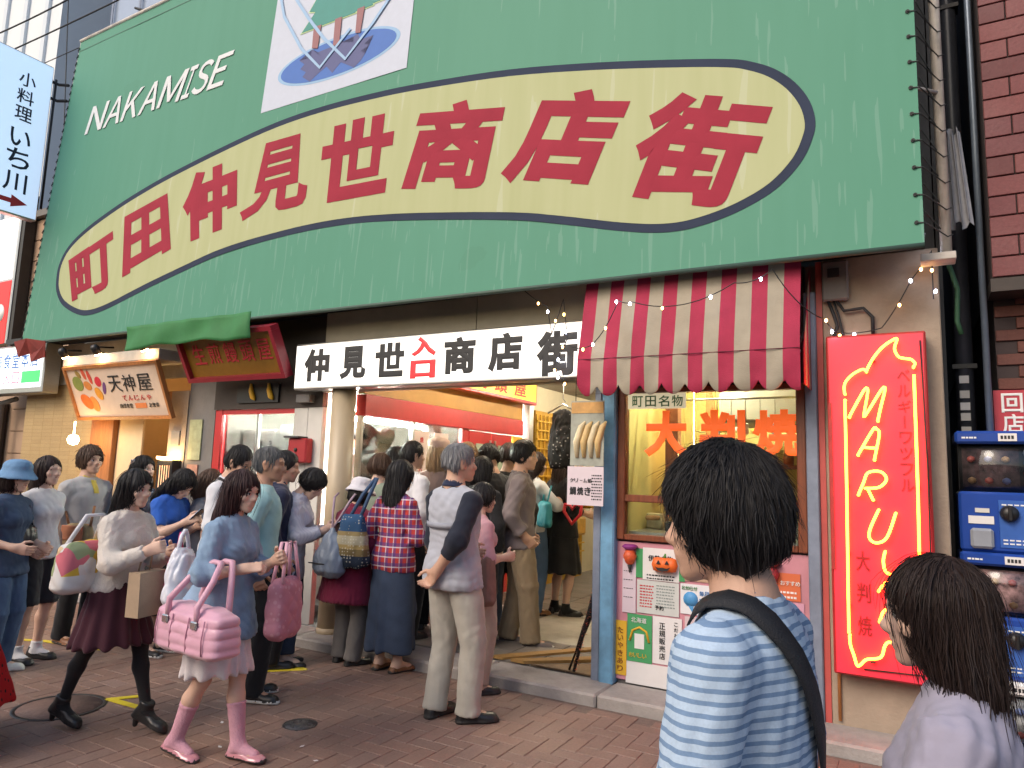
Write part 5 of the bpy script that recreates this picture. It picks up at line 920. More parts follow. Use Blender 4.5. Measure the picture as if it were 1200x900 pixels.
# ---------------------------------------------------------------- people
SKIN = mat('skin', (.56, .335, .235), .5, 0, .12, 14, .15, 160, spec=.4)
SKIN_PALE = mat('skin_pale', (.64, .42, .32), .5, 0, .1, 14, .12, 160, spec=.4)
SKIN_TAN = mat('skin_tan', (.46, .25, .165), .5, 0, .12, 14, .15, 160, spec=.4)
LIP = mat('lips', (.42, .16, .13), .45, 0, .1, 40)
EYE_W = mat('eye_white', (.62, .58, .54), .25, noise=0)
EYE_D = mat('iris', (.02, .012, .01), .15, noise=0)
def hair_mat(name, a, b):
    def bd(N, L, co):
        mp = N.new('ShaderNodeMapping'); L.new(co, mp.inputs[0]); mp.inputs['Scale'].default_value = (60, 60, 7)
        nz = N.new('ShaderNodeTexNoise'); nz.inputs['Scale'].default_value = 2.2; nz.inputs['Detail'].default_value = 5; L.new(mp.outputs[0], nz.inputs['Vector'])
        return mixc(N, L, nz.outputs['Fac'], a, b)
    m = nodes_mat('hair_' + name, bd, .55, .35); return m
HAIR = dict(black=hair_mat('black', (.006, .0055, .006), (.022, .019, .02)), brown=hair_mat('brown', (.04, .021, .013), (.12, .066, .042)),
            dark=hair_mat('dark', (.012, .007, .006), (.04, .022, .018)), plum=hair_mat('plum', (.02, .009, .01), (.06, .026, .026)),
            grey=hair_mat('grey', (.1, .1, .105), (.34, .34, .35)), salt=hair_mat('salt', (.05, .05, .052), (.2, .2, .2)), blonde=hair_mat('blonde', (.3, .19, .1), (.55, .4, .25)), tawny=hair_mat('tawny', (.2, .11, .05), (.4, .24, .12)))
def ik(A, T, l1, l2, pole):
    A, T = np.asarray(A, float), np.asarray(T, float); d = T - A; L = np.linalg.norm(d); u = d/L
    L = min(L, (l1 + l2)*.9985); T = A + u*L
    c = (l1*l1 + L*L - l2*l2)/(2*L); h = math.sqrt(max(l1*l1 - c*c, 0)); p = np.asarray(pole, float); p = unit(p - (p @ u)*u)
    return A + u*c + p*h, T
def hand_sdf(W, D, N, side, curl=.25, spread=1.0, thumb=.5):
    D = unit(D); N = np.asarray(N, float); N = unit(N - (N @ D)*D); T = np.cross(N, D)*(-1 if side > 0 else 1)
    S = Sdf(.0035, 'skin'); P = lambda a, b, c: W + T*a + N*b + D*c
    S.add(Loft(P(0, 0, -.02), P(0, 0, .088), [(0, .024, .02), (.35, .034, .0175), (.75, .042, .0145), (1, .04, .012)], ref=N, rnd=.006))
    S.add(Cap(P(.022, .008, .02), P(.03, .01, .05), .014, .012))
    for i, (a, ln, r) in enumerate(((.031, .070, .0087), (.0105, .078, .009), (-.0105, .072, .0086), (-.031, .056, .0077))):
        c = curl*(1 + .12*(i - 1)); p = P(a, 0, .084); ang = 0; fan = (a*2.2*spread)
        for j, (fr, k) in enumerate(((.45, 68), (.31, 92), (.24, 55))):
            ang += R(k*c); dv = unit(D*math.cos(ang) + N*math.sin(ang) + T*fan*math.cos(ang)); q = p + dv*ln*fr
            S.add(Cap(p, q, r*(1 - .1*j), r*(.92 - .1*j))); p = q
    p = P(.026, .004, .028); d1 = unit(T*.75 + D*.6 + N*(.25 + .3*thumb)); q = p + d1*.042; d2 = unit(T*(.45 - .5*thumb) + D*.8 + N*(.2 + .5*thumb)); r_ = q + d2*.032; d3 = unit(T*(.2 - .6*thumb) + D*.85 + N*(.2 + .4*thumb))
    S.add(Cap(p, q, .0125, .0105), Cap(q, r_, .0105, .0095), Cap(r_, r_ + d3*.024, .0092, .0075))
    return S
def head_sdf(fem, age=0):
    S = Sdf(.006)
    j = .92 if fem else 1.0
    S.add(Ell((0, -.014, .03), (.076, .096, .09)))
    S.add(Loft((0, 0, -.114), (0, 0, .05), [(0, .02*j, .018, 0, .068), (.12, .036*j, .036, 0, .052), (.3, .05*j, .056, 0, .034), (.5, .06*j, .068, 0, .022), (.72, .066, .078, 0, .012), (1, .068, .08, 0, .006)], rnd=.012))
    S.add(Cap((0, .088, .012), (0, .104, -.022), .0075, .0095), Ell((0, .104, -.026), (.0125, .012, .0095)))
    for s in (-1, 1):
        S.add(Ell((s*.012, .096, -.031), (.0075, .009, .007)), Cap((s*.012, .084, .026), (s*.042, .074, .026), .010, .009), Ell((s*.045, .062, -.022), (.02, .02, .022)))
        S.add(Loft((s*.071, -.004, -.042), (s*.08, -.016, .022), [(0, .006, .010), (.35, .0075, .015), (.75, .009, .02), (1, .006, .014)], ref=(0, 1, .1), rnd=.005))
    S.add(Ell((0, .0905, -.0565), (.0225, .0085, .0052), tag='lip'), Ell((0, .0885, -.0665), (.019, .0085, .006), tag='lip'), Ell((0, .079, -.096), (.018, .014, .013)))
    S.sub.append((Ell((0, .104, -.0612), (.025, .008, .0016)), .0015))
    for s in (-1, 1): S.sub.append((Ell((s*.031, .098, .004), (.0165, .012, .009)), .006)); S.sub.append((Ell((s*.089, -.004, -.008), (.007, .009, .016)), .003))
    return S
MALE = [(.80, .06, .06, 0), (.86, .152, .10, -.01), (.92, .165, .112, -.014), (1.0, .152, .10, -.006), (1.08, .143, .096, 0), (1.2, .157, .108, .002), (1.29, .166, .11, 0), (1.35, .152, .092, -.006), (1.395, .112, .068, -.012), (1.43, .072, .056, -.012), (1.47, .055, .052, -.008)]
FEM = [(.80, .06, .06, 0), (.86, .162, .104, -.014), (.92, .172, .115, -.018), (1.0, .15, .098, -.008), (1.09, .122, .082, 0), (1.2, .138, .095, .002), (1.29, .145, .098, 0), (1.35, .132, .082, -.006), (1.395, .096, .06, -.012), (1.43, .060, .05, -.012), (1.47, .047, .046, -.008)]
def torso_loft(st, z0, z1, g=0.0, gx=None, tag=0, hem=0, rnd=.014, sit=0):
    gx = g if gx is None else gx
    zs = [s[0] for s in st]; out = []; n = 14
    for i in range(n + 1):
        z = z0 + (z1 - z0)*i/n; hw, hd, oy = (np.interp(z, zs, [s[k] for s in st]) for k in (1, 2, 3)); e = hem*max(0, (1.12 - z)/.3) if hem else 0
        if z < .93 and hem is not None: hw = max(hw, np.interp(.93, zs, [s[1] for s in st])); hd = max(hd, np.interp(.93, zs, [s[2] for s in st]))
        out.append(((z - z0)/(z1 - z0), hw + gx + e, hd + g + e, 0, oy))
    return Loft((0, 0, z0), (0, 0, z1), out, n=2.25, tag=tag, rnd=rnd)
class Person:
    """A figure standing at (x, y), facing rz (0 = into the shops, -90 = along the street to the east). Authored 1.7 m tall, then scaled."""
    def __init__(s, label, x, y, rz, H, fem=False, pose=None, skin=None, hair=None, face=False, group=None, fine=.0065, seed=1, leg='skin', z=0):
        s.root = thing('person', label, 'person', (x, y, z), rz, group); s.sc = H/1.7; s.fem = fem; s.P = P = dict(pose or {}); s.seed = seed
        s.fine = fine; s.skin = skin or (SKIN_PALE if fem else SKIN); s.st = FEM if fem else MALE; s.legmat = leg
        piv = V(0, 0, .93); s.M = rotm('z', R(P.get('tw', 0))) @ rotm('x', -R(P.get('lean', 0))) @ rotm('y', R(P.get('side', 0)))
        s.T = lambda p: s.M @ (np.asarray(p, float) - piv) + piv
        s.t = piv - s.M @ piv
        hy, hp, hr = P.get('head', (0, 0, 0)); s.Mh = s.M @ rotm('z', R(hy)) @ rotm('x', -R(hp)) @ rotm('y', R(hr))
        s.nk = s.T((0, .0, 1.47)); s.hc = s.nk + s.Mh @ V(0, .022, .113)
        shx = .146 if fem else .172; s.arm = {}
        for sd, k in ((-1, 'L'), (1, 'R')):
            S0 = s.T((sd*shx, -.008, 1.35)); W = P.get('h' + k, (sd*(shx + .06), .03, .86)); pole = P.get('e' + k, (sd*.5, -1, -.3))
            E, W = ik(S0, W, .285, .25, pole); fd = P.get('d' + k) or tuple(unit(W - E) + V(0, .12, 0)); nn = P.get('n' + k) or (-sd, .15, 0)
            s.arm[k] = (S0, E, W, V(*fd), V(*nn), sd)
        s.leg = {}; hipz = P.get('hip', .895)
        for sd, k in ((-1, 'L'), (1, 'R')):
            fx, fy, fh, lift, air = (tuple(P.get('f' + k, (sd*.09, 0, -sd*6))) + (0, 0))[:5]
            Hp = V(sd*.085, 0, hipz); fwd = V(-math.sin(R(fh)), math.cos(R(fh)), 0); an = V(fx, fy, .08 + lift + air)
            Kn, an = ik(Hp, an, .425, .40, fwd*1 + V(sd*.05, 0, 0)); ph = math.atan2(lift, .15) + R(P.get('toe' + k, 0))
            Fd = fwd*math.cos(ph) - V(0, 0, 1)*math.sin(ph); Uf = fwd*math.sin(ph) + V(0, 0, 1)*math.cos(ph)
            s.leg[k] = (Hp, Kn, an, Fd, Uf, sd)
        s.body(); s.hairS = None
        if face: s.face()
    def hands(s):
        return {k: hand_sdf(a[2], a[3], a[4], a[5], s.P.get('c' + k, .3), thumb=s.P.get('t' + k, .4)) for k, a in s.arm.items()}
    def body(s):
        S = Sdf(.012)
        S.add(XF(torso_loft(s.st, .80, 1.47, hem=None), s.M, s.t, 'skin'))
        if s.fem:
            for d in (-1, 1): S.add(XF(Ell((d*.066, .075, 1.235), (.06, .055, .062)), s.M, s.t, 'skin'))
        S.add(Cap(s.T((0, -.012, 1.42)), s.nk + s.Mh @ V(0, -.005, .05), .056 if not s.fem else .048, .052 if not s.fem else .046, 'skin'))
        H = XF(head_sdf(s.fem), s.Mh, s.hc, 'skin'); S.add(H); lipS = [XF(p, s.Mh, s.hc) for p in H.q.p if p.tag == 'lip']
        zones = [(H.lo - .01, H.hi + .01, s.fine)]
        for k, (A, E, W, D, N, sd) in s.arm.items():
            f = .9 if s.fem else 1
            S.add(Cap(s.T((sd*.085, -.012, 1.375)), A, .034, .049*f, 'skin'), Cap(A, E, .049*f, .041*f, 'skin'), Cap(E, E*.7 + W*.3, .041*f, .042*f, 'skin'), Cap(E*.7 + W*.3, W, .042*f, .028*f, 'skin'))
            h = hand_sdf(W, D, N, sd, s.P.get('c' + k, .3), thumb=s.P.get('t' + k, .4)); h.tag = 'skin'; S.add(h); zones.append((h.lo - .005, h.hi + .005, min(s.fine, .0055) if s.fine < .009 else s.fine))
        for k, (Hp, Kn, an, Fd, Uf, sd) in s.leg.items():
            lf = .9 if s.fem else 1
            bk = -.014*unit(Fd + V(0, 0, 0)); c = Kn*.66 + an*.34 + bk
            S.add(Cap(Hp + V(sd*.005, -.01, -.01), Hp*.4 + Kn*.6, .088*lf, .068*lf, 'leg'), Cap(Hp*.4 + Kn*.6, Kn, .068*lf, .052*lf, 'leg'), Cap(Kn, c, .050*lf, .053*lf, 'leg'), Cap(c, an, .053*lf, .034*lf, 'leg'))
            S.add(Cap(an - Uf*.005, an - Uf*.045 - Fd*.03, .036, .03, 'leg'), Cap(an - Uf*.02, an + Fd*.115 - Uf*.052, .035, .026, 'leg'), Cap(an + Fd*.1 - Uf*.055, an + Fd*.148 - Uf*.062, .027, .015, 'leg'))
        v, q = surface(S, .011, .016, zones); v, q = largest_piece(v, q)
        x, y, z = (v[:, i].astype(F32) for i in range(3)); best = None
        for p in S.p:
            dd = p.ev(x, y, z)
            if best is None: best = dd.copy(); lab = np.zeros(len(v), int)
            else: w = dd < best; best[w] = dd[w]; lab[w] = 1 if p.tag == 'leg' else 0
        for p in lipS: lab[p.ev(x, y, z) < .0022] = 2
        s.S = S; me = poly_mesh('body', v*s.sc, q, [s.skin, s.skin if s.legmat == 'skin' else s.legmat, LIP], lab[q[:, 0]])
        s.bodyo = link('body', me, s.root)
    def add(s, name, S, m, h=.012, hz=None, tags=None, parent=None, zones=(), one=True):
        return sdf_object(name, S, m, parent or s.root, h, hz, zones, s.sc, tags, one)
    def hp(s, *p): return s.hc + s.Mh @ V(*p)
    def face(s):
        for sd in (-1, 1):
            b = MB(); b.lathe([(.0004, -.0118)] + [(.0118*math.sin(t), -.0118*math.cos(t)) for t in np.linspace(.25, 2.89, 8)] + [(.0004, .0118)], n=14, axis='y')
            b.m = [1 if np.mean([b.v[i][1] for i in f]) > .0094 else 0 for f in b.f]
            M = Matrix.Translation(Vector(s.hp(sd*.031, .0772, .004)*s.sc)) @ Matrix(s.Mh.tolist()).to_4x4() @ Matrix.Scale(s.sc, 4)
            b.xf(M).build('eye', [EYE_W, EYE_D], s.root)
            arc = lambda z0, up, y0: [s.hp(sd*(.031 + .0155*u), y0 - .006*u*u - .004*(u > 0)*u, z0 + up*(1 - u*u))*s.sc for u in np.linspace(-1, 1, 7)]
            MB().tube(arc(.0045, .0055, .0882), [.0006, .0013, .0017, .0018, .0017, .0014, .0006], 5).build('eyelash', EYE_D, s.root)
            MB().tube(arc(.0205, .005, .0915), [.0012, .0026, .003, .003, .0028, .0022, .001], 6).build('eyebrow', HAIR['dark'], s.root)
    # ---- clothing
    def top(s, m, name='shirt', hem=.86, g=.014, sleeve=2.0, sg=.014, neck=1.44, seed=None, amp=.004, flare=.012, collar=None, collar_m=None, h=.011, cuff=0, gx=None):
        S = Sdf(.014); S.add(XF(torso_loft(s.st, hem, neck, g, gx, hem=flare), s.M, s.t, 'c'))
        if s.fem:
            for d in (-1, 1): S.add(XF(Ell((d*.062, .072, 1.235), (.062 + g, .055 + g*.8, .068)), s.M, s.t, 'c'))
        f = .92 if s.fem else 1
        for k, (A, E, W, D, N, sd) in s.arm.items():
            S.add(Cap(s.T((sd*.075, -.012, 1.382)), A, .036 + g*.8, .051*f + sg*.8, 'c'))
            if sleeve <= 0: continue
            a = min(1, sleeve); e = A + (E - A)*a; S.add(Loft(A, e, [(0, .050*f + sg*.8, .050*f + sg*.8), (.25, .05*f + sg, .05*f + sg), (1, (.05 - .008*a)*f + sg*1.15, (.05 - .008*a)*f + sg*1.15)], rnd=.006, tag='c'))
            if sleeve > 1:
                b = min(1, sleeve - 1); e2 = E + (W - E)*b; r1 = .043*f + sg*1.1; r2 = (.043 - .013*b)*f + sg*(.9 if not cuff else .9)
                S.add(Cap(E, E, r1*1.0, None, 'c'), Loft(E, e2, [(0, r1, r1), (.3, .043*f + sg, .043*f + sg), (.93, r2, r2), (1, r2*1.06, r2*1.06)], rnd=.005, tag='c'))
                if cuff: S.add(Loft(E + (e2 - E)*.9, e2, [(0, r2 + .004, r2 + .004), (1, r2 + .004, r2 + .004)], rnd=.004, tag='c'))
        S.disp = folds(amp, .085, seed or s.seed*7 + 1)
        o = s.add(name, S, m, h)
        if collar: s.collar(collar_m or m, collar)
        return o
    def collar(s, m, kind='shirt'):
        r = .066 if not s.fem else .058; C = Sdf(.005)
        hgt = {'shirt': .045, 'stand': .06, 'round': .016}[kind]
        A, Bq = (0, -.016, 1.425), (0, -.006, 1.425 + hgt)
        L = Loft(A, Bq, [(0, r + .014, r + .012), (.5, r + .004, r + .002), (1, r, r)], rnd=.005)
        C.add(XF(L, s.M, s.t))
        C.sub.append((XF(Loft((0, -.016, 1.40), (0, -.003, 1.53), [(0, r - .002, r - .004), (1, r - .006, r - .008)]), s.M, s.t), .003))
        if kind == 'shirt':
            for sd in (-1, 1): C.add(XF(Loft((sd*.012, .062, 1.405), (sd*.05, .02, 1.462), [(0, .008, .012), (.4, .02, .006), (1, .016, .006)], ref=(0, 1, .5), rnd=.003), s.M, s.t))
        s.add('collar', C, m, .006, one=False)
    def legs_sdf(s, g=.016, hem=None, flare=.01, top=1.02, crop=0):
        S = Sdf(.014); S.add(XF(torso_loft(s.st, .845, top, min(g, .007), hem=None), np.eye(3), (0, 0, 0), 'c'))
        for k, (Hp, Kn, an, Fd, Uf, sd) in s.leg.items():
            S.add(Loft(Hp + V(0, 0, .03), Kn, [(0, .088 + g*.3, .094 + g*.3), (.45, .08 + g, .082 + g), (1, .058 + g*1.2, .06 + g*1.2)], tag='c', rnd=.02))
            e = Kn + (an + V(0, 0, -.035) - Kn)*(1 - crop); c = -.01*Fd
            S.add(Loft(Kn + V(0, 0, .02), e, [(0, .058 + g*1.2, .06 + g*1.2), (.4, .056 + g*1.1, .06 + g*1.1, 0, 0), (.85, .045 + g + flare, .047 + g + flare), (1, .048 + g + flare, .052 + g + flare)], ref=tuple(Fd), tag='c', rnd=.006))
        return S
    def trousers(s, m, name='trousers', g=.016, flare=.01, amp=.005, crop=0, top=1.0, h=.012):
        S = s.legs_sdf(g, None, flare, top, crop); S.disp = folds(amp*.8, .075, s.seed*3 + 2, (1, 1, .3)); return s.add(name, S, m, h)
    def skirt(s, m, hem=.5, w=.25, d=.2, name='skirt', top=1.04, pleat=12, amp=.008, shift=(0, 0), n=2.0, h=.011):
        S = Sdf(.012); L = top - hem; wz = np.interp(top, [q[0] for q in s.st], [q[1] for q in s.st]); dz = np.interp(top, [q[0] for q in s.st], [q[2] for q in s.st]); hy = .19
        sx, sy = shift; bx = top - .92
        S.add(Loft((0, -.005, hem), (0, -.005, top), [(0, w, d, sx, sy), (max(.02, 1 - (bx + .1)/L), hy*.9 + (w - hy)*.35, .13 + (d - .13)*.35, sx*.4, sy*.4), (1 - bx/L*.8, hy - .005, .132), (1, wz + .008, dz + .008)], n=n, rnd=.008))
        for (Hp, Kn, an, Fd, Uf, sd) in s.leg.values():
            q = max(.05, min(1, (Hp[2] - hem)/max(Hp[2] - Kn[2], .01))); S.add(Cap(Hp + V(0, 0, -.05), Hp + (Kn - Hp)*min(1, q), .085, .085))
        S.clip += [((0, 0, -1), -hem)]
        def dsp(x, y, z):
            a = np.arctan2(y, x); f = np.clip((F32(top) - z)/F32(L), 0, 1)
            return F32(amp)*f*np.sin(a*F32(pleat) + F32(1.3)*np.sin(a*F32(3) + F32(s.seed))) + F32(.002)*np.sin(z*F32(40) + a*4)
        S.disp = dsp; return s.add(name, S, m, h)
    def sock(s, m, z0=0, frac=.45, g=.005, name='sock'):
        for k, (Hp, Kn, an, Fd, Uf, sd) in s.leg.items():
            S = Sdf(.008); T = an + (Kn - an)*frac; c = Kn*.66 + an*.34 - .012*Fd
            r = .032 + (.049 - .032)*min(1, frac/.66)
            S.add(Loft(an - Uf*.03, T - .012*Fd*min(1, frac/.66), [(0, .032 + g, .034 + g), (.9, r + g, r + g), (.92, r + g + .004, r + g + .004), (1, r + g + .004, r + g + .004)], rnd=.004), Cap(an - Uf*.02, an + Fd*.12 - Uf*.048, .037 + g, .027 + g), Cap(an, an - Uf*.04 - Fd*.03, .037 + g, .032 + g))
            S.disp = folds(.002, .04, s.seed + 5); s.add(name, S, m, .008)
    def shoes(s, up, sole, g=0, high=0, heel=0, low=False, name='shoe', thick=.022):
        for k, (Hp, Kn, an, Fd, Uf, sd) in s.leg.items():
            S = Sdf(.006); sd_ = np.cross(Fd, Uf)
            hs = [(0, .026, .03), (.08, .036 + g, .042), (.3, .037 + g, .045), (.5, .038 + g, .036), (.68, .046 + g, .03), (.86, .042 + g, .029), (.96, .031 + g, .024), (1, .018, .014)]
            kx = .72 if low else 1
            S.add(Loft(an - Fd*.068 - Uf*.045, an + Fd*.192 - Uf*.045, [(t, a, b*kx, 0, b*kx - .037) for t, a, b in hs], ref=tuple(Uf), tag='up', rnd=.005))
            if high: S.add(Loft(an - Uf*.05 - Fd*.008, an + Uf*high + (Kn - an)*0 - Fd*.006, [(0, .042, .05), (1, .046, .048)], ref=tuple(Fd), tag='up', rnd=.005))
            S.add(Loft(an - Fd*.072 - Uf*(.08 - thick*.5), an + Fd*.196 - Uf*(.08 - thick*.5), [(0, .024, thick*.5), (.08, .038 + g, thick*.5), (.45, .038 + g, thick*.5), (.68, .049 + g, thick*.5), (.88, .043 + g, thick*.5), (1, .02, thick*.5)], ref=tuple(Uf), tag='sole', rnd=.004))
            if heel: S.add(Cap(an - Fd*.04 - Uf*.07, an - Fd*.052 - Uf*.075 - V(0, 0, heel), .024, .016, 'sole'))
            s.add(name, S, [up, sole], .0075, tags={'up': 0, 'sole': 1})
    # ---- hair
    def hair(s, style, colour='black', L=.3, th=.012, bangs=0, hat=False, strands=420, seed=3, vol=0, wide=0, w=.003, nape=0, back=.075):
        S = Sdf(.012); m = HAIR[colour]
        S.add(Ell((0, -.015, .032), (.080 + th*.5 + vol, .100 + th*.6 + vol, .094 + th + vol)))
        if style == 'short':
            S.add(Ell((0, -.06, -.02), (.068 + th*.5, .05 + th*.4, .07)))
            if nape: S.add(Ell((0, -.045, -.075), (.066, .055, .07)))
            S.sub.append((Ell((0, .135, -.05 + .0 - bangs*.04), (.1, .088, .135)), .008))
            S.clip += [((0, -.55, -1), .085 + nape), ((0, .9, -.75), .075 + nape*.5)]
        elif style == 'bob':
            S.add(Loft((0, -.02, .06), (0, -.03, -L), [(0, .084 + th*.5, .09, 0, 0), (.5, .094 + th*.5, .088, 0, -.012), (.85, .092 + th*.5, .08, 0, -.016), (1, .08, .064, 0, -.014)], rnd=.02))
            S.sub.append((Ell((0, .13, -.06 - bangs*.03), (.078, .095, .135)), .01)); S.sub.append((Ell((0, .03, -.18), (.06, .09, .1)), .012))
        elif style == 'long':
            S.add(Loft((0, -.01, .06), (0, -back, -L), [(0, .084 + th*.5, .09, 0, 0), (.28, .092 + wide*.5, .085, 0, -.008), (.5, .098 + wide, .062, 0, -.02), (.8, .094 + wide, .045, 0, -.012), (1, .05 + wide, .02, 0, 0)], rnd=.02))
            S.sub.append((Ell((0, .125, -.075 - bangs*.03), (.074, .098, .15)), .01)); S.sub.append((Ell((0, .075, -.24), (.085, .1, .14)), .014))
        def dsp(x, y, z):
            a = np.arctan2(y, x); return F32(.0016)*np.sin(a*F32(21) + F32(2)*np.sin(z*F32(23) + F32(seed))) + F32(.001)*np.sin(a*F32(47) + z*F32(31))
        S.disp = dsp; X = XF(S, s.Mh, s.hc); W = Sdf(.01); W.add(X); s.hairS = X
        o = s.add('hair', W, m, min(.0085, s.fine*1.2), one=(style != 'short'))
        if strands: s.strands(X, o, m, strands, style, L, seed, w)
        return o
    def strands(s, X, o, m, n, style, L, seed, w=.0045):
        rs = np.random.RandomState(seed + s.seed*13); me = o.data; co = np.empty(len(me.vertices)*3, F32); me.vertices.foreach_get('co', co); co = co.reshape(-1, 3)/F32(s.sc)
        hl = (co - s.hc) @ s.Mh
        ok = np.where(hl[:, 2] > (-.06 if style == 'short' else -L*.55))[0]
        P = co[rs.choice(ok, n)].astype(F32); up = s.Mh @ V(0, 0, 1); cr = s.hp(0, -.05, .125)
        lift = np.where(rs.rand(n) < .3, rs.exponential(.0011, n), 0); K = 7 if style == 'short' else 11; step = (.009 if style == 'short' else .019)*rs.uniform(.7, 1.3, (n, 1)); jit = rs.normal(0, .22, (n, 3))
        def dist(p): return X.ev(p[:, 0].astype(F32), p[:, 1].astype(F32), p[:, 2].astype(F32))
        path = []; Nn = []
        for i in range(K):
            e = .004; d = dist(P); G = np.stack([dist(P + V(e, 0, 0)) - d, dist(P + V(0, e, 0)) - d, dist(P + V(0, 0, e)) - d], 1)/e; G = G/np.maximum(np.linalg.norm(G, axis=1, keepdims=True), 1e-5)
            P = P - G*(np.clip(d - (.0018 + (.0004 + lift)*i), -.02, .02))[:, None]; path.append(P.copy()); Nn.append(G)
            out = P - cr; out = out - (out*G).sum(1, keepdims=True)*G; out /= np.maximum(np.linalg.norm(out, axis=1, keepdims=True), 1e-5)
            g = V(0, 0, -1) - G*(G @ V(0, 0, -1))[:, None]; dr = out*(.9 if style == 'short' else .45) + g + jit*.5; dr = dr - (dr*G).sum(1, keepdims=True)*G*.9
            P = P + dr/np.maximum(np.linalg.norm(dr, axis=1, keepdims=True), 1e-5)*step
        path = np.array(path); Nn = np.array(Nn); vv = []; T = np.gradient(path, axis=0); T /= np.maximum(np.linalg.norm(T, axis=2, keepdims=True), 1e-6); B_ = np.cross(T, Nn)
        ww = w*np.array([.35] + [1]*(K - 3) + [.7, .1])[:, None, None]*rs.uniform(.5, 1.3, (1, n, 1))
        V3 = np.stack([path - B_*ww, path + Nn*ww*.6, path + B_*ww], 2)           # K, n, 3, 3
        V3 = V3.transpose(1, 0, 2, 3).reshape(n*K*3, 3); q = []
        base = (np.arange(n)*K*3)[:, None, None]; i = (np.arange(K - 1)*3)[None, :, None]; j = np.arange(3)[None, None, :]; j2 = (j + 1) % 3
        Q = np.stack([base + i + j, base + i + j2, base + i + 3 + j2, base + i + 3 + j], -1).reshape(-1, 4)
        me2 = poly_mesh('hair_strands', V3*s.sc, Q, m); so = link('hair_strands', me2, s.root); so['kind'] = 'stuff'
    def bucket_hat(s, m, brim=.05, drop=.035):
        S = Sdf(.006); a = s.hp(0, -.008, .035); b = s.hp(0, -.016, .148)
        S.add(Loft(a, b, [(0, .1, .118), (.55, .096, .114), (.85, .083, .1), (1, .06, .075)], ref=tuple(s.Mh @ V(0, 1, 0)), rnd=.014))
        a2 = s.hp(0, -.008, .055 - drop - .012); b2 = s.hp(0, -.008, .06)
        S.add(Loft(a2, b2, [(0, .1 + brim, .118 + brim), (.2, .1 + brim, .118 + brim), (1, .1, .118)], ref=tuple(s.Mh @ V(0, 1, 0)), rnd=.003))
        S.sub.append((Loft(s.hp(0, -.008, -.06), s.hp(0, -.008, .05), [(0, .13 + brim, .15 + brim), (.45, .085 + brim, .102 + brim), (1, .088, .106)], ref=tuple(s.Mh @ V(0, 1, 0))), .004))
        S.disp = folds(.002, .06, s.seed); return s.add('bucket_hat', S, m, .0055)
    def cap_hat(s, m, h=.09, w=.1):
        S = Sdf(.008); S.add(Loft(s.hp(0, -.012, .04), s.hp(0, -.02, .07 + h), [(0, w - .008, w + .012), (.35, w - .004, w + .016), (.75, w, w + .012), (1, w*.7, w*.8)], ref=tuple(s.Mh @ V(0, 1, 0)), rnd=.015)); S.disp = folds(.003, .05, s.seed)
        return s.add('cap', S, m, .008)
    def glasses(s, m):
        b = MB()
        for sd in (-1, 1):
            b.tube([s.hp(sd*.033 + .0215*math.cos(t), .104 - .01*(math.cos(t)*sd > .5), .002 + .0145*math.sin(t))*s.sc for t in np.linspace(0, 2*math.pi, 15)[:-1]], .0014*s.sc, 5, closed=True)
            b.tube([s.hp(sd*.055, .100, .006)*s.sc, s.hp(sd*.078, .05, .008)*s.sc, s.hp(sd*.083, -.01, .006)*s.sc], .0014*s.sc, 5)
        b.tube([s.hp(-.0115, .105, .006)*s.sc, s.hp(.0115, .105, .006)*s.sc], .0014*s.sc, 5)
        o = b.build('glasses', m, s.root); return o
    def world(s, p):
        a = s.root.rotation_euler[2]; q = np.asarray(p, float)*s.sc
        return V(s.root.location[0] + q[0]*math.cos(a) - q[1]*math.sin(a), s.root.location[1] + q[0]*math.sin(a) + q[1]*math.cos(a), s.root.location[2] + q[2])
# ---------------------------------------------------------------- bags and small things in hand
def xform_ops(o, loc, rz): o.location = loc; o.rotation_euler = (0, 0, R(rz)); return o
def sbag(label, name, loc, rz, w, d, h, m, taper=.85, n=3.2, disp=None, group=None, bulge=.0, hh=.008, cat='bag'):
    """Soft bag: width w along its x, depth d, height h; origin at its bottom centre."""
    t = thing(name, label, cat, loc, rz, group); S = Sdf(.012)
    S.add(Loft((0, 0, 0), (0, 0, h), [(0, w*.44, d*.42), (.12, w*.5, d*.5), (.5, w*(.5 + bulge)*(1 + taper)/2, d*.5), (.88, w*.5*taper, d*.42), (1, w*.46*taper, d*.3)], n=n, rnd=.02)); S.disp = disp or folds(.005, .09, int(w*1000) + int(h*977))
    sdf_object('body', S, m, t, hh); return t
def straps(t, m, paths, r=.008, name='handle', flat_=1):
    for p in paths: MB().tube(p, r, 8).build(name, m, t)
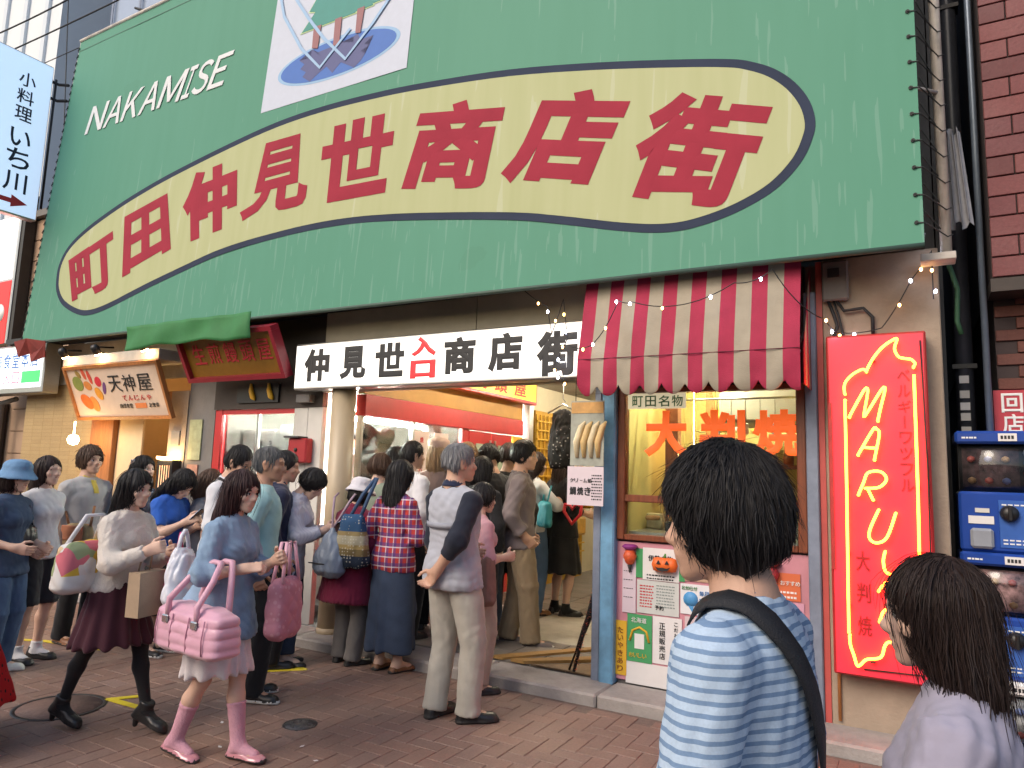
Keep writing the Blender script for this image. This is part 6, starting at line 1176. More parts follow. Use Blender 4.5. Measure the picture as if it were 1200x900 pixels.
def body_strap(p, label, name, m, pts, S, w=.045, th=.006, off=.006, cat='strap', parent=None, root=None):
    """A flat band laid over the clothes: local points pulled onto the garment surface S."""
    P = np.array([np.array(a)*(1 - t) + np.array(b)*t for a, b in zip(pts[:-1], pts[1:]) for t in np.linspace(0, 1, 7)[:-1]] + [np.array(pts[-1])], float)
    def D(q): return S.ev(q[:, 0].astype(F32), q[:, 1].astype(F32), q[:, 2].astype(F32))
    for _ in range(8):
        e = .004; d = D(P); G = np.stack([D(P + V(e, 0, 0)) - d, D(P + V(0, e, 0)) - d, D(P + V(0, 0, e)) - d], 1)/e; G /= np.maximum(np.linalg.norm(G, axis=1, keepdims=True), 1e-5); P = P - G*np.clip(d - off, -.05, .05)[:, None]*.8
    T = np.gradient(P, axis=0); T /= np.linalg.norm(T, axis=1, keepdims=True); Bn = np.cross(T, G); Bn /= np.linalg.norm(Bn, axis=1, keepdims=True); v = []; f = []
    for i in range(len(P)): v += [P[i] - Bn[i]*w/2, P[i] + Bn[i]*w/2, P[i] + Bn[i]*w/2 + G[i]*th, P[i] - Bn[i]*w/2 + G[i]*th]
    for i in range(len(P) - 1): f += [(4*i + k, 4*i + (k+1) % 4, 4*i + 4 + (k+1) % 4, 4*i + 4 + k) for k in range(4)]
    f += [(0, 1, 2, 3), tuple(len(v) - 4 + k for k in (3, 2, 1, 0))]
    b = MB().poly([tuple(q*p.sc) for q in v], f, 0, True); o = b.build(name, m, parent)
    if parent is None: o.location = p.root.location; o.rotation_euler = p.root.rotation_euler; tag(o, label, cat)
    return o
def top_sdf(p, g=.014): S = Sdf(.014); S.add(XF(torso_loft(p.st, .8, 1.44, g, hem=.012), p.M, p.t)); [S.add(Cap(p.T((a[5]*.08, -.01, 1.385)), a[0], .04 + g*.7, .052 + g)) for a in p.arm.values()]; return S
# ---------------------------------------------------------------- fabrics
def plaid(name, base, c1, c2, sc=26):
    def bd(N, L, co):
        s = N.new('ShaderNodeSeparateXYZ'); L.new(co, s.inputs[0]); out = base
        a = mth(N, L, 'ADD', s.outputs[0], mth(N, L, 'MULTIPLY', s.outputs[1], .8))
        for ax in (a, s.outputs[2]):
            for k, (fr, th, c, f) in enumerate(((sc*2, .45, c1, .6), (sc*2, .93, c2, .7))): w = mth(N, L, 'SINE', mth(N, L, 'MULTIPLY_ADD', ax, fr*2, k*1.6)); out = mixc(N, L, mth(N, L, 'MULTIPLY', mth(N, L, 'GREATER_THAN', w, th), f), out, c)
        return out
    return wrinkle(nodes_mat(name, bd, .85, .2))
def stripes(name, a, b, n, th=.1, ax=2, tilt=0):
    def bd(N, L, co):
        s = N.new('ShaderNodeSeparateXYZ'); L.new(co, s.inputs[0]); q = mth(N, L, 'ADD', s.outputs[ax], mth(N, L, 'MULTIPLY', s.outputs[(ax + 1) % 3], tilt)); w = mth(N, L, 'SINE', mth(N, L, 'MULTIPLY', q, n*6.2832)); nz = N.new('ShaderNodeTexNoise'); nz.inputs['Scale'].default_value = 220; L.new(co, nz.inputs['Vector'])
        return mixc(N, L, .25, mixc(N, L, mth(N, L, 'GREATER_THAN', w, th), a, b), nz.outputs['Fac'], 'MULTIPLY')
    return wrinkle(nodes_mat(name, bd, .85, .2))
def dots(name, base, c, sc=40, th=.28, stretch=(1, 1, 1)):
    def bd(N, L, co):
        m_ = N.new('ShaderNodeMapping'); L.new(co, m_.inputs[0]); m_.inputs['Scale'].default_value = stretch; v = N.new('ShaderNodeTexVoronoi'); v.inputs['Scale'].default_value = sc; v.inputs['Randomness'].default_value = .6; L.new(m_.outputs[0], v.inputs['Vector']); return mixc(N, L, mth(N, L, 'LESS_THAN', v.outputs['Distance'], th), base, c)
    return wrinkle(nodes_mat(name, bd, .8, .2))
def denim(name, col):
    def bd(N, L, co):
        n1 = N.new('ShaderNodeTexNoise'); n1.inputs['Scale'].default_value = 7; n1.inputs['Detail'].default_value = 6; L.new(co, n1.inputs['Vector']); n2 = N.new('ShaderNodeTexNoise'); n2.inputs['Scale'].default_value = 300; L.new(co, n2.inputs['Vector'])
        c = mixc(N, L, n1.outputs['Fac'], tuple(x*.6 for x in col), tuple(min(1, x*1.35) for x in col)); return mixc(N, L, .5, c, mth(N, L, 'MULTIPLY_ADD', n2.outputs['Fac'], .8, .6), 'MULTIPLY')
    return wrinkle(nodes_mat(name, bd, .85, .2))
def tote(N, L, co):
    v = N.new('ShaderNodeTexVoronoi'); v.inputs['Scale'].default_value = 11; L.new(co, v.inputs['Vector']); h = N.new('ShaderNodeValToRGB'); h.color_ramp.interpolation = 'CONSTANT'; sp = N.new('ShaderNodeSeparateColor'); L.new(v.outputs['Color'], sp.inputs[0]); L.new(sp.outputs[0], h.inputs[0]); e = h.color_ramp.elements
    cols = [(0, (.68, .66, .64)), (.45, (.66, .42, .06)), (.6, (.70, .62, .58)), (.75, (.60, .16, .2)), (.85, (.66, .5, .3)), (.92, (.3, .36, .2))]
    while len(e) < len(cols): e.new(.95)
    for i, (q, c) in enumerate(cols): e[i].position = q; e[i].color = (*c, 1)
    s = N.new('ShaderNodeSeparateXYZ'); L.new(co, s.inputs[0]); return mixc(N, L, mth(N, L, 'GREATER_THAN', s.outputs[2], .10), (.68, .66, .64), h.outputs[0])
TOTE = nodes_mat('tote_print', tote, .8, .2)
BL = mat('black_leather', (.015, .015, .016), .38, 0, .15, 20, .15, 90); WR = mat('white_rubber', (.62, .62, .6), .6, noise=.1); BRL = mat('brown_leather', (.20, .085, .035), .45, 0, .2, 15, .2, 80); DS = mat('dark_sole', (.03, .028, .027), .7)
BLK = cloth((.012, .012, .014), 'black'); NAVY_C = cloth((.02, .026, .06), 'navy'); D_DEN = denim('dark_denim', (.035, .05, .085)); L_DEN = denim('light_denim', (.24, .34, .47)); M_DEN = denim('mid_denim', (.075, .13, .24)); KHAKI = cloth((.26, .195, .12), 'khaki'); LKH = cloth((.42, .395, .34), 'light_khaki'); WHC = cloth((.66, .66, .69), 'white'); STRW = stripes('white_stripe_shirt', (.66, .66, .74), (.58, .58, .68), 60, .3, 0)
STEEL_G = mat('glasses_frame', (.02, .02, .02), .35, .3)
PH = mat('phone_black', (.015, .015, .018), .2, coat=.5)
Q = 'people queuing outside the dumpling shop'; W_ = 'people walking past along the street'; I = 'people inside the arcade passage'
def phone(label, p, k, off=(0, .05, .06)):
    A = p.arm[k]; c = p.world(A[2] + unit(A[3])*.09 + V(0, .02, .03)); t = thing('mobile_phone', label, 'phone', tuple(c)); t.rotation_euler = (R(-50), 0, p.root.rotation_euler[2]); MB().box(-.036, .036, -.004, .004, -.07, .07, bev=.004).build('case', PH, t); MB().box(-.032, .032, -.0055, -.0041, -.062, .062).build('screen', glow('phone', (.5, .6, .8), .5), t)
# ---------------------------------------------------------------- the queue at the left
p = Person('tan haired man in a light grey cardigan with an olive bag across his hip', -6.2, 3.56, -82, 1.61, pose=dict(head=(-6, -4, 0), hR=(.2, .02, .84), hL=(-.2, .10, .86), fL=(-.09, .03, 4), fR=(.09, -.02, -6)), face=True, group=Q, seed=3)
CG = cloth((.42, .41, .41), 'grey_cardigan'); p.top(CG, 'cardigan', hem=.84, sleeve=1.62, g=.02, sg=.02, amp=.006, flare=.02, cuff=1); p.trousers(BLK, g=.014); p.shoes(BRL, DS); p.hair('short', 'brown', th=.026, bangs=.3, vol=.004); p.collar(cloth((.62, .47, .08), 'mustard'), 'shirt'); body_strap(p, '', 'shirt_front', cloth((.62, .47, .08), 'mustard'), [(0, .08, 1.42), (0, .115, 1.36), (0, .13, 1.30)], top_sdf(p, .02), .05, .002, .0005, parent=p.root)
t = sbag('olive and tan shoulder bag at the cardigan man front hip', 'shoulder_bag', (-5.97, 3.40, .80), 10, .28, .12, .19, mat('olive_canvas', (.24, .17, .08), .8, 0, .3, 8, .3, 60)); MB().box(-.12, .12, -.07, -.055, .06, .18, bev=.01).build('flap', mat('rust_flap', (.32, .12, .06), .7), t); straps(t, BRL, [[(-.12, 0, .18), (-.2, .02, .3), (-.24, .1, .52)], [(.12, 0, .18), (.05, .08, .33)]], .01)
p = Person('person in a pale washed blue bucket hat and dark denim shirt seen from behind', -5.72, 2.75, -62, 1.47, True, dict(head=(-12, 5, 0), hR=(.17, .2, 1.02), hL=(-.16, .2, 1.0)), group=Q, seed=4)
p.top(denim('indigo_shirt', (.055, .085, .15)), hem=.78, sleeve=.95, g=.022, sg=.026, flare=.02, amp=.007); p.trousers(M_DEN, g=.016); p.shoes(WR, WR); p.hair('bob', 'dark', L=.13, strands=160); p.bucket_hat(denim('hat_denim', (.17, .31, .50)), .042, .05)
t = sbag('dark grey hip bag on the back of the bucket hat wearer', 'hip_bag', (-5.75, 2.56, .68), -62, .3, .12, .2, mat('charcoal_nylon', (.03, .032, .038), .6)); straps(t, BL, [[(-.13, 0, .18), (-.1, .1, .3)], [(.13, 0, .18), (.12, .12, .3)]])
p = Person('person with bare legs and white ankle socks half hidden behind the blue hat', -5.88, 3.05, -75, 1.52, True, dict(hR=(.2, .12, .95)), group=Q, seed=5)
p.top(WHC, hem=.84, sleeve=.6); p.trousers(cloth((.03, .03, .035), 'shorts_black'), crop=1.0, name='shorts'); p.sock(WHC, frac=.16); p.shoes(BL, DS, high=.02); p.hair('long', 'dark', L=.3, strands=120)
t = sbag('small black bag beside the bare legged person', 'handbag', (-5.72, 2.86, .86), -70, .2, .1, .16, BL); straps(t, BL, [[(-.07, 0, .15), (0, .02, .3), (.07, 0, .15)]])
p = Person('dark haired woman with a silver hair clip looking toward the doorway', -6.1, 3.98, -70, 1.55, True, dict(head=(-12, 0, 0)), face=True, group=Q, seed=6)
p.top(NAVY_C, hem=.82, sleeve=1.2); p.skirt(cloth((.05, .045, .05), 'charcoal_skirt'), .42, .22, .19); p.shoes(BL, WR); p.hair('bob', 'black', L=.1, th=.016)
hc_ = tuple(p.world(p.hp(.085, -.055, .06))); o = MB().box(-.008, .008, -.02, .02, -.03, .03, bev=.003).build('hair_clip', mat('silver_clip', (.7, .7, .72), .25, .9)); tag(o, 'silver hair clip in the dark hair of the waiting woman', 'hair clip'); xform_ops(o, hc_, -70)
p = Person('woman with long black hair bent over her phone in a bright blue top', -5.33, 3.72, -78, 1.49, True, dict(lean=7, head=(0, 38, 0), hR=(.10, .33, 1.2), hL=(-.08, .3, 1.15), eR=(.5, -.6, -1), cR=.55), group=Q, seed=7)
p.top(cloth((.03, .12, .50), 'royal_blue'), hem=.8, sleeve=.75, amp=.005); p.trousers(cloth((.03, .03, .03), 'short_trousers'), crop=.75); p.shoes(BL, WR, thick=.026); p.hair('long', 'black', L=.34, th=.02, wide=.012, bangs=.2); phone('dark phone held up by the woman in the blue top', p, 'R')
p = Person('woman with straight brown hair in a charcoal grey tee', -5.22, 3.98, -35, 1.46, True, dict(head=(-25, 18, 0), hR=(.12, .26, 1.1)), group=Q, seed=8)
p.top(cloth((.15, .155, .18), 'charcoal_tee'), hem=.78, sleeve=.75, g=.018); p.trousers(NAVY_C); p.shoes(BL, DS); p.hair('bob', 'brown', L=.19, th=.016)
p = Person('man in glasses and a white shirt looking down in the queue', -4.62, 3.72, -68, 1.66, pose=dict(lean=3, head=(-8, 22, 0), hR=(.14, .26, 1.08), hL=(-.12, .26, 1.06)), face=True, group=Q, seed=9)
p.top(WHC, hem=.84, sleeve=1.85, collar='shirt', g=.018); p.trousers(NAVY_C); p.shoes(BL, DS); p.hair('short', 'black', th=.014); p.glasses(STEEL_G)
S_ = top_sdf(p, .02); body_strap(p, 'dark rucksack strap on the shoulder of the man in glasses', 'bag_strap', BL, [(.1, -.14, 1.2), (.11, -.02, 1.43), (.11, .13, 1.25)], S_, .03)
p = Person('grey haired man in a pale aqua jumper standing with arms down', -3.85, 3.40, -42, 1.63, pose=dict(head=(-14, 4, 0), hR=(.23, -.02, .86), fR=(.1, .02, -25), fL=(-.1, 0, 0)), skin=SKIN_TAN, group=Q, seed=10)
p.top(cloth((.34, .55, .57), 'aqua_jumper'), 'jumper', hem=.83, g=.02, sg=.019, amp=.0055, cuff=1); p.collar(NAVY_C, 'round'); p.trousers(BLK, g=.016); p.shoes(BL, WR); p.hair('short', 'salt', th=.004, strands=420)
p = Person('dark haired person in navy half hidden behind the aqua jumper', -4.33, 3.98, -35, 1.62, pose=dict(head=(-10, 8, 0)), group=Q, seed=11, fine=.009)
p.top(NAVY_C, sleeve=1.9, collar='shirt'); p.trousers(BLK); p.shoes(BL, DS); p.hair('short', 'black', strands=150)
p = Person('short haired woman in a white shirt reading a phone by the white panel', -4.33, 4.11, -58, 1.53, True, dict(lean=9, head=(-6, 34, 0), hR=(.10, .33, 1.14), hL=(-.06, .34, 1.14), eR=(.6, -.7, -1), cR=.5, fR=(.09, .05, -8), fL=(-.08, -.02, 0)), group=Q, seed=12)
p.top(STRW, hem=.72, sleeve=1.8, g=.026, sg=.022, flare=.025, amp=.007, collar='shirt'); p.trousers(D_DEN, crop=.14, g=.018, flare=.012); p.shoes(BL, DS, low=True); p.hair('bob', 'black', L=.05, th=.018, bangs=.3); phone('phone in the hands of the woman in the white shirt', p, 'R')
# ---------------------------------------------------------------- two women walking past, and the dress at the frame edge
WG = mat('off_white_knit', (.66, .60, .54), .9, 0, .08, 14, .5, 130, sheen=.3)
p = Person('woman striding by in a cream jacket, plum skirt and black tights', -4.04, 2.56, -76, 1.45, True, dict(lean=4, head=(-4, 2, 0), fR=(.07, -.30, 0, .055), fL=(-.06, .27, 4, .055), hR=(.13, .33, 1.19), hL=(-.12, .30, 1.16), eR=(.6, -1, -.9), cR=.85, cL=.8, hip=.925), face=True, group=W_, seed=13, leg=BLK)
p.top(WG, 'jacket', hem=.9, sleeve=1.93, g=.02, sg=.019, amp=.006); p.collar(NAVY_C, 'round'); p.skirt(cloth((.055, .014, .024), 'plum_skirt'), .56, .285, .22, pleat=16, amp=.012); p.shoes(BL, BL, high=.05, heel=.055); p.hair('long', 'black', L=.26, th=.018, bangs=.5, strands=420)
t = sbag('white tote with a colourful print hanging behind the cream jacket', 'tote_bag', (-4.09, 2.37, .78), -72, .36, .14, .27, TOTE); straps(t, WHC, [[(-.1, -.03, .25), (-.06, .05, .42), (.06, .05, .42), (.1, -.03, .25)]], .012); MB().lathe([(.002, -.004), (.06, -.003), (.06, .004)], (.02, -.075, .12), 16, axis='y').build('print', mat('tote_red', (.6, .1, .1), .6, noise=.3), t)
t = thing('paper_bag', 'plain kraft paper bag carried in front of the plum skirt', 'bag', (-3.77, 2.56, .66), -78)
b = MB().poly([(-.095, -.045, 0), (.095, -.045, 0), (.095, .045, 0), (-.095, .045, 0), (-.1, -.04, .24), (.1, -.04, .24), (.1, .04, .24), (-.1, .04, .24), (-.1, -.003, .10), (.1, .004, .12)], [(0, 3, 2, 1), (0, 1, 5, 4), (1, 2, 6, 5), (2, 3, 7, 6), (3, 0, 4, 7), (4, 5, 6, 7)]); b.build('body', mat('kraft_paper', (.42, .31, .21), .8, 0, .12, 8, .2, 50), t); straps(t, mat('kraft_handle', (.35, .25, .17), .8), [[(-.04, -.035, .23), (-.035, -.02, .33), (0, 0, .37), (.035, -.02, .33), (.04, -.035, .23)]], .005)
t = sbag('translucent white carrier bag in the hand of the woman in cream', 'carrier_bag', (-3.62, 2.66, .72), -70, .24, .12, .31, mat('white_plastic', (.70, .72, .80), .35, 0, .1, 6, .3, 14), .6, 2.4, folds(.014, .09, 9)); straps(t, mat('white_plastic', (.70, .72, .80), .35), [[(-.05, 0, .28), (-.02, 0, .38), (.0, 0, .41)], [(.06, 0, .28), (.03, 0, .38), (.0, 0, .41)]], .012)
t = sbag('bright pink bag held beside the white carrier bag', 'carrier_bag', (-3.74, 2.72, .68), -60, .2, .1, .30, mat('magenta_plastic', (.62, .08, .26), .4, 0, .15, 8, .3, 20), .7, 2.6, folds(.01, .08, 4)); straps(t, mat('magenta_plastic', (.62, .08, .26), .4), [[(-.04, 0, .28), (0, 0, .42), (.04, 0, .28)]], .01)
p = Person('woman walking by in a denim jacket with a big quilted pink bag on her arm', -3.22, 2.62, -76, 1.47, True, dict(lean=5, head=(-6, 4, 0), fR=(.06, -.20, -4, .03), fL=(-.05, .16, -4), hR=(.15, .26, 1.14), hL=(-.08, .31, 1.17), eR=(.9, -1, -.6), eL=(-.6, -1, -1), cR=.8, cL=.8, nR=(-.6, .2, -.6)), face=True, group=W_, seed=14)
p.top(L_DEN, 'denim_jacket', hem=.71, sleeve=1.35, g=.022, sg=.017, flare=.055, amp=.008, collar='shirt', cuff=1); p.skirt(mat('white_dress', (.66, .62, .64), .85, 0, .06, 9, .3, 90), .50, .215, .172, pleat=13, amp=.012, name='dress', top=.96); PKS = mat('pink_sock', (.60, .32, .40), .9, 0, .1, 20, .5, 140); p.sock(PKS, frac=.60, g=.004); p.shoes(mat('pink_patent', (.58, .26, .31), .2, 0, .1, 10, coat=.6), DS, low=True); p.hair('long', 'plum', L=.38, th=.016, bangs=.35, wide=.016, strands=520)
def quilt(x, y, z): return F32(-.007)*(np.abs(np.sin((x + z)*F32(30)))**F32(.4)*np.abs(np.sin((x - z)*F32(30)))**F32(.4)) + F32(.004)
PKB = mat('pink_satin', (.66, .36, .46), .42, 0, .08, 5, .1, 60, sheen=.3)
def quilt2(x, y, z): return F32(-.010)*np.abs(np.sin(z*F32(62)))**F32(.5) + F32(.003)*np.sin(x*F32(50) + z*20) + F32(.006)
t = sbag('big pink quilted holdall hanging from the forearm of the denim woman', 'handbag', (-3.06, 2.36, .60), -6, .54, .18, .215, PKB, .95, 5, quilt2, hh=.007)
for s in (-1, 1): straps(t, PKB, [[(-.13, s*.08, .17), (-.12, s*.085, .25), (-.06, .05 + s*.045, .38), (-.01, .10 + s*.03, .42), (.05, .10 + s*.03, .42), (.10, s*.05 + .05, .34), (.12, s*.085, .23), (.125, s*.08, .17)]], .016); [MB().box(x - .025, x + .025, s*.094 - .006, s*.094 + .006, .135, .175, bev=.006).build('clasp', mat('clasp_silver', (.65, .65, .62), .25, .8), t) for x in (-.13, .12)]
MB().tube([(-.21, .0, .212), (0, 0, .218), (.21, .0, .212)], .006, 6).build('zip', mat('zip_pale', (.6, .5, .52), .4, .3), t); [MB().tube([(x, -.095, .03), (x, -.1, .1), (x, -.088, .185)], .0035, 5).build('seam', mat('seam_rose', (.45, .2, .28), .6), t) for x in (-.2, -.07, .07, .2)]
t = sbag('dusky pink patterned shopper on the far side of the denim woman', 'shopping_bag', (-2.97, 2.82, .60), -75, .23, .11, .31, dots('pink_pattern', (.44, .20, .26), (.50, .27, .32), 30, .3), .95, 4, quilt); straps(t, PKB, [[(-.08, s*.03, .29), (-.04, s*.015, .50), (.04, s*.015, .50), (.08, s*.03, .29)] for s in (-1, 1)], .01)
p = Person('person in a red polka dot dress cut off by the picture edge', -4.47, 1.84, -80, 1.5, True, dict(fL=(-.08, .1, 0), fR=(.08, -.1, 0)), group=W_, seed=15, fine=.009)
RD = dots('red_polka', (.55, .015, .02), (.015, .008, .008), 26, .24); p.top(RD, 'bodice', hem=.9, sleeve=.8); p.skirt(RD, .22, .46, .44, pleat=9, amp=.02); p.shoes(BL, DS); p.hair('bob', 'black', L=.1, strands=100)
# ---------------------------------------------------------------- at the mouth of the passage
p = Person('small elderly woman in a white bucket hat and maroon coat', -3.93, 4.39, -4, 1.42, True, dict(lean=5, head=(0, 8, 0), hR=(.14, .24, 1.05), hL=(-.14, .24, 1.05), fL=(-.09, .02, 8), fR=(.1, .0, -22)), group=Q, seed=16)
MC = cloth((.16, .012, .04), 'maroon_coat'); p.top(MC, 'coat', hem=.56, g=.034, sg=.024, flare=.045, amp=.007, sleeve=1.9); p.collar(MC, 'stand'); p.trousers(cloth((.14, .13, .125), 'grey_trousers'), g=.022); p.shoes(BL, DS); p.hair('bob', 'black', L=.1, strands=120); p.bucket_hat(mat('white_hat', (.64, .62, .66), .85, 0, .08, 12, .3, 120), .042, .045)
t = thing('sling_backpack', 'blue grey drop shaped sling bag on the back of the maroon coat', 'bag', (-3.95, 4.17, .68), -4); S = Sdf(.02); S.add(Loft((0, 0, 0), (.02, 0, .37), [(0, .11, .05), (.15, .15, .085), (.4, .14, .085), (.75, .075, .05), (1, .02, .015)], n=2.4)); S.disp = folds(.009, .1, 8, (1.6, 1, .4)); SB = mat('blue_grey_nylon', (.19, .23, .30), .45, 0, .12, 7, .2, 50); sdf_object('body', S, SB, t, .008); MB().tube([(-.145, -.07, .10), (-.05, -.095, .105), (.05, -.09, .105)], .005, 6).build('zip', M['dark'], t)
straps(t, mat('strap_mauve', (.38, .28, .34), .7), [[(.02, 0, .36), (-.02, .03, .47), (-.06, .075, .60), (-.08, .13, .63)], [(.02, 0, .36), (.07, .03, .46), (.12, .07, .58), (.11, .13, .63)]], .009, 'strap')
PL = plaid('red_plaid', (.46, .05, .045), (.03, .05, .20), (.62, .62, .68), 22)
p = Person('woman with long black hair in a red plaid shirt and long denim skirt', -3.53, 4.44, -6, 1.57, True, dict(head=(-6, 6, 0), hR=(.15, .26, 1.05), hL=(-.19, .1, .98), fL=(-.09, -.02, 8), fR=(.09, .0, -8)), group=Q, seed=17)
p.top(PL, hem=.80, sleeve=1.9, g=.02, sg=.02, amp=.006, flare=.014); p.skirt(denim('ink_denim', (.05, .07, .115)), .17, .225, .175, pleat=6, amp=.012); p.shoes(BRL, DS, low=True); p.hair('long', 'black', L=.34, th=.02, wide=.01, strands=460)
t = sbag('navy and gold patterned sack bag on the shoulder of the plaid woman', 'shoulder_bag', (-3.77, 4.22, .76), 10, .30, .12, .40, None or mat('bag_tmp', (.1, .1, .1)), .62, 3, folds(.007, .12, 21))
def ethnic(N, L, co):
    s = N.new('ShaderNodeSeparateXYZ'); L.new(co, s.inputs[0]); cr = N.new('ShaderNodeValToRGB'); cr.color_ramp.interpolation = 'CONSTANT'; L.new(mth(N, L, 'MULTIPLY', s.outputs[2], 2.4), cr.inputs[0]); e = cr.color_ramp.elements
    cols = [(0, (.02, .03, .05)), (.22, (.15, .11, .05)), (.34, (.30, .22, .09)), (.42, (.36, .33, .24)), (.58, (.25, .19, .09)), (.66, (.03, .075, .16))]
    while len(e) < len(cols): e.new(.9)
    for i, (q, c) in enumerate(cols): e[i].position = q; e[i].color = (*c, 1)
    v = N.new('ShaderNodeTexVoronoi'); v.inputs['Scale'].default_value = 42; v.inputs['Randomness'].default_value = .35; L.new(co, v.inputs['Vector']); return mixc(N, L, mth(N, L, 'MULTIPLY', mth(N, L, 'LESS_THAN', v.outputs['Distance'], .26), .55), cr.outputs[0], (.55, .52, .44))
t.children[0].data.materials[0] = nodes_mat('patterned_canvas', ethnic, .85, .2); straps(t, mat('bag_strap_blue', (.04, .08, .16), .8), [[(-.03, 0, .38), (.04, .05, .55), (.1, .13, .68)], [(.06, 0, .38), (.10, .05, .55), (.12, .12, .68)]], .014, 'strap')
VEST = cloth((.40, .41, .46), 'grey_vest')
p = Person('grey haired elderly man in a pale vest with one hand behind his back', -2.55, 3.80, -14, 1.68, pose=dict(lean=-1, head=(-22, 2, 0), hR=(.065, -.195, .92), hL=(-.12, .22, 1.0), eR=(1, -.5, .1), eL=(-.3, -1, -.5), dR=(-.6, -.1, -.78), nR=(0, -1, .2), cR=.45, cL=.5, fL=(-.10, -.02, 6), fR=(.12, .06, -32)), skin=SKIN, face=True, group='people standing at the passage entrance', seed=18, fine=.0055)
p.top(cloth((.014, .017, .03), 'ink_sleeve'), 'shirt', hem=.9, sleeve=1.5, g=.008, sg=.013, amp=.004); p.top(VEST, 'vest', hem=.80, sleeve=0, g=.024, sg=.010, flare=.022, amp=.007, neck=1.42, h=.009); p.collar(NAVY_C, 'stand'); p.trousers(LKH, g=.016, flare=.012, amp=.006, h=.010); p.shoes(BL, DS, g=.003); p.hair('short', 'grey', th=.005, strands=620)
S_ = top_sdf(p, .034); body_strap(p, '', 'yoke_seam', mat('vest_band_grey', (.30, .31, .36), .8), [(-.15, -.16, 1.19), (0, -.18, 1.185), (.15, -.16, 1.19)], S_, .035, .004, .003, parent=p.root)  # darker grey band across the back of the vest
p = Person('short person in a pink top with a bowl cut hidden behind the old man', -2.72, 4.36, -30, 1.43, True, dict(head=(0, 8, 0), hR=(.17, .18, 1.1)), group=Q, seed=19, fine=.008)
p.top(cloth((.55, .30, .33), 'rose_top'), sleeve=1.2, hem=.8); p.trousers(cloth((.42, .33, .26), 'beige_trousers'), crop=.1); p.shoes(BL, DS); p.hair('bob', 'black', L=.05, strands=150)
t = sbag('soft brown bag hanging beside the old man trousers', 'shoulder_bag', (-2.60, 4.22, .62), -20, .26, .12, .34, mat('soft_brown', (.24, .13, .10), .7, 0, .2, 8), .8); straps(t, mat('soft_brown', (.24, .13, .10), .7), [[(-.06, 0, .32), (0, .04, .52), (.06, 0, .32)]], .01)
p = Person('woman with a short brown bob in a sage green top', -4.15, 4.93, 8, 1.58, True, dict(head=(-8, 8, 0)), group=Q, seed=20, z=.06, fine=.008); p.top(cloth((.26, .31, .24), 'sage_top'), sleeve=1.5, neck=1.42); p.trousers(NAVY_C); p.shoes(BL, DS); p.hair('bob', 'brown', L=.06, th=.018)
p = Person('dark haired man just behind the woman with the brown bob', -4.28, 5.32, 4, 1.66, pose=dict(head=(-5, 4, 0)), group=Q, seed=21, z=.06, fine=.009); p.top(cloth((.2, .17, .15), 'taupe_shirt'), sleeve=1.2); p.trousers(BLK); p.shoes(BL, DS); p.hair('short', 'black')
p = Person('man with cropped black hair in a white shirt at the kitchen counter', -3.93, 5.1, -12, 1.70, pose=dict(head=(-14, 2, 0)), group=Q, seed=22, z=.06, fine=.008); p.top(WHC, sleeve=1.85, collar='shirt'); p.trousers(BLK); p.shoes(BL, DS); p.hair('short', 'black', th=.008)
p = Person('person with pale blonde hair in a knitted cap beside the red doors', -3.95, 5.55, 25, 1.74, True, dict(head=(10, 0, 0)), group=I, seed=23, z=.06, fine=.009); p.top(cloth((.3, .22, .2), 'brown_top')); p.trousers(BLK); p.shoes(BL, DS); p.hair('long', 'blonde', L=.2); p.cap_hat(mat('blush_knit', (.60, .44, .38), .9, 0, .1, 30, .5, 120), .075)
p = Person('tall woman with tawny hair next to the knitted cap', -3.68, 5.62, 12, 1.72, True, dict(head=(-10, 4, 0)), group=I, seed=24, z=.06, fine=.009); p.top(BLK); p.trousers(D_DEN); p.shoes(BL, DS); p.hair('long', 'tawny', L=.26)
p = Person('person with jet black bobbed hair between the old man and the tall man', -3.28, 5.25, 10, 1.58, True, dict(head=(-15, 5, 0)), group=I, seed=25, z=.06, fine=.009); p.top(BLK); p.trousers(BLK); p.shoes(BL, DS); p.hair('bob', 'black', L=.14)
p = Person('man in a black shirt looking down with his face turned toward the red doors', -3.50, 5.8, 62, 1.72, pose=dict(head=(12, 18, 0)), face=True, group=I, seed=26, z=.06, fine=.0075); p.top(BLK, sleeve=1.5); p.trousers(D_DEN); p.shoes(BL, DS); p.hair('short', 'black', th=.015)
p = Person('dark haired person mostly hidden behind the tall man head', -3.52, 6.15, 20, 1.74, pose=dict(), group=I, seed=27, z=.06, fine=.009); p.top(BLK); p.trousers(BLK); p.shoes(BL, DS); p.hair('short', 'dark')
p = Person('tall young man in a taupe shirt and khaki trousers with a hand in his pocket', -3.06, 5.58, -62, 1.75, pose=dict(head=(-12, 3, 0), hR=(.19, .06, .90), hL=(-.19, .06, .90), eR=(.6, -1, 0), cR=.6, fR=(.09, .12, -8, .0, .0), fL=(-.08, -.08, 0)), face=True, group=I, seed=28, z=.04)
TP = cloth((.20, .165, .165), 'taupe_grey'); p.top(TP, hem=.80, sleeve=1.72, g=.022, sg=.02, flare=.016, amp=.007, collar='shirt', cuff=1); p.trousers(KHAKI, g=.022, flare=.014, amp=.008); p.shoes(cloth((.12, .10, .095), 'shoe_taupe'), WR, thick=.03); p.hair('short', 'black', th=.02, bangs=.25, strands=420)
p = Person('woman in a white top with a teal bag deep in the passage', -3.55, 6.75, -30, 1.68, True, dict(head=(-10, 6, 0), hR=(.12, .28, 1.3), eR=(.8, -.6, -1)), group=I, seed=29, z=.06, fine=.009); p.top(WHC, sleeve=1.1); p.trousers(M_DEN); p.shoes(BRL, DS); p.hair('long', 'dark', L=.28)
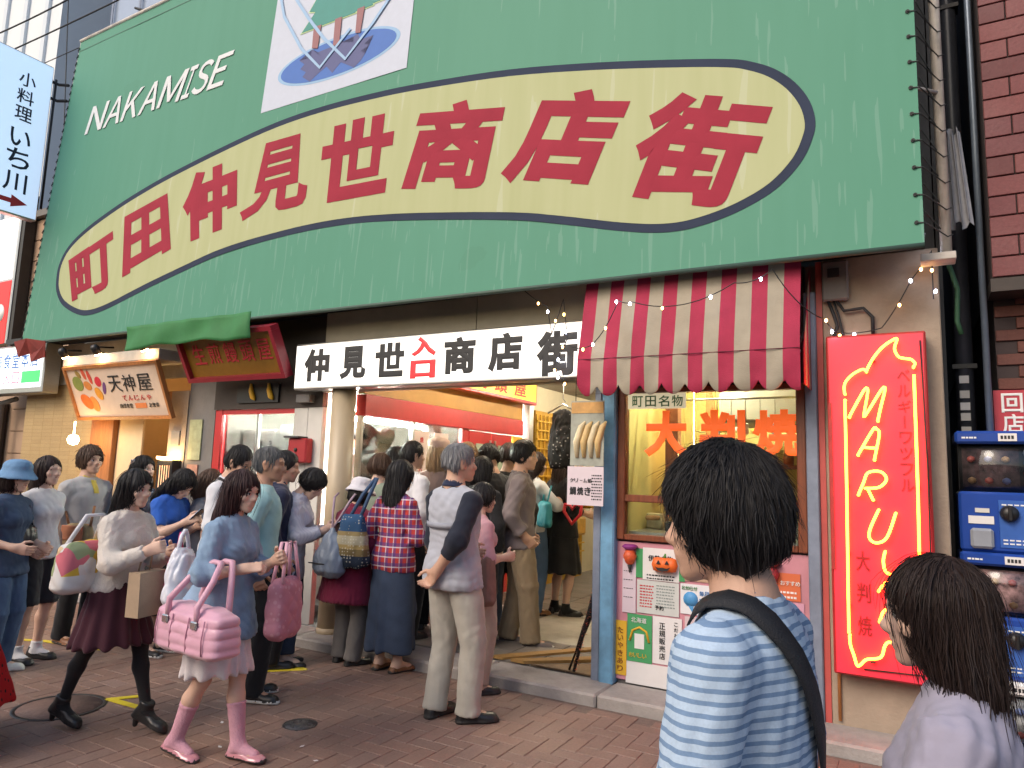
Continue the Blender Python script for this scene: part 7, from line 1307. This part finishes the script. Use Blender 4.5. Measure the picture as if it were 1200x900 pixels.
t = sbag('teal shoulder bag of the woman in the white top', 'shoulder_bag', (-3.32, 6.58, .98), -40, .26, .1, .26, mat('teal_bag', (.02, .25, .32), .5, 0, .15, 8)); straps(t, mat('teal_bag', (.02, .25, .32), .5), [[(-.06, 0, .25), (-.1, .05, .42)], [(.06, 0, .25), (.02, .06, .42)]], .01)
p = Person('woman with long dark hair in a loose black dress facing into the passage', -3.30, 6.95, -28, 1.70, True, dict(head=(-10, 4, 0), fL=(-.1, 0, 10), fR=(.12, -.02, -20), hR=(.2, .2, 1.05)), group=I, seed=30, z=.06); p.top(BLK, 'dress_top', hem=.8, sleeve=1.3, g=.03, sg=.025); p.skirt(BLK, .44, .25, .2, name='dress'); p.sock(BLK, frac=.14); p.shoes(BL, DS); p.hair('long', 'dark', L=.36, th=.02, wide=.01)
t = thing('heart_charm', 'red heart shaped bag charm beside the black dress', 'charm', (-3.02, 6.6, 1.13), -10); MB().tube([(0, 0, -.10), (-.1, 0, .02), (-.09, 0, .09), (-.03, 0, .09), (0, 0, .05), (.05, 0, .10), (.11, 0, .08), (.1, 0, .0)], .018, 8, closed=True).build('heart', mat('charm_red', (.6, .02, .03), .4), t); MB().tube([(0, 0, .05), (-.03, .03, .22)], .005, 6).build('cord', BL, t)
# kitchen staff in white
for k, (lb, x, y, H_, rz, z) in enumerate((('cook in white with a white cap near the cream column', -4.98, 5.42, 1.62, -60, .35), ('second cook in white behind the pink price strip', -4.85, 5.75, 1.60, -120, .32), ('cook in a white cap working deeper in the kitchen', -4.98, 6.62, 1.72, -100, .32))):
    p = Person(lb, x, y, rz, H_, pose=dict(lean=8, head=(0, 25, 0), hR=(.15, .3, 1.05), hL=(-.15, .3, 1.05)), face=k < 2, group='cooks in the dumpling kitchen', seed=31 + k, z=z, fine=.009); p.top(mat('cook_white', (.74, .74, .73), .8, noise=.05), 'tunic', sleeve=1.2, hem=.7); p.trousers(mat('cook_white', (.74, .74, .73), .8)); p.shoes(BL, DS); p.hair('short', 'black', strands=0); p.cap_hat(mat('cook_white', (.74, .74, .73), .8), .085)
# hanging black lace top
S = Sdf(.014); S.add(Loft((0, 0, 1.5), (0, 0, 2.1), [(0, .13, .06), (.35, .16, .07), (.7, .12, .055), (.93, .10, .05), (1, .04, .03)], n=2.5)); S.disp = folds(.012, .1, 3, (1.8, 1, .3)); sdf_object('garment', S, dots('black_lace', (.014, .013, .014), (.22, .21, .2), 24, .2), hc, .011)
# ---------------------------------------------------------------- the two passers-by nearest the viewer
SF1 = stripes('blue_stripe_shirt', (.50, .63, .78), (.20, .31, .48), 56, .35)
p = Person('man with thick black hair passing close by in a blue striped tee', -.262, 1.36, 82, 1.535, pose=dict(lean=3, head=(12, 4, 0), fL=(-.08, .2, 0), fR=(.08, -.2, 0, .04), hL=(-.2, .24, .95), hR=(.19, .2, .95)), face=True, group='people passing close to the viewer', seed=40, fine=.0045)
p.top(SF1, 'striped_tee', hem=.82, sleeve=.9, g=.012, sg=.018, amp=.005, h=.008, neck=1.445); p.collar(cloth((.16, .24, .40), 'blue_rib'), 'round'); p.trousers(D_DEN); p.shoes(BL, WR); p.hair('short', 'black', th=.036, bangs=.35, vol=.006, strands=5200, w=.0012, nape=.05)
S_ = top_sdf(p, .013); body_strap(p, 'black webbing bag strap across the striped back', 'bag_strap', mat('webbing', (.012, .013, .017), .7, 0, .1, 90, .4, 300), [(-.10, .10, 1.40), (-.10, -.03, 1.43), (-.02, -.16, 1.26), (.10, -.16, 1.06), (.2, -.06, .95)], S_, .052, .005, .008)
LAV = cloth((.36, .34, .43), 'lavender_blouse')
p = Person('woman with long dark brown hair passing by in a lavender blouse', .05, 1.57, 84, 1.365, True, dict(head=(8, 6, 0), fL=(-.07, .2, 0), fR=(.07, -.2, 0, .04), hL=(-.15, .3, 1.15), hR=(.2, .1, .95)), face=True, group='people passing close to the viewer', seed=41, fine=.005)
p.top(LAV, 'blouse', hem=.84, sleeve=1.8, g=.02, sg=.022, amp=.008, h=.009, collar='shirt'); p.trousers(NAVY_C); p.shoes(BL, DS); p.hair('long', 'dark', L=.36, th=.008, bangs=.5, wide=-.008, back=.035, strands=4200, w=.0013)
# leaning festive garland pole and black umbrella by the blue post
gd = thing('garland_pole', 'slanted pole wrapped in red tinsel leaning by the blue post', 'pole', (-2.24, 4.98, .08)); MB().tube([(0, 0, 0), (.24, .1, 1.1)], .012, 8).build('pole', M['dark'], gd); b = MB(); r = random.Random(3)
for i in range(260):
    t_ = r.uniform(.02, .98); a = r.uniform(0, 6.28); c = Vector((.24*t_, .1*t_, 1.1*t_)); d = Vector((math.cos(a), math.sin(a), r.uniform(-.6, .9))).normalized(); l = r.uniform(.02, .042); s = Vector((-d.y, d.x, .3)).normalized()*.006; b.poly([c + d*.012 - s, c + d*.012 + s, c + d*l], [(0, 1, 2)], r.randrange(3))
o = b.build('tinsel', [mat('tinsel_red', (.5, .05, .03), .3, .4), mat('tinsel_orange', (.55, .16, .06), .3, .4), mat('tinsel_dark', (.10, .02, .02), .4)], gd); o['kind'] = 'stuff'
um = thing('umbrella', 'closed black umbrella leaning against the passage corner', 'umbrella', (-2.28, 4.985, .085)); MB().tube([(0, 0, 0), (.26, .12, .78)], .008, 8).build('shaft', M['black'], um); MB().tube([(.04, .02, .12), (.1, .045, .3), (.2, .09, .6), (.235, .105, .7)], [.008, .022, .03, .012], 10).build('canopy', M['black'], um); MB().tube([(.26, .12, .78), (.275, .127, .83), (.29, .13, .84), (.30, .135, .81)], .01, 8).build('handle', M['dark'], um)
hp_ = thing('hanging_poster', 'tall hanging poster of cream filled cakes with a white paper below', 'poster', (-2.05, 4.72, 1.3)); MB().box(-.135, .125, 0, .006, .28, .75).build('picture', mat('poster_sky', (.35, .36, .30), .5, 0, .35, 6), hp_)
for i in range(4): MB().tube([(-.08 + i*.055, -.004, .34), (-.085 + i*.055, -.006, .45), (-.05 + i*.055, -.006, .56), (-.02 + i*.055, -.004, .60)], [.014, .026, .024, .006], 8).build('cream_roll', mat('cream_roll_%d' % (i % 2), ((.70, .58, .36), (.66, .46, .20))[i % 2], .5, noise=.2), hp_)
MB().box(-.13, .12, -.004, .002, .66, .74).build('orange_band', mat('orange_band', (.6, .33, .1), .5, noise=.3), hp_); MB().box(-.15, .13, -.008, -.003, .0, .275).build('paper', mat('pale_pink_paper', (.66, .56, .60), .6, noise=.05), hp_)
for i, ch in enumerate('鯛焼き'): quad_letter(ch, M['ink'], hp_, [(-.13 + i*.058, .13), (-.08 + i*.058, .13), (-.08 + i*.058, .07), (-.13 + i*.058, .07)], lambda u, v: (u, -.0105, v), .03)
for i, ch in enumerate('クリーム餡'): quad_letter(ch, M['ink'], hp_, [(-.13 + i*.035, .19), (-.10 + i*.035, .19), (-.10 + i*.035, .16), (-.13 + i*.035, .16)] if ch != 'ー' else [(-.12 + i*.035, .178), (-.102 + i*.035, .178), (-.102 + i*.035, .174), (-.12 + i*.035, .174)], lambda u, v: (u, -.0105, v), .01)
b = MB(); r = random.Random(8)
for i in range(9):
    x = .04
    while x < .115: w = r.uniform(.005, .014); b.box(x, min(x + w, .12), -.0095, -.0081, .04 + i*.021, .05 + i*.021); x += w + .005
o = b.build('print_line', M['ink'], hp_); o['kind'] = 'stuff'; MB().tube([(-.1, .003, .75), (-.1, .003, 1.2)], .003, 5).tube([(.1, .003, .75), (.1, .003, 1.2)], .003, 5).build('cord', M['wire'], hp_)

for k, (lb, x, y, z0, z1, c) in enumerate((('dark brown garment hanging behind the black lace top', -2.75, 8.2, 1.2, 2.1, (.06, .035, .025)), ('grey garment hanging deep in the passage', -3.05, 8.8, 1.1, 2.0, (.12, .11, .12)), ('dull red garment hanging at the passage wall', -2.4, 7.6, 1.1, 2.1, (.22, .04, .04)), ('navy garment hanging farthest back in the passage', -3.3, 9.6, 1.1, 2.05, (.03, .04, .08)))):
    t = thing('hanging_garment', lb, 'clothes', (x, y, 0), 20*k); S = Sdf(.014); S.add(Loft((0, 0, z0), (0, 0, z1), [(0, .2, .06), (.5, .2, .07), (.9, .19, .05), (1, .05, .03)], n=2.5)); S.disp = folds(.01, .1, 3 + k, (1.8, 1, .3)); sdf_object('garment', S, cloth(c, 'hung_%d' % k), t, .014); MB().tube([(0, 0, z1 - .01), (0, 0, 2.72)], .005, 5).build('hanger', M['steel'], t)
